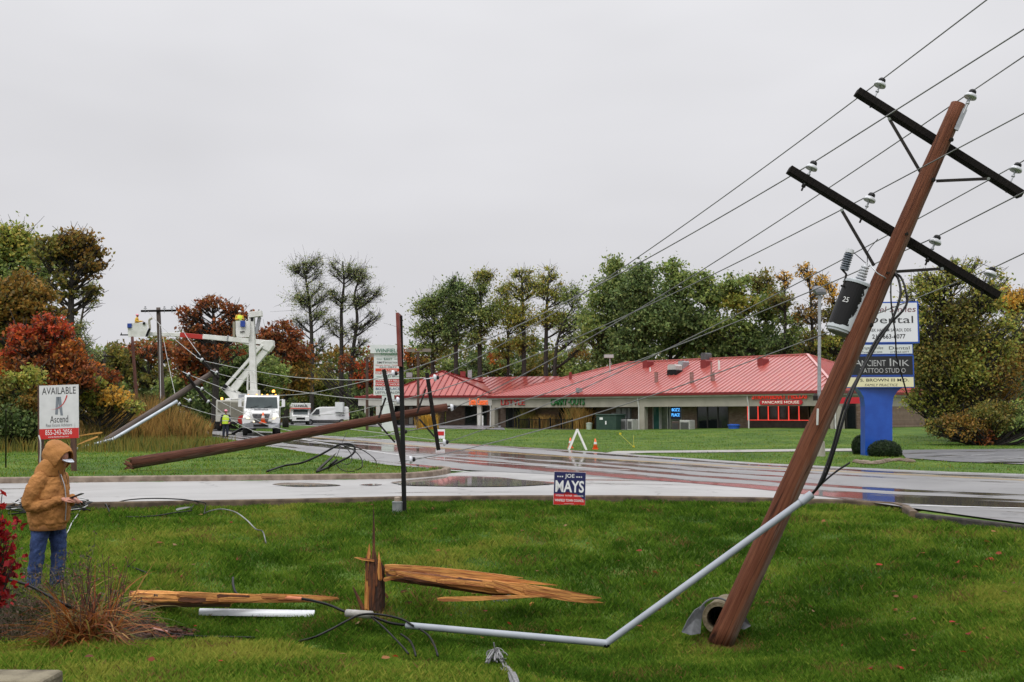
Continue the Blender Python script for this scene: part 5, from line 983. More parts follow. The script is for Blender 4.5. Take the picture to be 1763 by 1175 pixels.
FASC = M('taupe_fascia', (.29, .27, .225), (.35, .325, .27), 1.2, .75); FASCW = M('pale_fascia', (.42, .41, .37), (.48, .47, .42), 1.2, .7); GUTW = M('white_gutter', (.62, .62, .60), (.5, .5, .48), 2, .4)
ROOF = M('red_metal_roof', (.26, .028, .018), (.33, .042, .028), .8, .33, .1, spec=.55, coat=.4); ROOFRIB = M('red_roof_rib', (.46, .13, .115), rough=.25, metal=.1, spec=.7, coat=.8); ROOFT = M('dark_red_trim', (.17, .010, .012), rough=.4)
def wallf(o, u, n):
    """facade frame: x along the front, y up, z towards the viewer"""
    return frame(o, u, (0, 0, 1))
class Facade:
    def __init__(s, pL, pR, t=0.0):
        s.a = np.array([pL[0], pL[1], 0.]); d = np.array([pR[0] - pL[0], pR[1] - pL[1], 0.]); s.L = float(np.linalg.norm(d)); s.u = d / s.L; s.n = np.array([-s.u[1], s.u[0], 0.])
        if s.n[1] < 0: s.n = -s.n
    def w(s, x, t, z): return s.a + s.u * x + s.n * t + np.array([0, 0, z])
    def sx(s, px, t=0.0):
        k = ray(px, 700); k = k[0] / k[1]; A = s.a + s.n * t; return float((A[0] - k * A[1]) / (k * s.u[1] - s.u[0]))
    def box(s, b, x0, x1, t0, t1, z0, z1):
        p = [s.w(x, t, z) for x in (x0, x1) for t in (t0, t1) for z in (z0, z1)]; return b.add(p, [(0, 1, 3, 2), (4, 6, 7, 5), (0, 4, 5, 1), (2, 3, 7, 6), (0, 2, 6, 4), (1, 5, 7, 3)])
    def m(s, x, t, z): return frame(s.w(x, t, z), s.u, (0, 0, 1))
fb = Facade((-2.0, 97.5), (23.6, 72.6)); BZ0 = .30
bld = thing('shop_building', fb.w(fb.L / 2, 0, BZ0), 'long low brick shop building with a red standing seam roof and a pancake house sign', 'building')
EZ, RZ, DEP, OV = 3.42, 6.62, 16.0, .35
hl, hr = 10.5, 6.4
def roofmesh(f, L_, dep, ez, rz, hl, hr, ov, t0=0.0, zth=.0):
    e = [f.w(-ov, t0 - ov, ez), f.w(L_ + ov, t0 - ov, ez), f.w(L_ + ov, t0 + dep + ov, ez), f.w(-ov, t0 + dep + ov, ez)]; r0, r1 = f.w(hl, t0 + dep / 2, rz), f.w(L_ - hr, t0 + dep / 2, rz); return e, r0, r1
e, r0, r1 = roofmesh(fb, fb.L, DEP, EZ, RZ, hl, hr, OV)
rf = B().quad(e[0], e[1], r1, r0).quad(e[1], e[2], r1).quad(e[2], e[3], r0, r1).quad(e[3], e[0], r0).build('roof', ROOF, bld)
def seams(f, L_, dep, ez, rz, hl, hr, ov, parent, step=.46, t0=0.0, wid=.07, ht=.07, rib=None):
    rib = rib or ROOFRIB
    b = B(); half = dep / 2 + ov
    for x in np.arange(-ov + .2, L_ + ov, step):
        fr = min(1.0, (x + ov) / (hl + ov), (L_ + ov - x) / (hr + ov))
        if fr > .04: b.bar(f.w(x, t0 - ov, ez + .02), f.w(x, t0 - ov + half * fr, ez + (rz - ez) * fr + .02), wid, ht, tuple(f.n))
    o = b.build('roof_seams', rib, parent)
    b = B(); b2 = B()
    for y in np.arange(-ov + .2, dep + ov, step):
        fr = 1 - abs((y - dep / 2) / half)
        if fr > .04: b.bar(f.w(L_ + ov, t0 + y, ez + .02), f.w(L_ + ov - (hr + ov) * fr, t0 + y, ez + (rz - ez) * fr + .02), wid, ht, (0, 0, 1)); b2.bar(f.w(-ov, t0 + y, ez + .02), f.w(-ov + (hl + ov) * fr, t0 + y, ez + (rz - ez) * fr + .02), wid, ht, (0, 0, 1))
    b.build('roof_seams', rib, parent); b2.build('roof_seams', rib, parent); return o
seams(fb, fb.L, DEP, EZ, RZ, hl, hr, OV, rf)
b = B(); up_ = np.array([0, 0, .06])
for p, q in ((e[0], r0), (e[1], r1), (r0, r1), (e[3], r0), (e[2], r1)): b.bar(p + up_, q + up_, .22, .10)
b.build('ridge_cap', ROOFRIB, rf)
b = B(); fb.box(b, -OV, fb.L + OV, -OV, -OV + .1, EZ - .20, EZ + .01); fb.box(b, fb.L + OV - .1, fb.L + OV, -OV + .1, DEP + OV, EZ - .20, EZ + .01); fb.box(b, -OV, -OV + .1, -OV + .1, DEP + OV, EZ - .20, EZ + .01); b.build('roof_edge', ROOFT, rf)
b = B(); fb.box(b, -.08, fb.L + .08, -.16, -.0, EZ - .33, EZ - .19); fb.box(b, fb.L, fb.L + .16, 0, DEP, EZ - .33, EZ - .19); b.build('gutter', GUTW, bld)
FZ = 2.30
b = B(); fb.box(b, 0, fb.L, 0, .25, FZ, EZ - .19); fb.box(b, fb.L - .25, fb.L, .25, DEP, FZ, EZ - .19); fb.box(b, 0, .25, .25, DEP, FZ, EZ - .19); fb.box(b, .2, fb.L - .2, .25, 1.7, FZ + .25, FZ + .35); b.build('fascia', FASC, bld)
RT = 1.5
def sec(b, x0, x1, z0, z1, t0=RT, t1=RT + .2): fb.box(b, fb.sx(x0, t0), fb.sx(x1, t0), t0, t1, z0, z1); return b
for x0, x1 in ((862, 871), (898, 962), (986, 1014), (1026, 1099), (1099, 1124), (1174, 1200), (1254, 1288), (1395, 1437), (1474, 1490)): sec(B(), x0, x1, BZ0 - .4, FZ + .3).build('brick_wall', BRICK, bld)
b = B(); fb.box(b, fb.L - .2, fb.L - .01, RT + .2, DEP, BZ0 - .4, FZ); b.build('brick_wall', BRICK, bld)
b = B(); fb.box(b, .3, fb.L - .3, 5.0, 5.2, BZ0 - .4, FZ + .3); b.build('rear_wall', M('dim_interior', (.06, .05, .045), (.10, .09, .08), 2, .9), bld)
def pane(x0, x1, z0, z1, mat, name='window', fr=GUTW, fw=.06, t=RT):
    a, c = fb.sx(x0, t), fb.sx(x1, t); bb = B()
    for q in ((a, a + fw, z0, z1), (c - fw, c, z0, z1), (a + fw, c - fw, z0, z0 + fw), (a + fw, c - fw, z1 - fw, z1)): fb.box(bb, q[0], q[1], t - .04, t + .06, q[2], q[3])
    o = bb.build(name, fr, bld); p = B(); fb.box(p, a + fw, c - fw, t, t + .02, z0 + fw, z1 - fw); p.build('pane', mat, o); return o
TEAL = M('teal_glass', (.03, .11, .10), (.05, .15, .13), 1.5, .08); GLIT = M('dim_lit_glass', (.07, .09, .07), (.13, .15, .11), 2.5, .08); DFR = M('dark_window_frame', (.03, .027, .025), rough=.5)
zb = BZ0 + .02
pane(871, 884, zb, FZ + .2, GLASSD, 'door', DFR); pane(884, 898, zb, FZ + .2, GLASSD, 'door', DFR); pane(962, 974, zb, FZ + .2, GLASSD, 'door', DFR); pane(974, 986, zb, FZ + .2, GLASSD, 'door', DFR); pane(1014, 1026, zb + .8, FZ + .2, M('blue_dark_glass', (.012, .02, .05), rough=.08), 'window', DFR)
pane(1124, 1136, zb, FZ + .2, TEAL); pane(1137.5, 1150, zb, FZ + .2, GLIT, 'door'); pane(1153, 1173, zb, FZ + .2, GLIT)
pane(1200, 1218, zb, FZ + .2, GLASSD, 'door', DFR); pane(1218, 1236, zb, FZ + .2, GLASSD, 'door', DFR); pane(1236, 1254, zb, FZ + .2, GLASSD, 'window', DFR)
ENEON = M('red_neon', (1.0, .07, .05), rough=.4, emit=.9)
for i in range(6):
    x0, x1 = 1288 + i * 17.6, 1288 + (i + 1) * 17.6 - .8; o = pane(x0, x1, zb + .9, FZ + .15, M('warm_dark_glass', (.035, .018, .012), (.06, .028, .02), 1.5, .07), 'window', M('brown_window_frame', (.09, .035, .02), rough=.6), .09)
    a, c = fb.sx(x0, RT), fb.sx(x1, RT); nb = B(); fb.box(nb, a - .03, a + .035, RT - .09, RT - .05, zb + .9, FZ + .1)
    fb.box(nb, a, c, RT - .09, RT - .05, zb + .88, zb + .92)
    if i % 2 == 0: fb.box(nb, a, c, RT - .09, RT - .05, FZ + .02, FZ + .06)
    nb.build('red_light_string', ENEON, o)
b = B(); fb.box(b, fb.sx(1288, RT), fb.sx(1395, RT), RT - .02, RT + .1, BZ0 - .4, zb + .9); b.build('sill_wall', M('dark_brown_panel', (.03, .018, .013), (.06, .035, .025), 4, .6), bld)
pane(1440, 1457, zb, FZ + .2, GLASSD, 'window', DFR); pane(1457, 1474, zb, FZ + .2, GLASSD, 'window', DFR)
b = B()
for px in (847.5, 1104, 1441): x = fb.sx(px, .0); fb.box(b, x - .32, x + .32, .0, .5, BZ0 - .5, FZ)
fb.box(b, fb.L - .5, fb.L, 0, .5, BZ0 - .5, FZ); b.build('column', FASC, bld)
for px in (843, 1098, 1287, 1436):
    x = fb.sx(px, -.1); B().tube([fb.w(x, -.1, EZ - .3), fb.w(x, -.1, EZ - .5), fb.w(x + .05, -.02, FZ), fb.w(x + .05, -.05, BZ0)], .055, 8).build('downspout', GUTW, bld)
# shop lettering
m = fb.m(fb.sx(863, -.02), -.02, FZ + .22); k = lambda a, b_: fb.sx(b_, -.02) - fb.sx(a, -.02)
REDL = M('red_channel_letters', (.45, .03, .025), rough=.4); GRL = M('green_channel_letters', (.02, .16, .04), rough=.4)
text('LISTYLE', m, k(863, 904), .56, REDL, bld, .08, .012, 0, 'shop_lettering')
m = fb.m(fb.sx(949, -.02), -.02, FZ + .18); text('CARRY', m, k(949, 977), .64, GRL, bld, .10, .016, 0, 'shop_lettering'); text('-', T(m, k(949, 979), .22), .2, .12, GRL, bld, .1, .02, 0, 'shop_lettering'); text('OUTS', T(m, k(949, 982), 0), k(982, 1007), .64, GRL, bld, .10, .016, 0, 'shop_lettering')
m = fb.m(fb.sx(1295.5, -.05), -.05, FZ + .52); SFR = M('red_lit_letters', (.85, .05, .03), rough=.4, emit=.25)
text('STRAWBERRY', m, k(1295.5, 1354), .50, SFR, bld, .1, .012, 0, 'shop_lettering'); text('FIELDS', T(m, k(1295.5, 1358), .01), k(1358, 1390), .50, SFR, bld, .1, .012, 0, 'shop_lettering')
x0, x1 = fb.sx(1308, -.05), fb.sx(1382, -.05); z0 = FZ + .10; hb = .18; pts = [fb.w(x1 - hb + hb * math.cos(a), -.02, z0 + hb + hb * math.sin(a)) for a in np.linspace(-1.57, 1.57, 8)] + [fb.w(x0 + hb + hb * math.cos(a), -.02, z0 + hb + hb * math.sin(a)) for a in np.linspace(1.57, 4.71, 8)]
pp = B().prism(pts, -fb.n * .08).build('sign_plate', M('red_sign_plate', (.42, .015, .025), rough=.4, emit=.12), bld); text('PANCAKE HOUSE', fb.m(x0 + .25, -.105, z0 + .07), x1 - x0 - .5, .22, M('cream_letters', (.75, .68, .58), rough=.5, emit=.15), pp, .01, .02)
b = B(); fb.box(b, fb.sx(1483, -.03), fb.L - .05, -.06, -.01, FZ + .15, FZ + .6); b.build('sign_plate', MATS['red_sign_plate'], bld)
BLN = M('blue_neon', (.10, .45, 1.0), rough=.4, emit=1.6); m = fb.m(fb.sx(1156, RT - .1), RT - .1, zb + 1.15)
b = B(); fb.box(b, fb.sx(1155, RT - .06), fb.sx(1172, RT - .06), RT - .06, RT - .03, zb + .95, FZ); w_ = B
nb_ = b.build('neon_backing', M('navy_backing', (.008, .012, .05), rough=.4), bld); kk = fb.sx(1171, RT - .1) - fb.sx(1156, RT - .1); text("BOZ'Z", T(m, .05, .45), kk * .9, .26, BLN, nb_, .02, .0); text('PLACE', T(m, .02, .02), kk * .92, .26, BLN, nb_, .02, .0)
# roof equipment
def onroof(px, py):
    d = ray(px, py); o = np.array([0, 0, EYE]); nn = np.cross(e[1] - e[0], r0 - e[0]); return o + d * (np.dot(e[0] - o, nn) / np.dot(d, nn))
def vent(px, py0, py1, w, mat, name, cap=False):
    q = onroof(px, py1); hgt = (py1 - py0) * q[1] / F; B().tube([q - [0, 0, .2], q + [0, 0, hgt]], w, 10).build(name, mat, bld)
    if cap: B().lathe([(w * 1.6, hgt - .1), (w * 1.6, hgt), (w * .4, hgt + .12)], 10, Matrix.Translation(Vector(q))).build('vent_cap', mat, bld)
VR = M('red_vent_stack', (.20, .02, .02), rough=.5); VRB = M('rusty_vent_stack', (.20, .08, .07), (.30, .18, .16), 5, .6)
vent(982, 641, 653, .14, VR, 'vent_pipe'); vent(1130, 641, 658, .16, VRB, 'vent_pipe'); vent(1191, 641, 660, .17, VRB, 'vent_pipe'); vent(1225, 624, 655, .06, VRB, 'vent_pipe'); vent(1227, 641, 656, .18, VRB, 'vent_pipe'); vent(1238, 621, 637, .09, WHITE, 'vent_pipe'); vent(1119.5, 633, 641, .07, WHITE, 'vent_pipe')
def hood(px, py0, py1, wpx, mat, name, tall=1.0):
    q = onroof(px, py1); s = q[1] / F; B().rings([[fb.w(0, 0, 0) * 0 + q + fb.u * x * wpx * s / 2 * kx + fb.n * y * .5 + np.array([0, 0, z]) for x, y in ((-1, -1), (1, -1), (1, 1), (-1, 1))] for z, kx in ((-.5, 1), ((py1 - py0) * s * .8, 1), ((py1 - py0) * s, .75))]).build(name, mat, bld)
hood(1116, 621, 631, 10, VR, 'roof_vent'); hood(1216, 620, 631, 11, VR, 'roof_vent'); hood(1314, 617, 627, 11, VR, 'roof_vent'); hood(1162, 628, 641, 17, M('grey_fan_housing', (.38, .35, .33), (.48, .46, .44), 4, .5), 'roof_fan'); hood(1177, 622, 633, 10, GALV, 'roof_fan'); hood(1162, 637, 643, 19, BLACK, 'fan_curb'); hood(1216, 608, 620, 10, M('turbine_grey', (.05, .05, .055), (.10, .10, .10), 6, .5), 'turbine_vent')
q = onroof(997, 676); B().box(q + [0, 0, .2], (.45, .4, .4), .7).build('roof_flood', GALV, bld)
q = P(1050, 614, 92); B().tube([q + [0, 0, -1.6], q], .05, 6).box(q + [-.1, 0, .02], (.85, .3, .3)).build('roof_lamp', M('pale_lamp', (.42, .40, .40), rough=.5), bld)
# rear-left wing
fw_ = Facade(P(622, 700, 119)[:2], P(884, 700, 113)[:2]); wz0 = .36
wing = thing('shop_building', fw_.w(fw_.L / 2, 0, wz0), 'rear left shop wing with paler red hipped roofs behind the tall shop sign', 'building')
wez = 3.75
E2, R20, R21 = roofmesh(fw_, fw_.L + 6, 24, wez, 6.35, 11, 4, .4)
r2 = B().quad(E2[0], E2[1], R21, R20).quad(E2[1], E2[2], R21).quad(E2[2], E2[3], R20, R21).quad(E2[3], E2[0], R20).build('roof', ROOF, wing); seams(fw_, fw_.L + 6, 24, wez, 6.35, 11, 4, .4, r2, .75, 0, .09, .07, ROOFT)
ap = P(761, 639.5, 119.0); xa = fw_.sx(650, -.5); xb = fw_.sx(852, -.5); c0, c1, c2, c3 = fw_.w(xa, -.9, wez + .06), fw_.w(xb, -.9, wez + .06), fw_.w(xb, 14, wez + .06), fw_.w(xa, 14, wez + .06)
r3 = B().quad(c0, c1, ap).quad(c1, c2, ap).quad(c2, c3, ap).quad(c3, c0, ap).build('hip_roof', ROOF, wing); b = B()
for x in np.arange(xa + .5, xb, .75):
    xap = (xa + xb) / 2; fr = 1 - abs((x - xap) / ((xb - xa) / 2))
    if fr > .05: p0 = fw_.w(x, -.9, wez + .08); b.bar(p0, p0 * (1 - fr) + (np.array(ap) + fw_.u * (x - xap) * 0) * fr * 1.0 if False else fw_.w(x, -.9 + (np.dot(ap - fw_.a, fw_.n) + .9) * fr, wez + .08 + (ap[2] - wez) * fr), .09, .07, tuple(fw_.n))
b.build('roof_seams', ROOFT, r3); b = B()
for c in (c0, c1, c2, c3): b.bar(c + up_, ap + up_, .22, .10)
b.build('ridge_cap', ROOFT, r3)
b = B(); fw_.box(b, -.4, fw_.L + .4, -1.0, -.88, wez - .2, wez + .05); b.build('roof_edge', ROOFT, r2)
b = B(); fw_.box(b, 0, fw_.L, -.8, -.5, 2.65, wez - .2); fw_.box(b, 0, .3, -.5, 20, 2.65, wez - .2); b.build('fascia', FASCW, wing)
b = B()
for px in (632, 652, 745, 826, 872): x = fw_.sx(px, -.6); fw_.box(b, x - .25, x + .25, -.78, -.4, wz0 - .4, 2.65)
for t in (4, 8, 12, 16): fw_.box(b, 0, .35, t, t + .35, wz0 - .4, 2.65)
b.build('column', FASCW, wing)
for q in ((2.6, fw_.sx(765, 2), 2, 2.2), (fw_.sx(768, 2), fw_.sx(800, 2), 2, 2.2), (fw_.sx(838, 2), fw_.L, 2, 2.2), (2.4, 2.6, 2.2, 20)): b = B(); fw_.box(b, *q, wz0 - .4, 2.9); b.build('brick_wall', BRICK, wing)
for px0, px1 in ((655, 662), (668, 690), (703, 712), (735, 745), (800, 838)):
    a, c = fw_.sx(px0, 1.9), fw_.sx(px1, 1.9); b = B(); fw_.box(b, a, c, 1.92, 1.98, wz0, 2.6); o = b.build('window', DFR, wing); b = B(); fw_.box(b, a + .1, c - .1, 1.89, 1.92, wz0 + .1, 2.5); b.build('pane', GLASSD if px0 != 703 else FASCW, o)
m = fw_.m(fw_.sx(808, -.95), -.95, 2.70); text('Little Caesars', m, fw_.sx(840, -.95) - fw_.sx(808, -.95), .75, M('orange_lit_letters', (.80, .13, .02), rough=.4, emit=.35), wing, .1, .015, 0, 'shop_lettering')
b = B(); x = fw_.sx(587, -1); fw_.box(b, fw_.sx(577, 1), fw_.sx(590, 1), 1, 1.4, 1.9, 3.1); b.build('hanging_panel', SGW, wing)
for px, y0, y1, w in ((705, 642, 650, 10), (797, 640, 650, 9), (809, 638, 651, 7)): q = P(px, y1, 126); s = 126 / F; B().box(q + [0, 0, (y1 - y0) * s / 2], (w * s, .8, (y1 - y0) * s)).build('roof_vent', GALV if px != 797 else VR, wing)
for px in (825, 831): B().tube([fw_.w(fw_.sx(px, -1.4), -1.4, wz0), fw_.w(fw_.sx(px, -1.4), -1.4, 1.5)], .09, 8).build('bollard', WHITE, wing)
# things standing against the strip
def prop(name, px, py, Y, label, cat): q = P(px, py, Y); return thing(name, q, label, cat), q
DKG = M('dark_green_cabinet', (.018, .045, .035), (.03, .06, .045), 3, .45)
x0, x1 = fb.sx(1035, -.9), fb.sx(1069, -.9); t = thing('utility_cabinet', fb.w((x0 + x1) / 2, -.9, BZ0), 'dark green pad transformer cabinet against the brick wall below the eaves', 'utility cabinet'); b = B(); fb.box(b, x0, x1, -1.6, -.3, .1, 1.55); b.build('cabinet_body', DKG, t, bevel=.05); b = B(); fb.box(b, x0 - .05, x1 + .05, -1.65, -.25, 1.55, 1.68); b.build('cabinet_lid', DKG, t, bevel=.04); b = B(); fb.box(b, x0 + .4, x0 + .75, -1.62, -1.605, 1.2, 1.4); b.build('warning_label', WHP, t); b = B(); fb.box(b, x0 + 1.0, x0 + 1.15, -1.62, -1.605, .8, 1.1); b.build('warning_label', WHP, t)
def acunit(pa, pb, h, label, mat):
    x0, x1 = fb.sx(pa, -.3), fb.sx(pb, -.3); t = thing('air_conditioner', fb.w((x0 + x1) / 2, -.3, BZ0), label, 'air conditioner', 'air conditioners outside the shops'); b = B(); fb.box(b, x0, x1, -.9, -.1, .15, BZ0 + h); b.build('unit_body', mat, t, bevel=.03); b = B()
    for k in range(9): fb.box(b, x0 + .08, x1 - .08, -.925, -.9, BZ0 + .15 + k * (h - .3) / 9, BZ0 + .19 + k * (h - .3) / 9)
    b.build('louvre', M('dark_louvre', (.05, .05, .05), rough=.6), t); b = B(); b.lathe([(.3, 0), (.3, .05), (.05, .06)], 14, Matrix.Translation(Vector(fb.w((x0 + x1) / 2, -.5, BZ0 + h)))); b.build('fan_grille', IRON, t)
acunit(1070, 1085, .95, 'grey air conditioning unit right of the dark green cabinet', M('grey_unit', (.17, .17, .18), (.22, .22, .22), 5, .5)); acunit(1087, 1096, .95, 'small pale air conditioning unit beside the white downspout', M('pale_unit', (.36, .37, .34), (.42, .42, .4), 5, .5)); acunit(1177, 1194, .9, 'pale air conditioning unit below the blue neon window', MATS['pale_unit']); acunit(1163, 1176, .8, 'dark brown air conditioning unit left of the pale one by the neon window', M('brown_unit', (.05, .035, .028), (.08, .055, .045), 5, .5))
for k, (a, c, z0, z1) in enumerate(((1061, 1069, 1.2, 2.2), (1071, 1079, .9, 2.2), (1081, 1085, 1.3, 2.2), (1053, 1060, 1.5, 1.8))): b = B(); fb.box(b, fb.sx(a, RT - .2), fb.sx(c, RT - .2), RT - .25, RT - .01, z0, z1); b.build('meter_cabinet', M('grey_meter_box', (.27, .28, .29), (.33, .34, .35), 4, .5), bld)
x = fb.sx(1018, -.9); t = thing('waste_bin', fb.w(x, -.9, BZ0), 'small pale plastic bin left of the dark green cabinet', 'bin'); B().lathe([(.22, 0), (.27, .65), (.29, .65), (.29, .7), (.1, .74)], 14, Matrix.Translation(Vector(fb.w(x, -1.2, BZ0 - .1)))).build('bin_body', M('pale_green_plastic', (.38, .43, .37), rough=.5), t)
x = fb.sx(1030, .3); t = thing('dark_crate', fb.w(x, .3, BZ0), 'black lidded cart left of the dark green cabinet under the eaves', 'cart'); b = B(); fb.box(b, fb.sx(1024, .1), fb.sx(1034, .1), .0, .9, .1, 1.3); b.build('cart_body', BLACK, t, bevel=.06); b = B(); fb.box(b, fb.sx(1024, .1) - .05, fb.sx(1034, .1) + .05, -.06, .96, 1.3, 1.38); b.build('cart_lid', BLACK, t, bevel=.03)
x = fb.sx(1263, -.8); t = thing('waste_bin', fb.w(x, -.8, BZ0), 'bright blue plastic bin on the grass before the brick pier', 'bin'); mm = Matrix.Translation(Vector(fb.w(x, -.8, BZ0 - .05))); B().lathe([(.36, 0), (.45, .55), (.49, .55), (.49, .62), (.3, .66)], 16, mm).build('bin_body', M('blue_plastic', (.02, .09, .45), rough=.4), t)
x = fb.sx(1238, -.6); t = thing('step', fb.w(x, -.6, BZ0), 'pale low doorstep in front of the dark shop doorway', 'step'); b = B(); fb.box(b, fb.sx(1231, -.5), fb.sx(1244, -.5), -.8, -.3, .2, BZ0 + .14); b.build('step_slab', CONC, t, bevel=.02)
# patio fence
ft = thing('patio_fence', fb.w(fb.sx(925, -2.5), -2.5, BZ0), 'low black picket fence round the planted patio under the carry-outs sign', 'fence'); b = B(); xa, xb = fb.sx(893, -2.4), fb.sx(985, -2.4)
for z in (.35, 1.15): fb.box(b, xa, xb, -2.42, -2.38, z, z + .05)
for x in np.arange(xa, xb, .16): fb.box(b, x - .015, x + .015, -2.42, -2.37, .1, 1.25)
b.build('picket_panel', BLACK, ft); b = B()
for x in np.linspace(xa, xb, 6): fb.box(b, x - .05, x + .05, -2.45, -2.35, .05, 1.35)
b.build('fence_post', BLACK, ft)
t = thing('retaining_wall', fb.w(xa + 4, -3.4, 0), 'low dark stone edging wall below the patio fence', 'wall'); b = B()
for k in range(26):
    for z in (0, 1): x = xa - .6 + k * (xb - xa + 1.2) / 26 + .2 * z; fb.box(b, x, x + .40, -3.5 + rng.uniform(-.04, .04), -3.0, .02 + z * .2, .2 + z * .2)
b.build('stone_course', M('dark_stone', (.045, .035, .028), (.11, .085, .06), 2, .9, bump=.6), t)
# lamp posts by the far car park
def lampost(px, y0, y1, Y, label, heads):
    q = P(px, y0, Y); q[2] = ztf(q[0], q[1]); t = thing('lamp_post', q, label, 'lamp post', 'brown lamp posts by the car park'); b_ = P(px, y1, Y); B().tube([q, b_], .12, 8).build('lamp_pole', MATS['brown_vent'] if 'brown_vent' in MATS else M('brown_lamp_pole', (.07, .035, .025), rough=.6), t)
    for dx in heads: B().bar(b_, b_ + [dx, 0, .1], .1, .1).box(b_ + [dx * 1.3, -.1, .12], (.75, .5, .28)).build('lamp_head', M('grey_brown_lamp_head', (.16, .12, .10), (.22, .18, .16), 4, .6), t)
lampost(632, 740, 615, 84, 'brown lamp post left of the tall shop sign with a single head', (.5,)); lampost(720, 735, 606, 90, 'brown lamp post right of the tall shop sign with twin heads', (-.5, .6))
# ------------------------------------------------------------------ vehicles
def wheel(parent, m, r=.5, w=.28):
    ty = B().lathe([(r * .62, -w / 2), (r * .93, -w / 2), (r, -w * .38), (r, w * .38), (r * .93, w / 2), (r * .62, w / 2), (r * .62, -w / 2)], 24, m, cap=(0, 0)).build('wheel', RUBBER, parent); B().lathe([(r * .62, -w * .3), (r * .60, w * .42), (r * .45, w * .30), (r * .2, w * .32), (r * .16, w * .46), (.01, w * .46)], 20, m).build('rim', M('steel_rim', (.34, .34, .35), (.26, .26, .27), 8, .4, .5), ty); return ty
LAMP = M('lit_headlight', (1, .86, .60), rough=.3, emit=1.1); AMB = M('amber_beacon', (1, .42, .06), rough=.3, emit=3.0); SMOKE = M('windscreen_glass', (.018, .03, .032), (.035, .052, .052), 1.5, .06)
# bucket truck: x to the truck's left, y to its rear, z up; front towards the viewer
Yt = 66.0; tq = P(449, 752, Yt); tq[2] = ztf(tq[0], tq[1]) + .03; TM = Matrix.Translation(Vector(tq)) @ Matrix.Rotation(R(13), 4, 'Z')
tr = thing('bucket_truck', tq, 'white utility bucket truck facing the camera with headlights lit and a vertical boom', 'truck')
def tb(name, mat, fn, bevel=.0, par=None, smooth=False): b = B(); fn(b); return b.build(name, mat, par or tr, TM, smooth, bevel)
def cabshape(b):
    pr = [(-.0, 1.15), (.0, 1.65), (.10, 1.80), (.42, 2.60), (.60, 2.72), (2.0, 2.72), (2.05, 1.0), (.3, 1.0)]
    b.prism([(-1.15, 1.1 + y, z) for y, z in pr], (2.3, 0, 0))
tb('cab', WHITEV, cabshape, .06)
def hoodshape(b): b.rings([[(-w, y, z0), (w, y, z0), (w, y, z1 - .18), (w * .86, y, z1), (-w * .86, y, z1), (-w, y, z1 - .18)] for y, w, z0, z1 in ((-.25, .62, .95, 1.50), (-.1, .74, .85, 1.66), (.5, .86, .85, 1.72), (1.15, 1.0, .85, 1.80))])
tb('hood', WHITEV, hoodshape, .04)
for s in (-1, 1):
    def fend(b): b.rings([[(s * x, y, z) for x, z in ((.62, .80), (1.2, .80), (1.22, 1.05), (1.12, 1.42 + k), (.92, 1.52 + k), (.62, 1.45 + k))] for y, k in ((-.12, -.22), (.05, -.04), (.5, .03), (1.1, .0))])
    tb('fender', WHITEV, fend, .05); tb('headlight', LAMP, lambda b: b.rings([[(s * x, y, z) for x, y, z in ((.70, -.16, 1.08), (1.16, -.06, 1.10), (1.14, -.08, 1.26), (.82, -.16, 1.22))], [(s * x, y + .08, z) for x, y, z in ((.70, -.16, 1.08), (1.16, -.06, 1.10), (1.14, -.08, 1.26), (.82, -.16, 1.22))]]))
    tb('mirror', WHITEV, lambda b: b.box((s * 1.42, 1.15, 2.15), (.22, .12, .48)).tube([(s * 1.14, 1.2, 2.35), (s * 1.42, 1.15, 2.42)], .02, 6).tube([(s * 1.14, 1.2, 1.9), (s * 1.42, 1.15, 1.92)], .02, 6), .02)
    wheel(tr, TM @ Matrix.Translation((s * 1.02, .55, .5)) @ Matrix.Rotation(math.pi / 2, 4, 'Y'), .5, .30)
    wheel(tr, TM @ Matrix.Translation((s * .98, 4.9, .5)) @ Matrix.Rotation(math.pi / 2, 4, 'Y'), .5, .55)
gr = tb('grille', BLACK, lambda b: b.rings([[(-.56, -.27, 1.42), (.56, -.27, 1.42), (.42, -.28, .92), (-.42, -.28, .92)], [(-.56, -.22, 1.42), (.56, -.22, 1.42), (.42, -.22, .92), (-.42, -.22, .92)]]))
def bars(b):
    for s in (-1, 1):
        for k in range(6): b.bar((s * (.08 + k * .085), -.29, 1.40), (s * (.03 + k * .072), -.30, .95), .025, .02, (0, 1, 0))
tb('grille_bars', GALV, bars, 0, gr)
tb('windscreen', SMOKE, lambda b: b.quad((-1.05, 1.175, 1.82), (1.05, 1.175, 1.82), (.99, 1.475, 2.57), (-.99, 1.475, 2.57)))
def wip(b):
    for s in (-.75, .15): b.bar((s, 1.16, 1.83), (s + .55, 1.22, 1.99), .02, .015)
tb('wiper', BLACK, wip); tb('bumper', GALV, lambda b: b.rings([[(-1.2, y + .12, .52), (-.7, y, .50), (.7, y, .50), (1.2, y + .12, .52), (1.2, y + .12, .82), (.7, y, .84), (-.7, y, .84), (-1.2, y + .12, .82)] for y in (-.42, -.2)]), .03); tb('bumper_vent', BLACK, lambda b: b.box((0, -.425, .68), (.95, .02, .16)))
tb('hood_latch', GALV, lambda b: b.box((0, -.05, 1.72), (.9, .08, .08)).box((-.12, .2, 1.74), (.18, .12, .14))); tb('chassis', BLACK, lambda b: b.box((0, 3.2, .72), (.9, 6.6, .3)).box((0, .4, .55), (1.6, .12, .12)).box((-.6, 2.5, .55), (.5, .9, .4)))
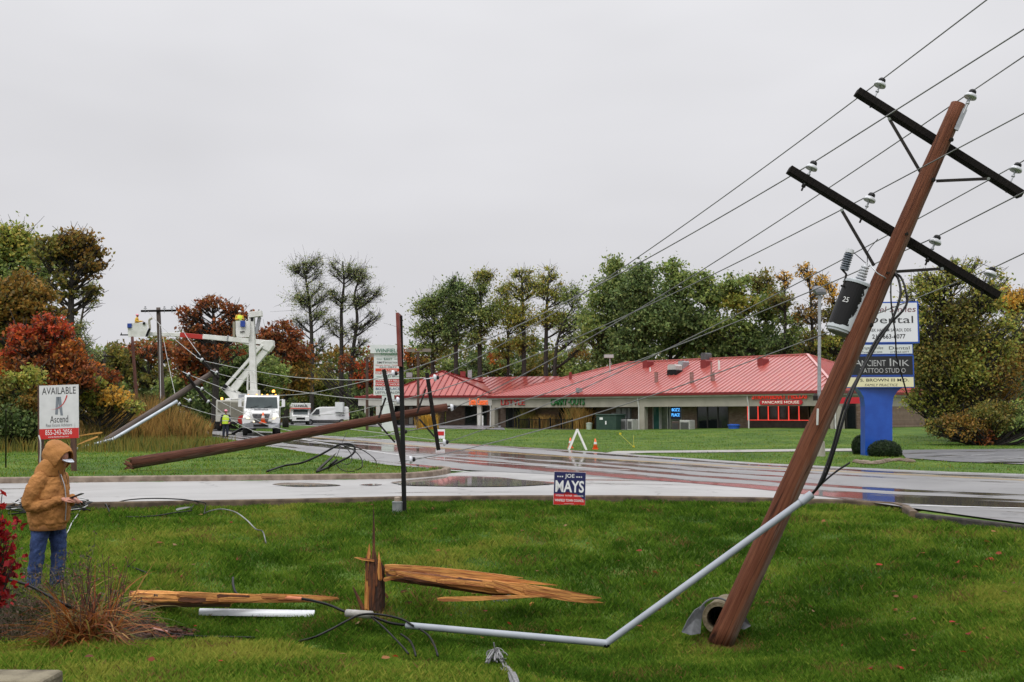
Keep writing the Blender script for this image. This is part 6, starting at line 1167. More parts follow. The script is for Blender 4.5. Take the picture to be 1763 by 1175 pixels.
tb('clearance_lights', AMB, lambda b: [b.box((x, 1.68, 2.75), (.10, .06, .05)) for x in (-.9, -.35, 0, .35, .9)]); tb('beacon', AMB, lambda b: b.lathe([(.10, 0), (.10, .12), (.05, .17)], 10, Matrix.Translation((.75, 2.0, 2.90)))); tb('beacon_stand', BLACK, lambda b: b.tube([(.75, 2.0, 2.7), (.75, 2.0, 2.91)], .04, 6))
BODYG = M('utility_body_grey', (.40, .39, .34), (.46, .45, .40), 2, .5)
tb('utility_body', BODYG, lambda b: b.box((0, 4.4, 1.45), (2.4, 4.2, 1.05)).box((0, 4.4, 2.05), (1.5, 4.0, .2)), .04); tb('body_door', WHITEV, lambda b: [b.box((s * 1.212, 2.9 + k * 1.0, 1.5), (.03, .9, .85)) for s in (-1, 1) for k in range(4)], .01)
tb('air_tank', RED, lambda b: b.lathe([(.05, 0), (.30, .02), (.30, .5), (.05, .52)], 14, Matrix.Translation((-1.28, 2.0, 1.05)) @ Matrix.Rotation(-math.pi / 2, 4, 'X')))
tb('outrigger', BLACK, lambda b: b.bar((-1.1, 2.6, .55), (-1.9, 1.9, .10), .16, .16).box((-1.95, 1.85, .06), (.5, .4, .06)))
tb('mudflap_light', LAMP, lambda b: b.box((-.45, -.44, .93), (.12, .03, .08)))
cone_q = TM @ Vector((.13, -.62, .84)); cone(np.array([cone_q.x, cone_q.y, cone_q.z]), 'orange traffic cone with white collars carried on the truck bumper', 1.35)
# vertical boom in front truck, from pixels at its own depth
Yv = Yt + 4.2
def tp_(px, py, dY=0): return P(px, py, Yv + dY)
bx_ = lambda name, a, b_, w, h, mat=WHITE, par=None: B().bar(a, b_, w, h, (0, 1, 0)).build(name, mat, par or tr, bevel=.02)
bx_('boom_upright', tp_(437, 676), tp_(433, 545), .42, .40); bx_('boom_strut', tp_(426, 672, .1), tp_(427, 640, .1), .12, .12); bx_('boom_strut', tp_(441, 672, -.2), tp_(437, 640, -.2), .14, .14); bx_('boom_pedestal', tp_(437, 700), tp_(437, 672), .75, .7); bx_('boom_head', tp_(429, 543, -.1), tp_(451, 540, -.1), .40, .5); bx_('boom_panel', tp_(434, 553, -.22), tp_(434, 546, -.22), .18, .05, BLACK); bx_('boom_hook', tp_(445, 537, 0), tp_(447, 534, 0), .15, .15, BLACK)
bx_('jib_arm', tp_(447, 546, .1), tp_(441, 575, .1), .22, .2, GALV); bx_('deck_rail', tp_(400, 688, .1), tp_(470, 681, .1), .1, .1)
b1 = B().rings([[tp_(x, y, d) for x, y, d in ((418 - w, py, -.45), (418 + w, py, -.45), (418 + w, py, .45), (418 - w, py, .45))] for w, py in ((10.5, 581), (12, 576), (12.5, 553))], (1, 0)).build('work_bucket', WHITE, tr); s_ = b1.modifiers.new('thick', 'SOLIDIFY'); s_.thickness = .05; bx_('tool_pouch', tp_(414, 558, -.55), tp_(422, 558, -.55), .42, .14, M('blue_pouch', (.015, .05, .28), rough=.6), b1); bx_('bucket_step', tp_(413, 572, -.5), tp_(421, 571, -.5), .06, .06, IRON, b1); bx_('bucket_bracket', tp_(430, 566), tp_(436, 566), .3, .3, WHITE)
bx_('bucket_cover', tp_(404, 555, .2), tp_(404, 581, .2), .18, .4, M('khaki_cover', (.28, .26, .19), rough=.8), b1)
# second truck behind, its body seen left of the cab, with the folding boom
Yk = 82.0; kq = P(410, 746, Yk); kq[2] = ztf(kq[0], kq[1]) + .03; KM = Matrix.Translation(Vector(kq)) @ Matrix.Rotation(R(188), 4, 'Z')
tk = thing('bucket_truck', kq, 'second utility truck parked behind the first with a folding white boom reaching left', 'truck')
def kb(name, mat, fn, bevel=.0, par=None): b = B(); fn(b); return b.build(name, mat, par or tk, KM, False, bevel)
kb('utility_body', BODYG, lambda b: b.box((.1, 1.8, 1.55), (2.3, 4.0, 1.7)), .05); kb('cab', WHITEV, lambda b: b.prism([(-.95, y, z) for y, z in ((-2.2, .9), (-2.2, 1.6), (-1.0, 1.75), (-.75, 2.55), (-.25, 2.6), (-.25, .9))], (2.1, 0, 0)), .06); kb('windscreen', SMOKE, lambda b: b.quad((-.85, -1.03, 1.8), (1.05, -1.03, 1.8), (1.0, -.79, 2.48), (-.8, -.79, 2.48)))
kb('body_door', WHITEV, lambda b: [b.box((-.55 + k * .75, -.225, 1.65), (.62, .04, 1.1)) for k in range(3)], .01); kb('roof_rack', GALV, lambda b: b.box((-.3, 1.2, 2.5), (1.3, 2.0, .15)).box((-.6, 1.0, 2.75), (.9, 1.0, .35)), .03); kb('tool_panel', M('olive_grey_panel', (.15, .14, .11), (.2, .19, .15), 3, .6), lambda b: b.box((-.75, -.28, 2.3), (.9, .05, .6)))
kb('rear_door', MATS['olive_grey_panel'], lambda b: b.box((.65, 3.83, 1.9), (.9, .06, .8)).box((-.35, 3.83, 1.6), (.9, .05, 1.3)), .01); kb('rear_bumper', BLACK, lambda b: b.box((.1, 3.9, .62), (2.3, .15, .18)))
for s in (-.85, 1.05):
    for y in (-1.4, 3.0): wheel(tk, KM @ Matrix.Translation((s, y, .48)) @ Matrix.Rotation(math.pi / 2, 4, 'Y'), .48, .32)
kp = lambda px, py, d=0: P(px, py, Yk + 1.2 + d)
kx = lambda name, a, b_, w, h, mat=WHITE, par=None: B().bar(a, b_, w, h, (0, 1, 0)).build(name, mat, par or tk, bevel=.02)
kb('beacon', AMB, lambda b: b.lathe([(.09, 0), (.09, .14), (.05, .18)], 10, Matrix.Translation((.85, 3.5, 2.45)))); kb('headlight', LAMP, lambda b: b.box((-.75, -2.22, 1.15), (.3, .05, .18)).box((.95, -2.22, 1.15), (.3, .05, .18)))
B().prism([kp(*q, -.3) for q in ((379, 668), (388, 664), (411, 676), (416, 686), (400, 690))], (0, .7, 0)).build('boom_turntable', WHITE, tk, bevel=.03); kx('boom_pedestal', kp(402, 712), kp(402, 686), .8, .8)
kx('lower_boom', kp(394, 679), kp(466, 595), .52, .50); kx('boom_cylinder', kp(386, 668, -.3), kp(452, 594, -.3), .24, .24); kx('boom_strut', kp(404, 675, -.2), kp(418, 656, -.2), .24, .2); kx('boom_collar', kp(384, 671, -.35), kp(390, 663, -.35), .3, .3, BLACK)
B().prism([kp(*q, -.35) for q in ((447, 590), (455, 586), (469, 586), (470, 596), (463, 606), (452, 601))], (0, .8, 0)).build('boom_elbow', WHITE, tk, bevel=.04)
kx('upper_boom', kp(456, 590), kp(350, 580), .40, .42); kx('boom_red_band', kp(351, 581), kp(311, 577), .385, .40, RED); kx('upper_boom_tip', kp(311, 577), kp(248, 575), .30, .34); kx('boom_joint', kp(392, 583, -.05), kp(394, 583.2, -.05), .48, .46, GALV); kx('lower_bracket', kp(418, 590), kp(446, 598), .22, .25)
b2 = B().rings([[kp(x, y, d) for x, y, d in ((237 - w, py, -.55), (237 + w * .98, py - 1, -.55), (237 + w * .98, py - 1, .55), (237 - w, py, .55))] for w, py in ((15.5, 581), (17, 575), (17.5, 557))], (1, 0)).build('work_bucket', WHITE, tk); s_ = b2.modifiers.new('thick', 'SOLIDIFY'); s_.thickness = .05
kx('tool_pouch', kp(219.5, 561, -.6), kp(226.5, 561, -.6), .36, .16, MATS['blue_pouch'], b2); kx('bucket_pad', kp(246, 557, -.6), kp(250, 557, -.6), .2, .1, BLACK, b2); kx('jib_bar', kp(207, 577), kp(222, 577), .10, .1, BLACK, b2); kx('jib_post', kp(209, 577), kp(209, 573), .07, .07, BLACK, b2)
B().tube(spline([kp(254, 575, -.4), kp(258, 566, -.4), kp(257, 552, -.4), kp(262, 548, -.4)], 5), .10, 8).build('boom_control', M('beige_rubber', (.36, .34, .27), rough=.7), tk); B().tube(spline([kp(258, 566, -.5), kp(255, 572, -.5), kp(252, 580, -.5)], 5), .10, 8).build('hose_bundle', BLACK, tk)
# workers
z_ = kp(235, 583)[2]; q = kp(235, 575, -.1); worker((q[0], q[1], kp(0, 541)[2] - 1.75), 10, PINK, YEL, 'worker in a pink hard hat leaning over the left work bucket', False, ((.42, -.16, 1.12), (.42, .16, 1.15)))
q = tp_(412, 570, 0); worker((q[0], q[1], tp_(0, 535)[2] - 1.75), -60, WHP, YEL, 'worker in a white hard hat up in the bucket beside the vertical boom', False, ((.26, -.14, 1.12), (.26, .14, 1.15)), HIV)
q = P(388, 752, 63.5); q[2] = ztf(q[0], q[1]) + .03; worker(q, -75, PINK, NAVY, 'worker in a pink hard hat and lime vest standing on the road by the truck', True, ((.05, -.30, .85), (.2, .22, .95)), HIV)
# moving truck and delivery van
Yu = 118; uq = P(517, 727, Yu); uq[2] = ztf(uq[0], uq[1]); UM = Matrix.Translation(Vector(uq)) @ Matrix.Rotation(R(14), 4, 'Z'); us = Yu / F
ut = thing('moving_truck', uq, 'white and red rental moving truck parked beyond the road left of the white van', 'truck')
def ub(name, mat, fn, bevel=.0): b = B(); fn(b); return b.build(name, mat, ut, UM, False, bevel)
ub('cargo_box', WHITEV, lambda b: b.box((0, 2.6, 1.65), (2.3, 4.6, 1.9)).prism([(-1.15, y, z) for y, z in ((.3, 1.75), (-.55, 1.95), (-.6, 2.6), (.3, 2.6))], (2.3, 0, 0)), .04)
ub('cab', WHITEV, lambda b: b.prism([(-.98, y, z) for y, z in ((-1.3, .5), (-1.3, 1.05), (-.5, 1.25), (-.15, 1.85), (.4, 1.9), (.4, .5))], (1.96, 0, 0)), .06); ub('windscreen', SMOKE, lambda b: b.quad((-.86, -.55, 1.27), (.86, -.55, 1.27), (.82, -.2, 1.84), (-.82, -.2, 1.84))); ub('grille', BLACK, lambda b: b.box((0, -1.31, .8), (1.0, .03, .25))); ub('red_stripe', M('orange_red_band', (.58, .06, .03), rough=.45), lambda b: b.box((0, -.575, 1.99), (2.31, .06, .10)).box((-1.16, 1.6, 1.9), (.02, .9, .7)))
m = UM @ frame((-.75, -.605, 2.16), (1, 0, 0), (0, 0, 1)); text('U-HAUL', m, 1.55, .26, BLKP, ut, .01, .03)
for s in (-.9, .9):
    for y in (-.7, 3.6): wheel(ut, UM @ Matrix.Translation((s, y, .38)) @ Matrix.Rotation(math.pi / 2, 4, 'Y'), .38, .25)
Yn = 122; nq = P(563, 727.5, Yn); nq[2] = ztf(nq[0], nq[1]); NM = Matrix.Translation(Vector(nq)) @ Matrix.Rotation(R(12), 4, 'Z')
vn = thing('delivery_van', nq, 'white high roof delivery van with black lettering parked before the shop columns', 'van')
# x runs from the nose (left) to the tail (right)
def vb(name, mat, fn, bevel=.0): b = B(); fn(b); return b.build(name, mat, vn, NM, False, bevel)
prof = [(-2.95, .45), (-2.95, .85), (-2.75, 1.05), (-2.05, 1.28), (-1.35, 2.0), (-.9, 2.18), (2.4, 2.22), (2.55, 2.1), (2.65, .9), (2.62, .42)]
vb('van_body', WHITEV, lambda b: b.rings([[(x, y * (1 if z < 1.2 else .93), z) for x, z in prof] for y in (-.95, .95)]), .07)
vb('windscreen', SMOKE, lambda b: b.quad((-2.02, -.78, 1.33), (-2.02, .78, 1.33), (-1.39, .74, 1.98), (-1.39, -.74, 1.98))); vb('side_window', GLASSD, lambda b: b.quad((-1.85, -.975, 1.22), (-.95, -.975, 1.28), (-.95, -.91, 1.92), (-1.3, -.91, 1.90)))
vb('side_moulding', BLACK, lambda b: b.box((.2, -.96, .55), (4.4, .03, .10)).box((-2.4, -.962, .80), (.5, .02, .18)).box((-.95, -.96, 1.12), (.2, .02, .05))); vb('front_bumper', BLACK, lambda b: b.box((-2.96, 0, .58), (.1, 1.8, .22)).box((-2.88, 0, .95), (.1, 1.2, .12))); vb('tail_light', RED, lambda b: b.box((2.64, -.88, 1.3), (.04, .12, .5)))
for x in (-2.0, 1.75):
    for s in (-.86, .86): wheel(vn, NM @ Matrix.Translation((x, s, .36)) @ Matrix.Rotation(math.pi / 2, 4, 'X'), .36, .24)
m = NM @ frame((1.0, -.985, 1.62), (1, 0, 0), (0, .05, 1)); text('SMITH', m, .98, .26, BLKP, vn, .01, .03); text('ELECTRONICS', NM @ frame((1.0, -.985, 1.36), (1, 0, 0), (0, .05, 1)), 1.0, .17, BLKP, vn, .01, .02); text('219-662-4877', NM @ frame((1.0, -.985, 1.08), (1, 0, 0), (0, .05, 1)), 1.1, .10, BLKP, vn, .01, .01)
t = thing('pickup_truck', P(1595, 725, 88), 'distant parked pickup truck half hidden behind the big maple crown', 'pickup'); q = P(1565, 728, 95); vm = Matrix.Translation(Vector((q[0], q[1], ztf(q[0], q[1]))))
B().prism([(x, -.9, z) for x, z in ((-2.4, .5), (-2.4, 1.0), (-.9, 1.05), (-.5, 1.7), (.8, 1.7), (1.1, 1.05), (2.4, 1.0), (2.4, .5))], (0, 1.8, 0)).build('truck_body', M('grey_blue_paint', (.25, .26, .28), rough=.3), t, vm, bevel=.05); B().box((.1, -.91, 1.35), (1.2, .03, .45)).build('side_window', GLASSD, t, vm)
for x in (-1.6, 1.5): wheel(t, vm @ Matrix.Translation((x, -.8, .36)) @ Matrix.Rotation(math.pi / 2, 4, 'X'), .36, .24)
# ------------------------------------------------------------------ trees and other plants
PAL = dict(
    green=[(.060, .085, .022), (.085, .110, .030), (.038, .055, .017), (.11, .12, .035)],
    dark=[(.036, .056, .018), (.055, .078, .025), (.024, .036, .013), (.075, .09, .03)],
    pale=[(.12, .15, .055), (.16, .18, .07), (.09, .12, .04), (.17, .16, .07)],
    yg=[(.135, .15, .028), (.175, .175, .036), (.085, .11, .024), (.19, .15, .032)],
    olive=[(.082, .085, .019), (.115, .105, .024), (.055, .062, .016), (.13, .092, .02)],
    bronze=[(.13, .075, .015), (.16, .085, .018), (.085, .058, .013), (.09, .075, .018)],
    rust=[(.13, .036, .012), (.17, .050, .014), (.085, .026, .011), (.12, .055, .016)],
    red=[(.20, .026, .011), (.25, .042, .012), (.12, .022, .011), (.22, .065, .014)],
    orange=[(.22, .064, .013), (.27, .090, .016), (.15, .044, .012), (.19, .085, .018)],
    gold=[(.30, .17, .028), (.24, .15, .03), (.36, .20, .03), (.18, .13, .03)],
    tan=[(.22, .135, .042), (.28, .165, .05), (.15, .085, .028), (.13, .11, .03)])
PAL = {k: [tuple(x * (3.1 if k in ('dark', 'green') else 2.1) for x in c) for c in v] for k, v in PAL.items()}
LS = .72   # leaf size factor
def leafcloud(c, r, n, size, pal, rg, flat=.75, droop=0.0, asp=.62, soft=False):
    """n leaf sprays in a soft clump of radius r round c"""
    d = rg.normal(0, 1, (n, 3)); d /= np.linalg.norm(d, axis=1)[:, None]; rad = r * (np.abs(rg.normal(0, .85, n)) + .1 if soft else rg.uniform(.25, 1.0, n) ** .55 * (1 + .25 * rg.normal(0, 1, n)))
    p = c + d * rad[:, None] * np.array([1, 1, flat]); p[:, 2] -= droop * rg.uniform(0, 1, n) * r
    a = rg.normal(0, 1, (n, 3)); a /= np.linalg.norm(a, axis=1)[:, None]; b = np.cross(a, rg.normal(0, 1, (n, 3))); b /= np.linalg.norm(b, axis=1)[:, None] + 1e-9
    s = (size * rg.uniform(.55, 1.35, n))[:, None]; a = a * s; b = b * s * asp
    q = np.stack([p - a, p - a * .1 - b, p + a, p + a * .15 + b], 1)
    pl = np.array(PAL[pal] if isinstance(pal, str) else pal); col = pl[rg.integers(0, len(pl), n)] * rg.uniform(.75, 1.25, (n, 1))
    return q.reshape(-1, 3), col
def tree(name, label, cat, trunk, Y, crowns, size=.16, dens=1.0, seed=0, group=None, tr=.22, bark=None, twigs=5, clump=.30, limbs=True, ground=True, flat=.75, soft=False):
    """trunk: photo points from the foot up; crowns: (px, py, rx, ry, clumps, palette)"""
    rg = np.random.default_rng(seed + 100); s = Y / F; size *= LS
    pts = [P(px, py, Y) for px, py in trunk]; g = pts[0].copy()
    if ground: g[2] = ztf(g[0], g[1]) - .15; pts[0] = g
    t = thing(name, g, label, cat, group); tp = spline(pts, 6); tb_ = B(); rr = np.linspace(tr, tr * .28, len(tp)); tb_.tube(tp, rr, 8, jit=.06)
    V, C = [], []
    for (px, py, rx, ry, n, pal) in crowns:
        c0 = P(px, py, Y); R_ = np.array([rx * s, (rx + ry) / 2 * s * .9, ry * s])
        for _ in range(n):
            d = rg.normal(0, 1, 3); d /= np.linalg.norm(d); c = c0 + d * R_ * rg.uniform(.15, 1) ** .45 * .86
            cr = clump * min(R_[0], R_[2]) * rg.uniform(.7, 1.35) + .12
            m_ = max(6, int(dens * 26 * (cr / size / 3) ** 2)); v, cl = leafcloud(c, cr, m_, size, pal, rg, flat, soft=soft); cl = cl * rg.uniform(.78, 1.22); V.append(v); C.append(cl)
            if limbs:
                hz = np.hypot(tp[:, 0] - c[0], tp[:, 1] - c[1]); k = int(np.argmin(np.abs(tp[:, 2] - (c[2] - .75 * hz - .2)) + .15 * hz)); a = tp[k]
                if a[2] > c[2]: k = max(0, k - 2); a = tp[k]
                mid = a * .45 + c * .55; mid[2] = a[2] * .62 + c[2] * .38; mid += rg.normal(0, .06 * np.linalg.norm(c - a), 3); bp = bez(a, mid, c, 7); r0 = min(rr[k] * .55, .03 + .016 * np.linalg.norm(c - a) * tr / .22); tb_.tube(bp, np.linspace(r0, .018 + size * .05, 7), 5, jit=.08)
                for _ in range(twigs):
                    e_ = c + rg.normal(0, 1, 3) * cr * .75; st_ = bp[rg.integers(3, 7)]; tb_.tube([st_, (st_ + e_) / 2 + rg.normal(0, .1 * cr, 3), e_], [.018 + size * .05, .014 + size * .03, .008 + size * .015], 4)
    tb_.build('trunk', bark or BARKD, t, smooth=True)
    fastmesh('crown', np.concatenate(V), 4, LEAF, t, np.concatenate(C)); return t
def bush(name, label, Y, crowns, size=.14, dens=1.0, seed=0, group=None, cat='bush', **k):
    px = np.mean([c[0] for c in crowns]); by = max(c[1] + c[3] for c in crowns); return tree(name, label, cat, [(px, by), (px, by - 8), (px + 2, min(c[1] for c in crowns))], Y, crowns, size, dens, seed, group, tr=.09, twigs=2, **k)
# --- left edge
tree('maple_tree', 'big olive green tree at the left edge with the broad round crown rising highest', 'tree', [(112, 745), (120, 600), (122, 540), (124, 470), (128, 410)], 60, [(128, 420, 40, 30, 34, 'bronze'), (160, 445, 26, 48, 34, 'bronze'), (95, 435, 40, 40, 30, 'olive'), (155, 505, 22, 22, 9, 'olive'), (105, 490, 32, 36, 16, 'olive'), (116, 552, 22, 28, 8, 'olive')], .19, 1.0, 1, tr=.32)
tree('ash_tree', 'pale green tree with feathery top behind the olive tree at the left edge', 'tree', [(10, 745), (14, 600), (20, 420)], 72, [(20, 420, 48, 42, 40, 'yg'), (-20, 460, 50, 60, 30, 'green'), (55, 470, 40, 55, 30, 'green'), (10, 540, 70, 60, 40, 'green')], .20, .9, 2, tr=.3, clump=.38, soft=True)
tree('oak_tree', 'dark bronze oak in front of the pale green tree at the left edge', 'tree', [(30, 750), (32, 640), (38, 520)], 52, [(40, 520, 60, 50, 50, 'bronze'), (0, 540, 50, 60, 36, 'olive'), (75, 560, 40, 40, 26, 'bronze'), (10, 610, 60, 40, 30, 'olive')], .16, 1.1, 3, tr=.26)
tree('maple_tree', 'fiery red and orange maple glowing below the olive tree', 'tree', [(92, 750), (92, 680), (90, 560)], 49, [(88, 575, 34, 36, 30, 'red'), (118, 610, 30, 32, 30, 'orange'), (60, 620, 50, 40, 40, 'rust'), (20, 650, 50, 36, 30, 'orange'), (130, 645, 46, 34, 34, 'rust'), (85, 660, 60, 36, 36, 'orange'), (40, 590, 40, 36, 22, 'red')], .145, 1.1, 4, tr=.2)
tree('locust_tree', 'sparse pale tree with bare twigs right of the olive tree trunk', 'tree', [(128, 700), (132, 610), (142, 540), (150, 500)], 74, [(152, 510, 24, 30, 16, 'pale'), (138, 580, 26, 36, 20, 'pale'), (150, 610, 24, 24, 14, 'pale')], .11, .35, 5, tr=.16, bark=BARK, twigs=9)
bush('shrub', 'dark green shrub mass at the far left lawn edge behind the marker post', 43, [(30, 720, 60, 48, 44, 'dark'), (-30, 700, 60, 70, 30, 'olive'), (75, 735, 40, 30, 20, 'dark'), (15, 680, 50, 30, 24, 'olive'), (60, 690, 40, 30, 18, 'bronze'), (40, 650, 50, 25, 18, 'yg')], .11, 1.1, 6)
bush('shrub', 'gold and green leafy shrub right of the property sign', 50, [(160, 672, 34, 26, 30, 'yg'), (195, 690, 36, 24, 26, 'gold'), (225, 700, 28, 16, 14, 'yg'), (150, 700, 40, 24, 20, 'olive'), (130, 650, 30, 20, 14, 'yg')], .13, .9, 7)
bush('shrub', 'rusty orange shrub behind the gold one near the property sign', 58, [(150, 640, 40, 24, 26, 'orange'), (185, 650, 30, 20, 18, 'rust'), (110, 670, 50, 30, 22, 'bronze'), (130, 700, 60, 40, 26, 'olive')], .16, 1.0, 8)
# --- back of the left road
tree('tree', 'muted olive tree on the skyline left of the work bucket', 'tree', [(205, 735), (205, 640)], 96, [(198, 625, 36, 34, 30, 'olive'), (190, 680, 50, 40, 26, 'green'), (175, 615, 20, 20, 8, 'green')], .24, 1.1, 9)
tree('tree', 'dull red topped tree on the skyline below the left work bucket', 'tree', [(255, 735), (255, 620)], 98, [(255, 605, 52, 22, 36, 'rust'), (250, 645, 50, 34, 30, 'olive'), (265, 690, 56, 36, 26, 'dark')], .24, 1.1, 10)
tree('tree', 'deep rust tree behind the slanted grey pole tip', 'tree', [(330, 735), (328, 600)], 94, [(325, 612, 42, 30, 34, 'rust'), (345, 650, 44, 40, 32, 'rust'), (310, 670, 40, 40, 24, 'green')], .23, 1.1, 11)
tree('oak_tree', 'round rust brown oak standing against the sky behind the bucket trucks', 'tree', [(370, 735), (372, 620), (370, 580), (366, 530)], 86, [(365, 522, 40, 15, 26, 'rust'), (325, 545, 28, 18, 18, 'rust'), (405, 540, 24, 22, 16, 'rust'), (350, 565, 42, 22, 22, 'rust'), (395, 572, 34, 22, 16, 'rust'), (428, 548, 10, 16, 5, 'rust'), (370, 605, 60, 22, 26, 'rust')], .23, .75, 12, tr=.34, twigs=5, clump=.42)
tree('oak_tree', 'darker rust oak right of the vertical boom', 'tree', [(492, 735), (490, 640), (485, 580)], 100, [(485, 575, 40, 22, 28, 'rust'), (500, 605, 40, 30, 30, 'rust'), (455, 590, 24, 26, 16, 'rust'), (505, 650, 40, 36, 26, 'bronze')], .25, .85, 13, tr=.34, clump=.40)
bush('tree', 'dark green leafy tree directly behind the folding boom', 92, [(415, 625, 56, 34, 46, 'dark'), (400, 670, 60, 40, 40, 'dark'), (455, 650, 44, 40, 34, 'green'), (440, 700, 70, 36, 30, 'dark'), (355, 690, 40, 40, 22, 'dark')], .23, 1.15, 14, cat='tree')
bush('tree', 'mid green leafy tree behind the tall bare twin trunks', 150, [(500, 660, 46, 36, 34, 'olive'), (540, 665, 50, 40, 40, 'yg'), (520, 700, 70, 30, 30, 'dark'), (580, 680, 46, 34, 30, 'green'), (620, 670, 40, 40, 30, 'green'), (600, 705, 60, 24, 24, 'dark'), (480, 700, 40, 30, 16, 'dark')], .27, 1.15, 15, cat='tree')
def locust(label, trunk, crowns, seed, Y=146, size=.17, dens=.21, tr=.36, grp='tall thin locust trees', pal='pale'):
    return tree('locust_tree', label, 'tree', trunk, Y, [c + (pal,) if len(c) == 5 else c for c in crowns], size, dens, seed, grp, tr=tr, bark=BARKD, twigs=22 if dens < .5 else 12, clump=.62, flat=.6, soft=True)
locust('tall nearly bare locust tree, leftmost of the three against the sky', [(537, 735), (537, 600), (534, 540), (528, 490), (520, 450)], [(518, 462, 22, 20, 12), (548, 458, 16, 20, 9), (528, 510, 26, 26, 12), (556, 505, 12, 28, 7), (556, 550, 22, 24, 8), (520, 555, 16, 20, 5), (555, 590, 20, 16, 5)], 20)
locust('tall nearly bare locust tree, the straight middle one of the three against the sky', [(588, 735), (588, 600), (588, 530), (592, 490), (590, 450)], [(578, 465, 14, 22, 8), (605, 465, 20, 20, 11), (578, 505, 18, 18, 7), (600, 520, 16, 20, 7), (575, 560, 16, 18, 5), (600, 575, 16, 16, 4)], 21)
locust('tall nearly bare locust tree, rightmost of the three, bending towards the tall shop sign', [(597, 735), (606, 620), (615, 550), (610, 510), (622, 470)], [(622, 480, 18, 18, 9), (642, 500, 16, 14, 8), (620, 520, 22, 20, 9), (645, 540, 16, 10, 6), (622, 560, 28, 14, 8), (612, 600, 20, 14, 5), (630, 585, 18, 10, 4)], 22)
tree('maple_tree', 'small crimson maple beside the tall shop sign on the left', 'tree', [(640, 735), (640, 650)], 140, [(635, 645, 32, 26, 26, 'red'), (655, 620, 20, 16, 12, 'orange'), (600, 625, 20, 20, 12, 'rust'), (625, 690, 36, 30, 20, 'dark'), (560, 640, 26, 20, 12, 'olive')], .28, 1.0, 23)
tree('maple_tree', 'bright orange maple peeking out right of the tall shop sign', 'tree', [(712, 735), (712, 620)], 140, [(706, 612, 16, 16, 14, 'orange'), (730, 622, 18, 14, 12, 'bronze'), (715, 655, 40, 30, 26, 'green'), (680, 660, 30, 30, 18, 'dark')], .28, 1.0, 24)
g2 = 'tall thin trees behind the shops'
locust('spreading small tree left of the dark pair behind the rear shop wing', [(744, 720), (745, 620), (748, 560), (746, 510)], [(738, 530, 26, 22, 16), (730, 570, 26, 20, 14), (765, 565, 24, 26, 14), (752, 515, 24, 18, 12), (745, 600, 34, 16, 14)], 30, 132, .21, .75, .34, g2, 'green')
locust('dense dark topped tree, tallest left of the roof peak', [(785, 720), (785, 600), (785, 540), (782, 480)], [(785, 490, 20, 16, 12), (775, 520, 26, 22, 14), (800, 540, 26, 26, 14), (782, 575, 24, 20, 9)], 31, 130, .22, 1.0, .36, g2, 'dark')
locust('two toned tree with a thin yellowish top right of the dark topped one', [(826, 720), (826, 600), (828, 540), (826, 480)], [(835, 475, 26, 14, 14, 'yg'), (820, 505, 28, 18, 16, 'green'), (838, 540, 24, 26, 13, 'green'), (822, 580, 26, 20, 10, 'green')], 32, 130, .21, .8, .36, g2, 'green')
locust('slender tree with open airy crown behind the lower roof ridge', [(874, 720), (875, 600), (872, 500)], [(868, 495, 18, 14, 9), (868, 530, 24, 24, 13), (885, 560, 22, 22, 9), (870, 600, 24, 20, 9)], 33, 134, .20, .6, .28, g2, 'yg')
locust('tallest airy crowned tree behind the lower roof ridge', [(902, 720), (902, 600), (900, 520), (898, 470)], [(900, 472, 20, 14, 11), (888, 500, 20, 18, 10), (918, 500, 18, 22, 10), (905, 545, 24, 24, 10), (905, 590, 26, 22, 10)], 34, 131, .20, .6, .36, g2, 'yg')
locust('airy crowned tree with a strong dark trunk left of the evergreen wood', [(940, 720), (940, 600), (942, 520), (945, 470)], [(945, 472, 18, 14, 9), (935, 500, 18, 18, 9), (962, 505, 18, 20, 9), (945, 550, 26, 24, 10), (965, 550, 20, 20, 8)], 35, 129, .20, .55, .36, g2, 'yg')
locust('leaning forked tree arching right towards the evergreen wood', [(952, 720), (956, 620), (965, 570), (985, 530)], [(985, 510, 20, 20, 9), (1000, 540, 20, 20, 10), (975, 560, 22, 16, 8), (990, 590, 26, 18, 10)], 36, 127, .20, .5, .30, g2, 'green')
bush('tree', 'low olive and orange undergrowth tree below the thin trees behind the roof peak', 142, [(760, 640, 50, 24, 30, 'green'), (810, 640, 50, 30, 34, 'dark'), (850, 625, 30, 20, 16, 'orange'), (880, 640, 50, 30, 34, 'green'), (940, 640, 50, 36, 36, 'olive'), (985, 640, 40, 40, 30, 'green'), (1000, 605, 26, 20, 14, 'bronze'), (900, 605, 40, 16, 14, 'olive')], .30, 1.2, 37, cat='tree')
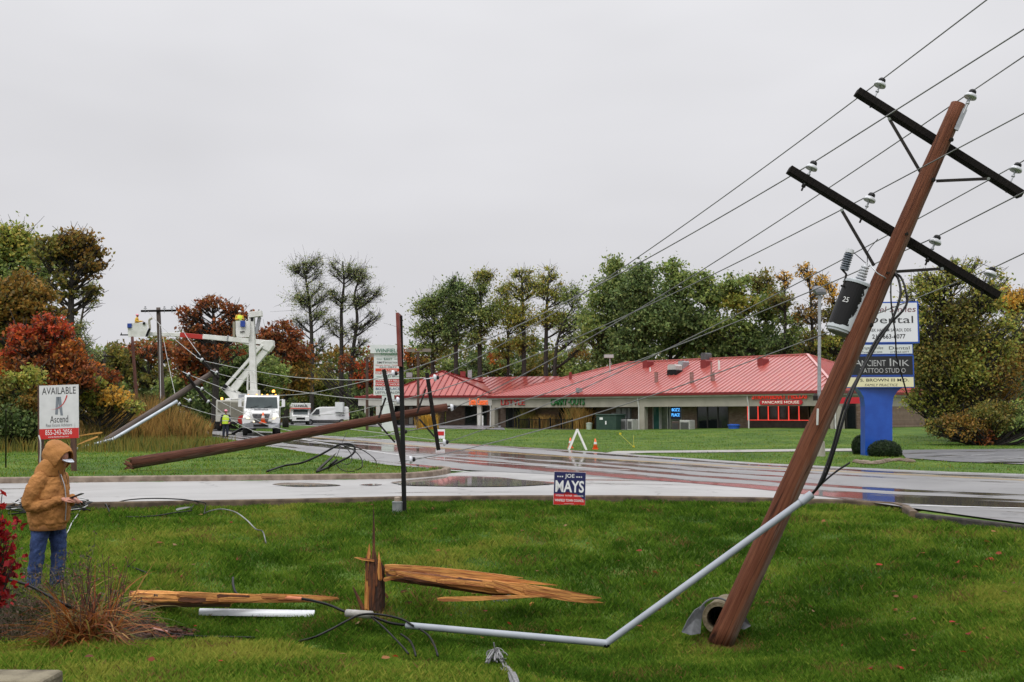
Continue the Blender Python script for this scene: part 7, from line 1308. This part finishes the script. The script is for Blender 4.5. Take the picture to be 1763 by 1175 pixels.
# --- wood behind the main building
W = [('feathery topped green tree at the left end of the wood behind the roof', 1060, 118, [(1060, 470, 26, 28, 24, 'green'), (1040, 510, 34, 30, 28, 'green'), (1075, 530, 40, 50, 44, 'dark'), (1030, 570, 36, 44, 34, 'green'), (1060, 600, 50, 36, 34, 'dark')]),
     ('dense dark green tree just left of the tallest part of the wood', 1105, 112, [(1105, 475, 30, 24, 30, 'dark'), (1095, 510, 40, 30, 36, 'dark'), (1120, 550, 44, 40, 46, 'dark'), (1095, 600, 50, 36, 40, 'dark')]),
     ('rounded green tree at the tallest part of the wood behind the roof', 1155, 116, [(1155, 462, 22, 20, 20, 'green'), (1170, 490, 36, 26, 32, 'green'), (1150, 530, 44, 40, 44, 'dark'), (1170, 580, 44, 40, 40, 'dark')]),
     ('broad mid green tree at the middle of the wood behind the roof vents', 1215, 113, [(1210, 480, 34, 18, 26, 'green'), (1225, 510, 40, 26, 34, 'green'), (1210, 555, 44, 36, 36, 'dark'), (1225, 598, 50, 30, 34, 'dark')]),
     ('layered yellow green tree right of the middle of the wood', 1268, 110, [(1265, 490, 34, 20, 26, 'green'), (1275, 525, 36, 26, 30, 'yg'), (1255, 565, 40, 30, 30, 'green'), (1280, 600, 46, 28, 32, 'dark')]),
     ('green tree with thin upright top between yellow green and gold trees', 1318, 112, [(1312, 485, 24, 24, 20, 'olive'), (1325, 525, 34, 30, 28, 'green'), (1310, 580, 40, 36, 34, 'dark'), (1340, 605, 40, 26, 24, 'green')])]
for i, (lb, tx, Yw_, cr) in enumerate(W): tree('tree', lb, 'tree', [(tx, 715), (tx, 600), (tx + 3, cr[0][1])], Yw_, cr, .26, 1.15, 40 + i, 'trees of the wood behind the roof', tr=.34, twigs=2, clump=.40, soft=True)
tree('poplar_tree', 'gold topped thin tree left of the street lamp behind the roof', 'tree', [(1350, 715), (1352, 560), (1350, 470)], 108, [(1352, 478, 16, 20, 12, 'gold'), (1345, 520, 24, 28, 20, 'olive'), (1365, 560, 28, 30, 20, 'green'), (1350, 605, 36, 28, 24, 'dark')], .22, .65, 47, tr=.26, twigs=6)
tree('poplar_tree', 'gold leafed airy tree behind the lamp post and transformer', 'tree', [(1398, 715), (1398, 560), (1392, 470)], 105, [(1385, 470, 18, 20, 13, 'gold'), (1408, 490, 22, 26, 18, 'gold'), (1395, 540, 32, 32, 20, 'bronze'), (1400, 590, 36, 30, 24, 'olive')], .21, .6, 48, tr=.26, twigs=7)
tree('poplar_tree', 'yellowish tree filling the gap between the lamp post and the leaning pole', 'tree', [(1440, 715), (1440, 560), (1430, 490)], 104, [(1432, 500, 20, 26, 14, 'gold'), (1440, 550, 30, 34, 22, 'olive'), (1435, 600, 40, 30, 30, 'yg'), (1470, 590, 36, 40, 24, 'green')], .22, .75, 49, tr=.26)
# --- right edge
tree('maple_tree', 'large yellow green maple filling the right side behind the blue pylon sign', 'tree', [(1642, 748), (1642, 640), (1640, 560), (1636, 480)], 56, [(1640, 475, 46, 24, 28, 'yg'), (1600, 500, 40, 30, 28, 'yg'), (1690, 520, 44, 36, 32, 'yg'), (1580, 560, 32, 40, 28, 'yg'), (1640, 560, 60, 50, 46, 'olive'), (1712, 590, 46, 50, 34, 'yg'), (1600, 630, 50, 50, 40, 'olive'), (1660, 640, 60, 50, 46, 'yg'), (1720, 660, 44, 50, 26, 'bronze'), (1600, 690, 46, 30, 30, 'yg'), (1660, 700, 60, 36, 30, 'olive'), (1640, 455, 20, 10, 8, 'yg'), (1585, 478, 22, 14, 8, 'yg'), (1675, 452, 16, 12, 5, 'yg'), (1720, 480, 24, 20, 9, 'yg'), (1560, 520, 14, 20, 6, 'yg'), (1750, 540, 20, 30, 9, 'yg'), (1700, 620, 30, 24, 7, 'red'), (1630, 600, 20, 20, 4, 'red')], .125, .62, 60, tr=.2, twigs=5, clump=.36, soft=True)
tree('maple_tree', 'golden crowned tree at the right edge behind the large maple', 'tree', [(1745, 745), (1748, 600), (1745, 520)], 66, [(1738, 520, 34, 30, 30, 'gold'), (1770, 560, 40, 60, 40, 'olive'), (1745, 620, 40, 50, 30, 'bronze'), (1780, 660, 50, 60, 30, 'dark')], .16, 1.0, 61)
bush('shrub', 'tangled brown and green thicket below the large maple at the right edge', 53, [(1660, 735, 50, 26, 36, 'bronze'), (1710, 720, 50, 34, 40, 'olive'), (1755, 725, 40, 36, 34, 'green'), (1610, 738, 30, 18, 16, 'olive'), (1700, 750, 60, 14, 22, 'rust'), (1800, 720, 50, 40, 24, 'olive')], .10, .75, 62)
tree('tree', 'dark backdrop tree filling behind the pylon sign and big maple', 'tree', [(1560, 730), (1560, 620)], 88, [(1530, 620, 44, 40, 36, 'dark'), (1580, 640, 60, 50, 46, 'dark'), (1650, 650, 60, 50, 36, 'dark'), (1720, 640, 60, 60, 36, 'dark'), (1500, 590, 40, 40, 26, 'olive'), (1550, 560, 40, 40, 26, 'olive')], .24, 1.1, 63)
# far wood closing the horizon: nobody could count it
V, C = [], []; rg = np.random.default_rng(5)
for px in np.arange(-500, 2300, 9.0):
    Yd = 165 + rg.uniform(-14, 14); top = 600 + 14 * math.sin(px * .013) + rg.uniform(-14, 14) + (14 if 640 < px < 1000 else 0)
    for py in np.arange(top, 735, 20):
        v, c = leafcloud(P(px + rg.uniform(-5, 5), py + rg.uniform(-6, 6), Yd), 1.7, 70, .32, rg.choice(['dark', 'green', 'dark', 'olive', 'rust', 'bronze'] if px < 760 else ['dark', 'green', 'dark', 'olive', 'bronze']), rg); V.append(v); C.append(c * .9)
tag(fastmesh('distant_woods', np.concatenate(V), 4, LEAF, None, np.concatenate(C)), kind='stuff')
# reeds
def blades(name, base, hts, wid, cols, lean=.25, rg=None, kind='stuff', par=None, tips=True):
    n = len(base); a = rg.uniform(0, 6.28, n); b = rg.uniform(0, 6.28, n); l = rg.uniform(0, lean, n) * hts; c, s = np.cos(a) * wid / 2, np.sin(a) * wid / 2; z = np.zeros(n)
    ox, oy = np.cos(b) * l, np.sin(b) * l; f = lambda k, w, h: np.stack([base[:, 0] + w * c + ox * k, base[:, 1] + w * s + oy * k, base[:, 2] + hts * h], 1)
    q = np.stack([f(0, -1, 0), f(0, 1, 0), f(.25, .8, .55), f(1, .05, 1), f(.25, -.8, .55)], 1); o = fastmesh(name, q.reshape(-1, 3), 5, LEAF, par, cols)
    if kind: tag(o, kind=kind)
    return o
REED = [np.array(G(*p)[:2]) for p in ((128, 768), (250, 762), (345, 758), (362, 752))] + [P(366, 740, 60)[:2], P(300, 735, 66)[:2], P(120, 735, 62)[:2]]
rp = np.array(REED); n = 30000; x = rg.uniform(rp[:, 0].min(), rp[:, 0].max(), n); y = rg.uniform(rp[:, 1].min(), rp[:, 1].max(), n); k = inpoly(REED, x, y); x, y = x[k], y[k]; n = len(x)
edge = np.minimum(1, polyd(REED + [REED[0]], x, y) / 2.5); h = (1.0 + 1.5 * edge) * rg.uniform(.6, 1.1, n) * (1 + .12 * vnoise(x, y, 3, 9)); pl = np.array(PAL['tan'] + [(.13, .12, .03), (.09, .10, .03), (.20, .13, .035), (.075, .05, .02)])
pi = np.clip(((vnoise(x, y, 4, 12) + 1) * 3 + rg.normal(0, 2, n)), 0, 7).astype(int); blades('reeds', np.stack([x, y, zt(x, y) - .05], 1), h, rg.uniform(.02, .05, n), pl[pi] * rg.uniform(.6, 1.1, (n, 1)), .45, rg)
# strip of rough grass along the far shrubs
n = 9000; x = rg.uniform(-36, -13, n); y = rg.uniform(40, 47, n) + rg.uniform(-1, 1, n); blades('rough_grass', np.stack([x, y, zt(x, y)], 1), rg.uniform(.2, .7, n), rg.uniform(.02, .04, n), np.array(PAL['olive'])[rg.integers(0, 4, n)], .5, rg)
# --- clipped shrubs under the pylon sign
for px, py, rx, ry, dY, lb in ((1481, 770, 14, 20, 1.2, 'round clipped dark shrub half hidden behind the blue pylon base'), (1523, 777, 28, 19, -.8, 'wide clipped dark shrub in front of the blue pylon base')):
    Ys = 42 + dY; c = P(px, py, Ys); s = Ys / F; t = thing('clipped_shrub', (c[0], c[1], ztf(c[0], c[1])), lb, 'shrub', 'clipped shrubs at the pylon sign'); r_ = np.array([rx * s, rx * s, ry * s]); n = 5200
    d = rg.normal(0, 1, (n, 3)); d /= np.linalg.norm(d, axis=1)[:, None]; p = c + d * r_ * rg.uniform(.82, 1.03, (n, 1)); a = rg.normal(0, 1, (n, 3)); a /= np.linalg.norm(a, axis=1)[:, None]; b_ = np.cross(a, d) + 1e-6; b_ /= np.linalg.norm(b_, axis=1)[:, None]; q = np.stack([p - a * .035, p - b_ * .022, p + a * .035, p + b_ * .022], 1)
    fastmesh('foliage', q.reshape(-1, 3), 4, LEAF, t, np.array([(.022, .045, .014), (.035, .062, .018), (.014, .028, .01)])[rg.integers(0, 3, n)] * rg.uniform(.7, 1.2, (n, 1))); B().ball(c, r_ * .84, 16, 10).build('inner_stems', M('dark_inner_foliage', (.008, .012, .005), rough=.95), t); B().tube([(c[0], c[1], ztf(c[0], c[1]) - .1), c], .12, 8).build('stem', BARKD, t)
rb = B(); q0 = G(1520, 801)
for k in range(16):
    q = G(1475 + k * 6.2, 797 + 3 * math.sin(k * .4)); o = B().ball(q + [0, 0, .03], (rng.uniform(.12, .22), rng.uniform(.1, .2), rng.uniform(.06, .12)), 7, 5).build('border_stone', M('brown_border_stones', (.10, .07, .05), (.2, .16, .12), 6, .9)); tag(o, 'rough brown border stone in the row edging the blue pylon sign bed', 'stone', 'border stones at the pylon sign')
# --- ornamental grasses by the shops
def orn(px, py, Y, h, sp, label, pal, n=700):
    c = P(px, py, Y); c[2] = ztf(c[0], c[1]); t = thing('ornamental_grass', c, label, 'plant', 'ornamental grasses by the shops'); x = c[0] + rg.normal(0, sp * .4, n); y = c[1] + rg.normal(0, sp * .4, n); blades('foliage', np.stack([x, y, np.full(n, c[2])], 1), h * rg.uniform(.5, 1.05, n), np.full(n, .035), np.array(PAL[pal])[rg.integers(0, 4, n)] * rg.uniform(.7, 1.2, (n, 1)), .55, rg, None, t)
    B().tube([c - [0, 0, .1], c + [0, 0, .3]], .12, 6).build('stem_base', BARKD, t)
orn(908, 735, 95, 2.0, .9, 'tan and green ornamental grass left of the patio behind the picket fence', 'olive'); orn(940, 737, 93, 1.4, 1.3, 'pale golden ornamental grass in the middle of the patio', 'tan', 900); orn(1000, 737, 90, 2.3, 1.4, 'tall rusty golden ornamental grass right of the dark shop door', 'tan', 1200); orn(738, 733, 88, 1.5, .9, 'golden bushy plant by the lamp post before the rear wing', 'gold', 900); orn(598, 731, 108, .8, .6, 'small yellowish plant at the tail of the white van', 'yg', 300)
bush('hedge', 'dark clipped hedge mound between the van and the shop columns', 108, [(620, 716, 12, 9, 16, 'dark'), (612, 720, 8, 7, 8, 'dark'), (627, 720, 8, 7, 8, 'dark')], .12, 1.5, 70, cat='hedge')
for px, py, rx, pal, lb in ((845, 741, 9, 'bronze', 'low brown shrub at the left corner column of the brick building'), (1010, 742, 18, 'dark', 'low dark foundation shrub under the tall rusty grass')): bush('shrub', lb, 92, [(px, py, rx, 4, 14, pal)], .09, 1.2, 71 + px % 7)
# --- near plants: dry iris clump, weeds and the red bush
IR = G(150, 1094); IRpos = np.array([P(150, 1085, 7.75)[0], 7.75, 0]); IRpos[2] = ztf(IRpos[0], IRpos[1]) + .03
it = thing('dry_iris_clump', IRpos, 'withered iris clump with arching orange brown blades in the mulch bed', 'plant')
vs, cs = [], []
ic = [(.30, .13, .035), (.36, .17, .05), (.22, .075, .025), (.16, .15, .035), (.26, .20, .05), (.09, .12, .03), (.42, .24, .09), (.14, .05, .022)]
ic = [tuple(x * 1.3 for x in c) for c in ic] + [(.40, .14, .03), (.34, .10, .025), (.30, .085, .02), (.22, .06, .02)]
for k in range(420):
    a = rg.uniform(0, 6.28); L_ = rg.uniform(.30, .78); o = IRpos + [rg.normal(0, .10), rg.normal(0, .09), 0]; u = np.array([math.cos(a), math.sin(a), 0]); el = rg.uniform(.25, 1.45); dr = rg.uniform(1.0, 3.2) if rg.uniform() < .75 else rg.uniform(0, .8); w = rg.uniform(.008, .019); sd = np.array([-u[1], u[0], 0]); p = o.copy(); pr_ = None; cl = np.array(ic[rg.integers(0, len(ic))]) * rg.uniform(.6, 1.15); ns = 8
    for j in range(ns + 1):
        t_ = j / ns; ww = w * (1 - t_ ** 2.2) + .0015; tw = sd * math.cos(t_ * 1.2) + np.array([0, 0, .5]) * math.sin(t_ * 1.2); cur = (p - tw * ww / 2, p + tw * ww / 2)
        if pr_ is not None: vs.append(np.stack([pr_[0], pr_[1], cur[1], cur[0]])); cs.append(cl * (1 - .35 * t_))
        pr_ = cur; ang = el - dr * t_; p = p + (u * math.cos(ang) + np.array([0, 0, 1]) * math.sin(ang)) * L_ / ns
        p[2] = max(p[2], ztf(p[0], p[1]) + .05 + .03 * rg.uniform())
fastmesh('iris_leaves', np.concatenate(vs), 4, LEAF, it, np.array(cs))
b = B(); hd_ = B()
for k in range(26):
    a = rg.uniform(-.6, 3.7); o = IRpos + [rg.normal(.02, .12), rg.normal(0, .09), 0]; h = rg.uniform(.30, .72); ln = rg.uniform(.0, .42); e_ = o + [math.cos(a) * ln * h, math.sin(a) * ln * h * .6, h]; md = (o + e_) / 2 + rg.normal(0, .02, 3); b.tube([o, md, e_], [.0045, .0035, .002], 5)
    for j in range(3): q = md + (e_ - md) * rg.uniform(.2, 1); f_ = q + rg.normal(0, .035, 3) + [0, 0, .03]; b.tube([q, f_], [.0035, .002], 4); hd_.ball(f_, .007, 6, 4)
b.build('dry_stalks', M('dark_dry_stalk', (.035, .014, .008), (.09, .032, .016), 20, .8), it); hd_.build('seed_heads', M('rusty_seed_head', (.16, .045, .02), rough=.8), it)['kind'] = 'stuff'
def weed(px, py, Y, h, n, sp, label, col, seed):
    rg = np.random.default_rng(seed); c = P(px, py, Y); c[2] = ztf(c[0], c[1]); t = thing('weed', c, label, 'weed'); b = B(); vs, cs = [], []
    for k in range(n):
        o = c + [rg.normal(0, sp), rg.normal(0, sp * .6), 0]; hh = h * rg.uniform(.5, 1.05); e_ = o + [rg.normal(0, .14 * hh), rg.normal(0, .12 * hh), hh]; md = (o + e_) / 2 + rg.normal(0, .03, 3); b.tube([o, md, e_], [.0035, .0028, .0016], 4)
        for j in range(9):
            q = o + (e_ - o) * rg.uniform(.25, 1); f_ = q + rg.normal(0, .05, 3) + [0, 0, .05]; b.tube([q, f_], [.0018, .0012], 3)
            v, cl = leafcloud(f_, .03, 5, .013, [col, tuple(x * .6 for x in col), (.16, .11, .08)], rg); vs.append(v); cs.append(cl)
    b.build('stems', M('weed_stem', (.07, .06, .03), (.11, .075, .045), 9, .8), t); fastmesh('leaves', np.concatenate(vs), 4, LEAF, t, np.concatenate(cs))
weed(85, 1060, 9.3, .95, 34, .20, 'feathery grey green weed standing in front of the blue jeans', (.085, .095, .045), 80)
weed(30, 1065, 8.9, .62, 44, .22, 'low tangled green weed under the red bush at the left edge', (.05, .07, .022), 81)
weed(205, 1075, 8.2, .42, 16, .10, 'small pale weed with dry seed heads right of the iris clump', (.13, .10, .08), 82)
# red bush at the left edge
RBc = np.array([P(-14, 960, 8.0)[0], 8.0, 0]); RBc[2] = ztf(RBc[0], RBc[1]); rt_ = thing('red_bush', RBc, 'crimson leaved bush cut by the left edge of the picture', 'bush'); vs, cs, b = [], [], B()
for k in range(900):
    z = rg.uniform(.36, 1.04); q = RBc + [rg.normal(-.04, .085) * (1.25 - .5 * abs(z - .65)), rg.normal(0, .12), z]; v, cl = leafcloud(q, .022, 2, .026, [(.28, .010, .014), (.20, .008, .012), (.13, .006, .010), (.36, .018, .016)], rg, asp=.72); vs.append(v); cs.append(cl)
    if k % 7 == 0: b.tube([RBc + [0, 0, z * .3], q], [.007, .003], 5)
for (px, py) in ((4, 849), (5, 870)): v, cl = leafcloud(P(px, py, 8), .02, 5, .03, [(.36, .018, .016)], rg); vs.append(v); cs.append(cl); b.tube([RBc + [0, 0, .5], P(px, py, 8)], [.005, .003], 5)
b.tube([RBc - [0, 0, .1], RBc + [0, 0, .4]], [.02, .012], 6); b.build('branches', BARKD, rt_); fastmesh('leaves', np.concatenate(vs), 4, LEAF, rt_, np.concatenate(cs))
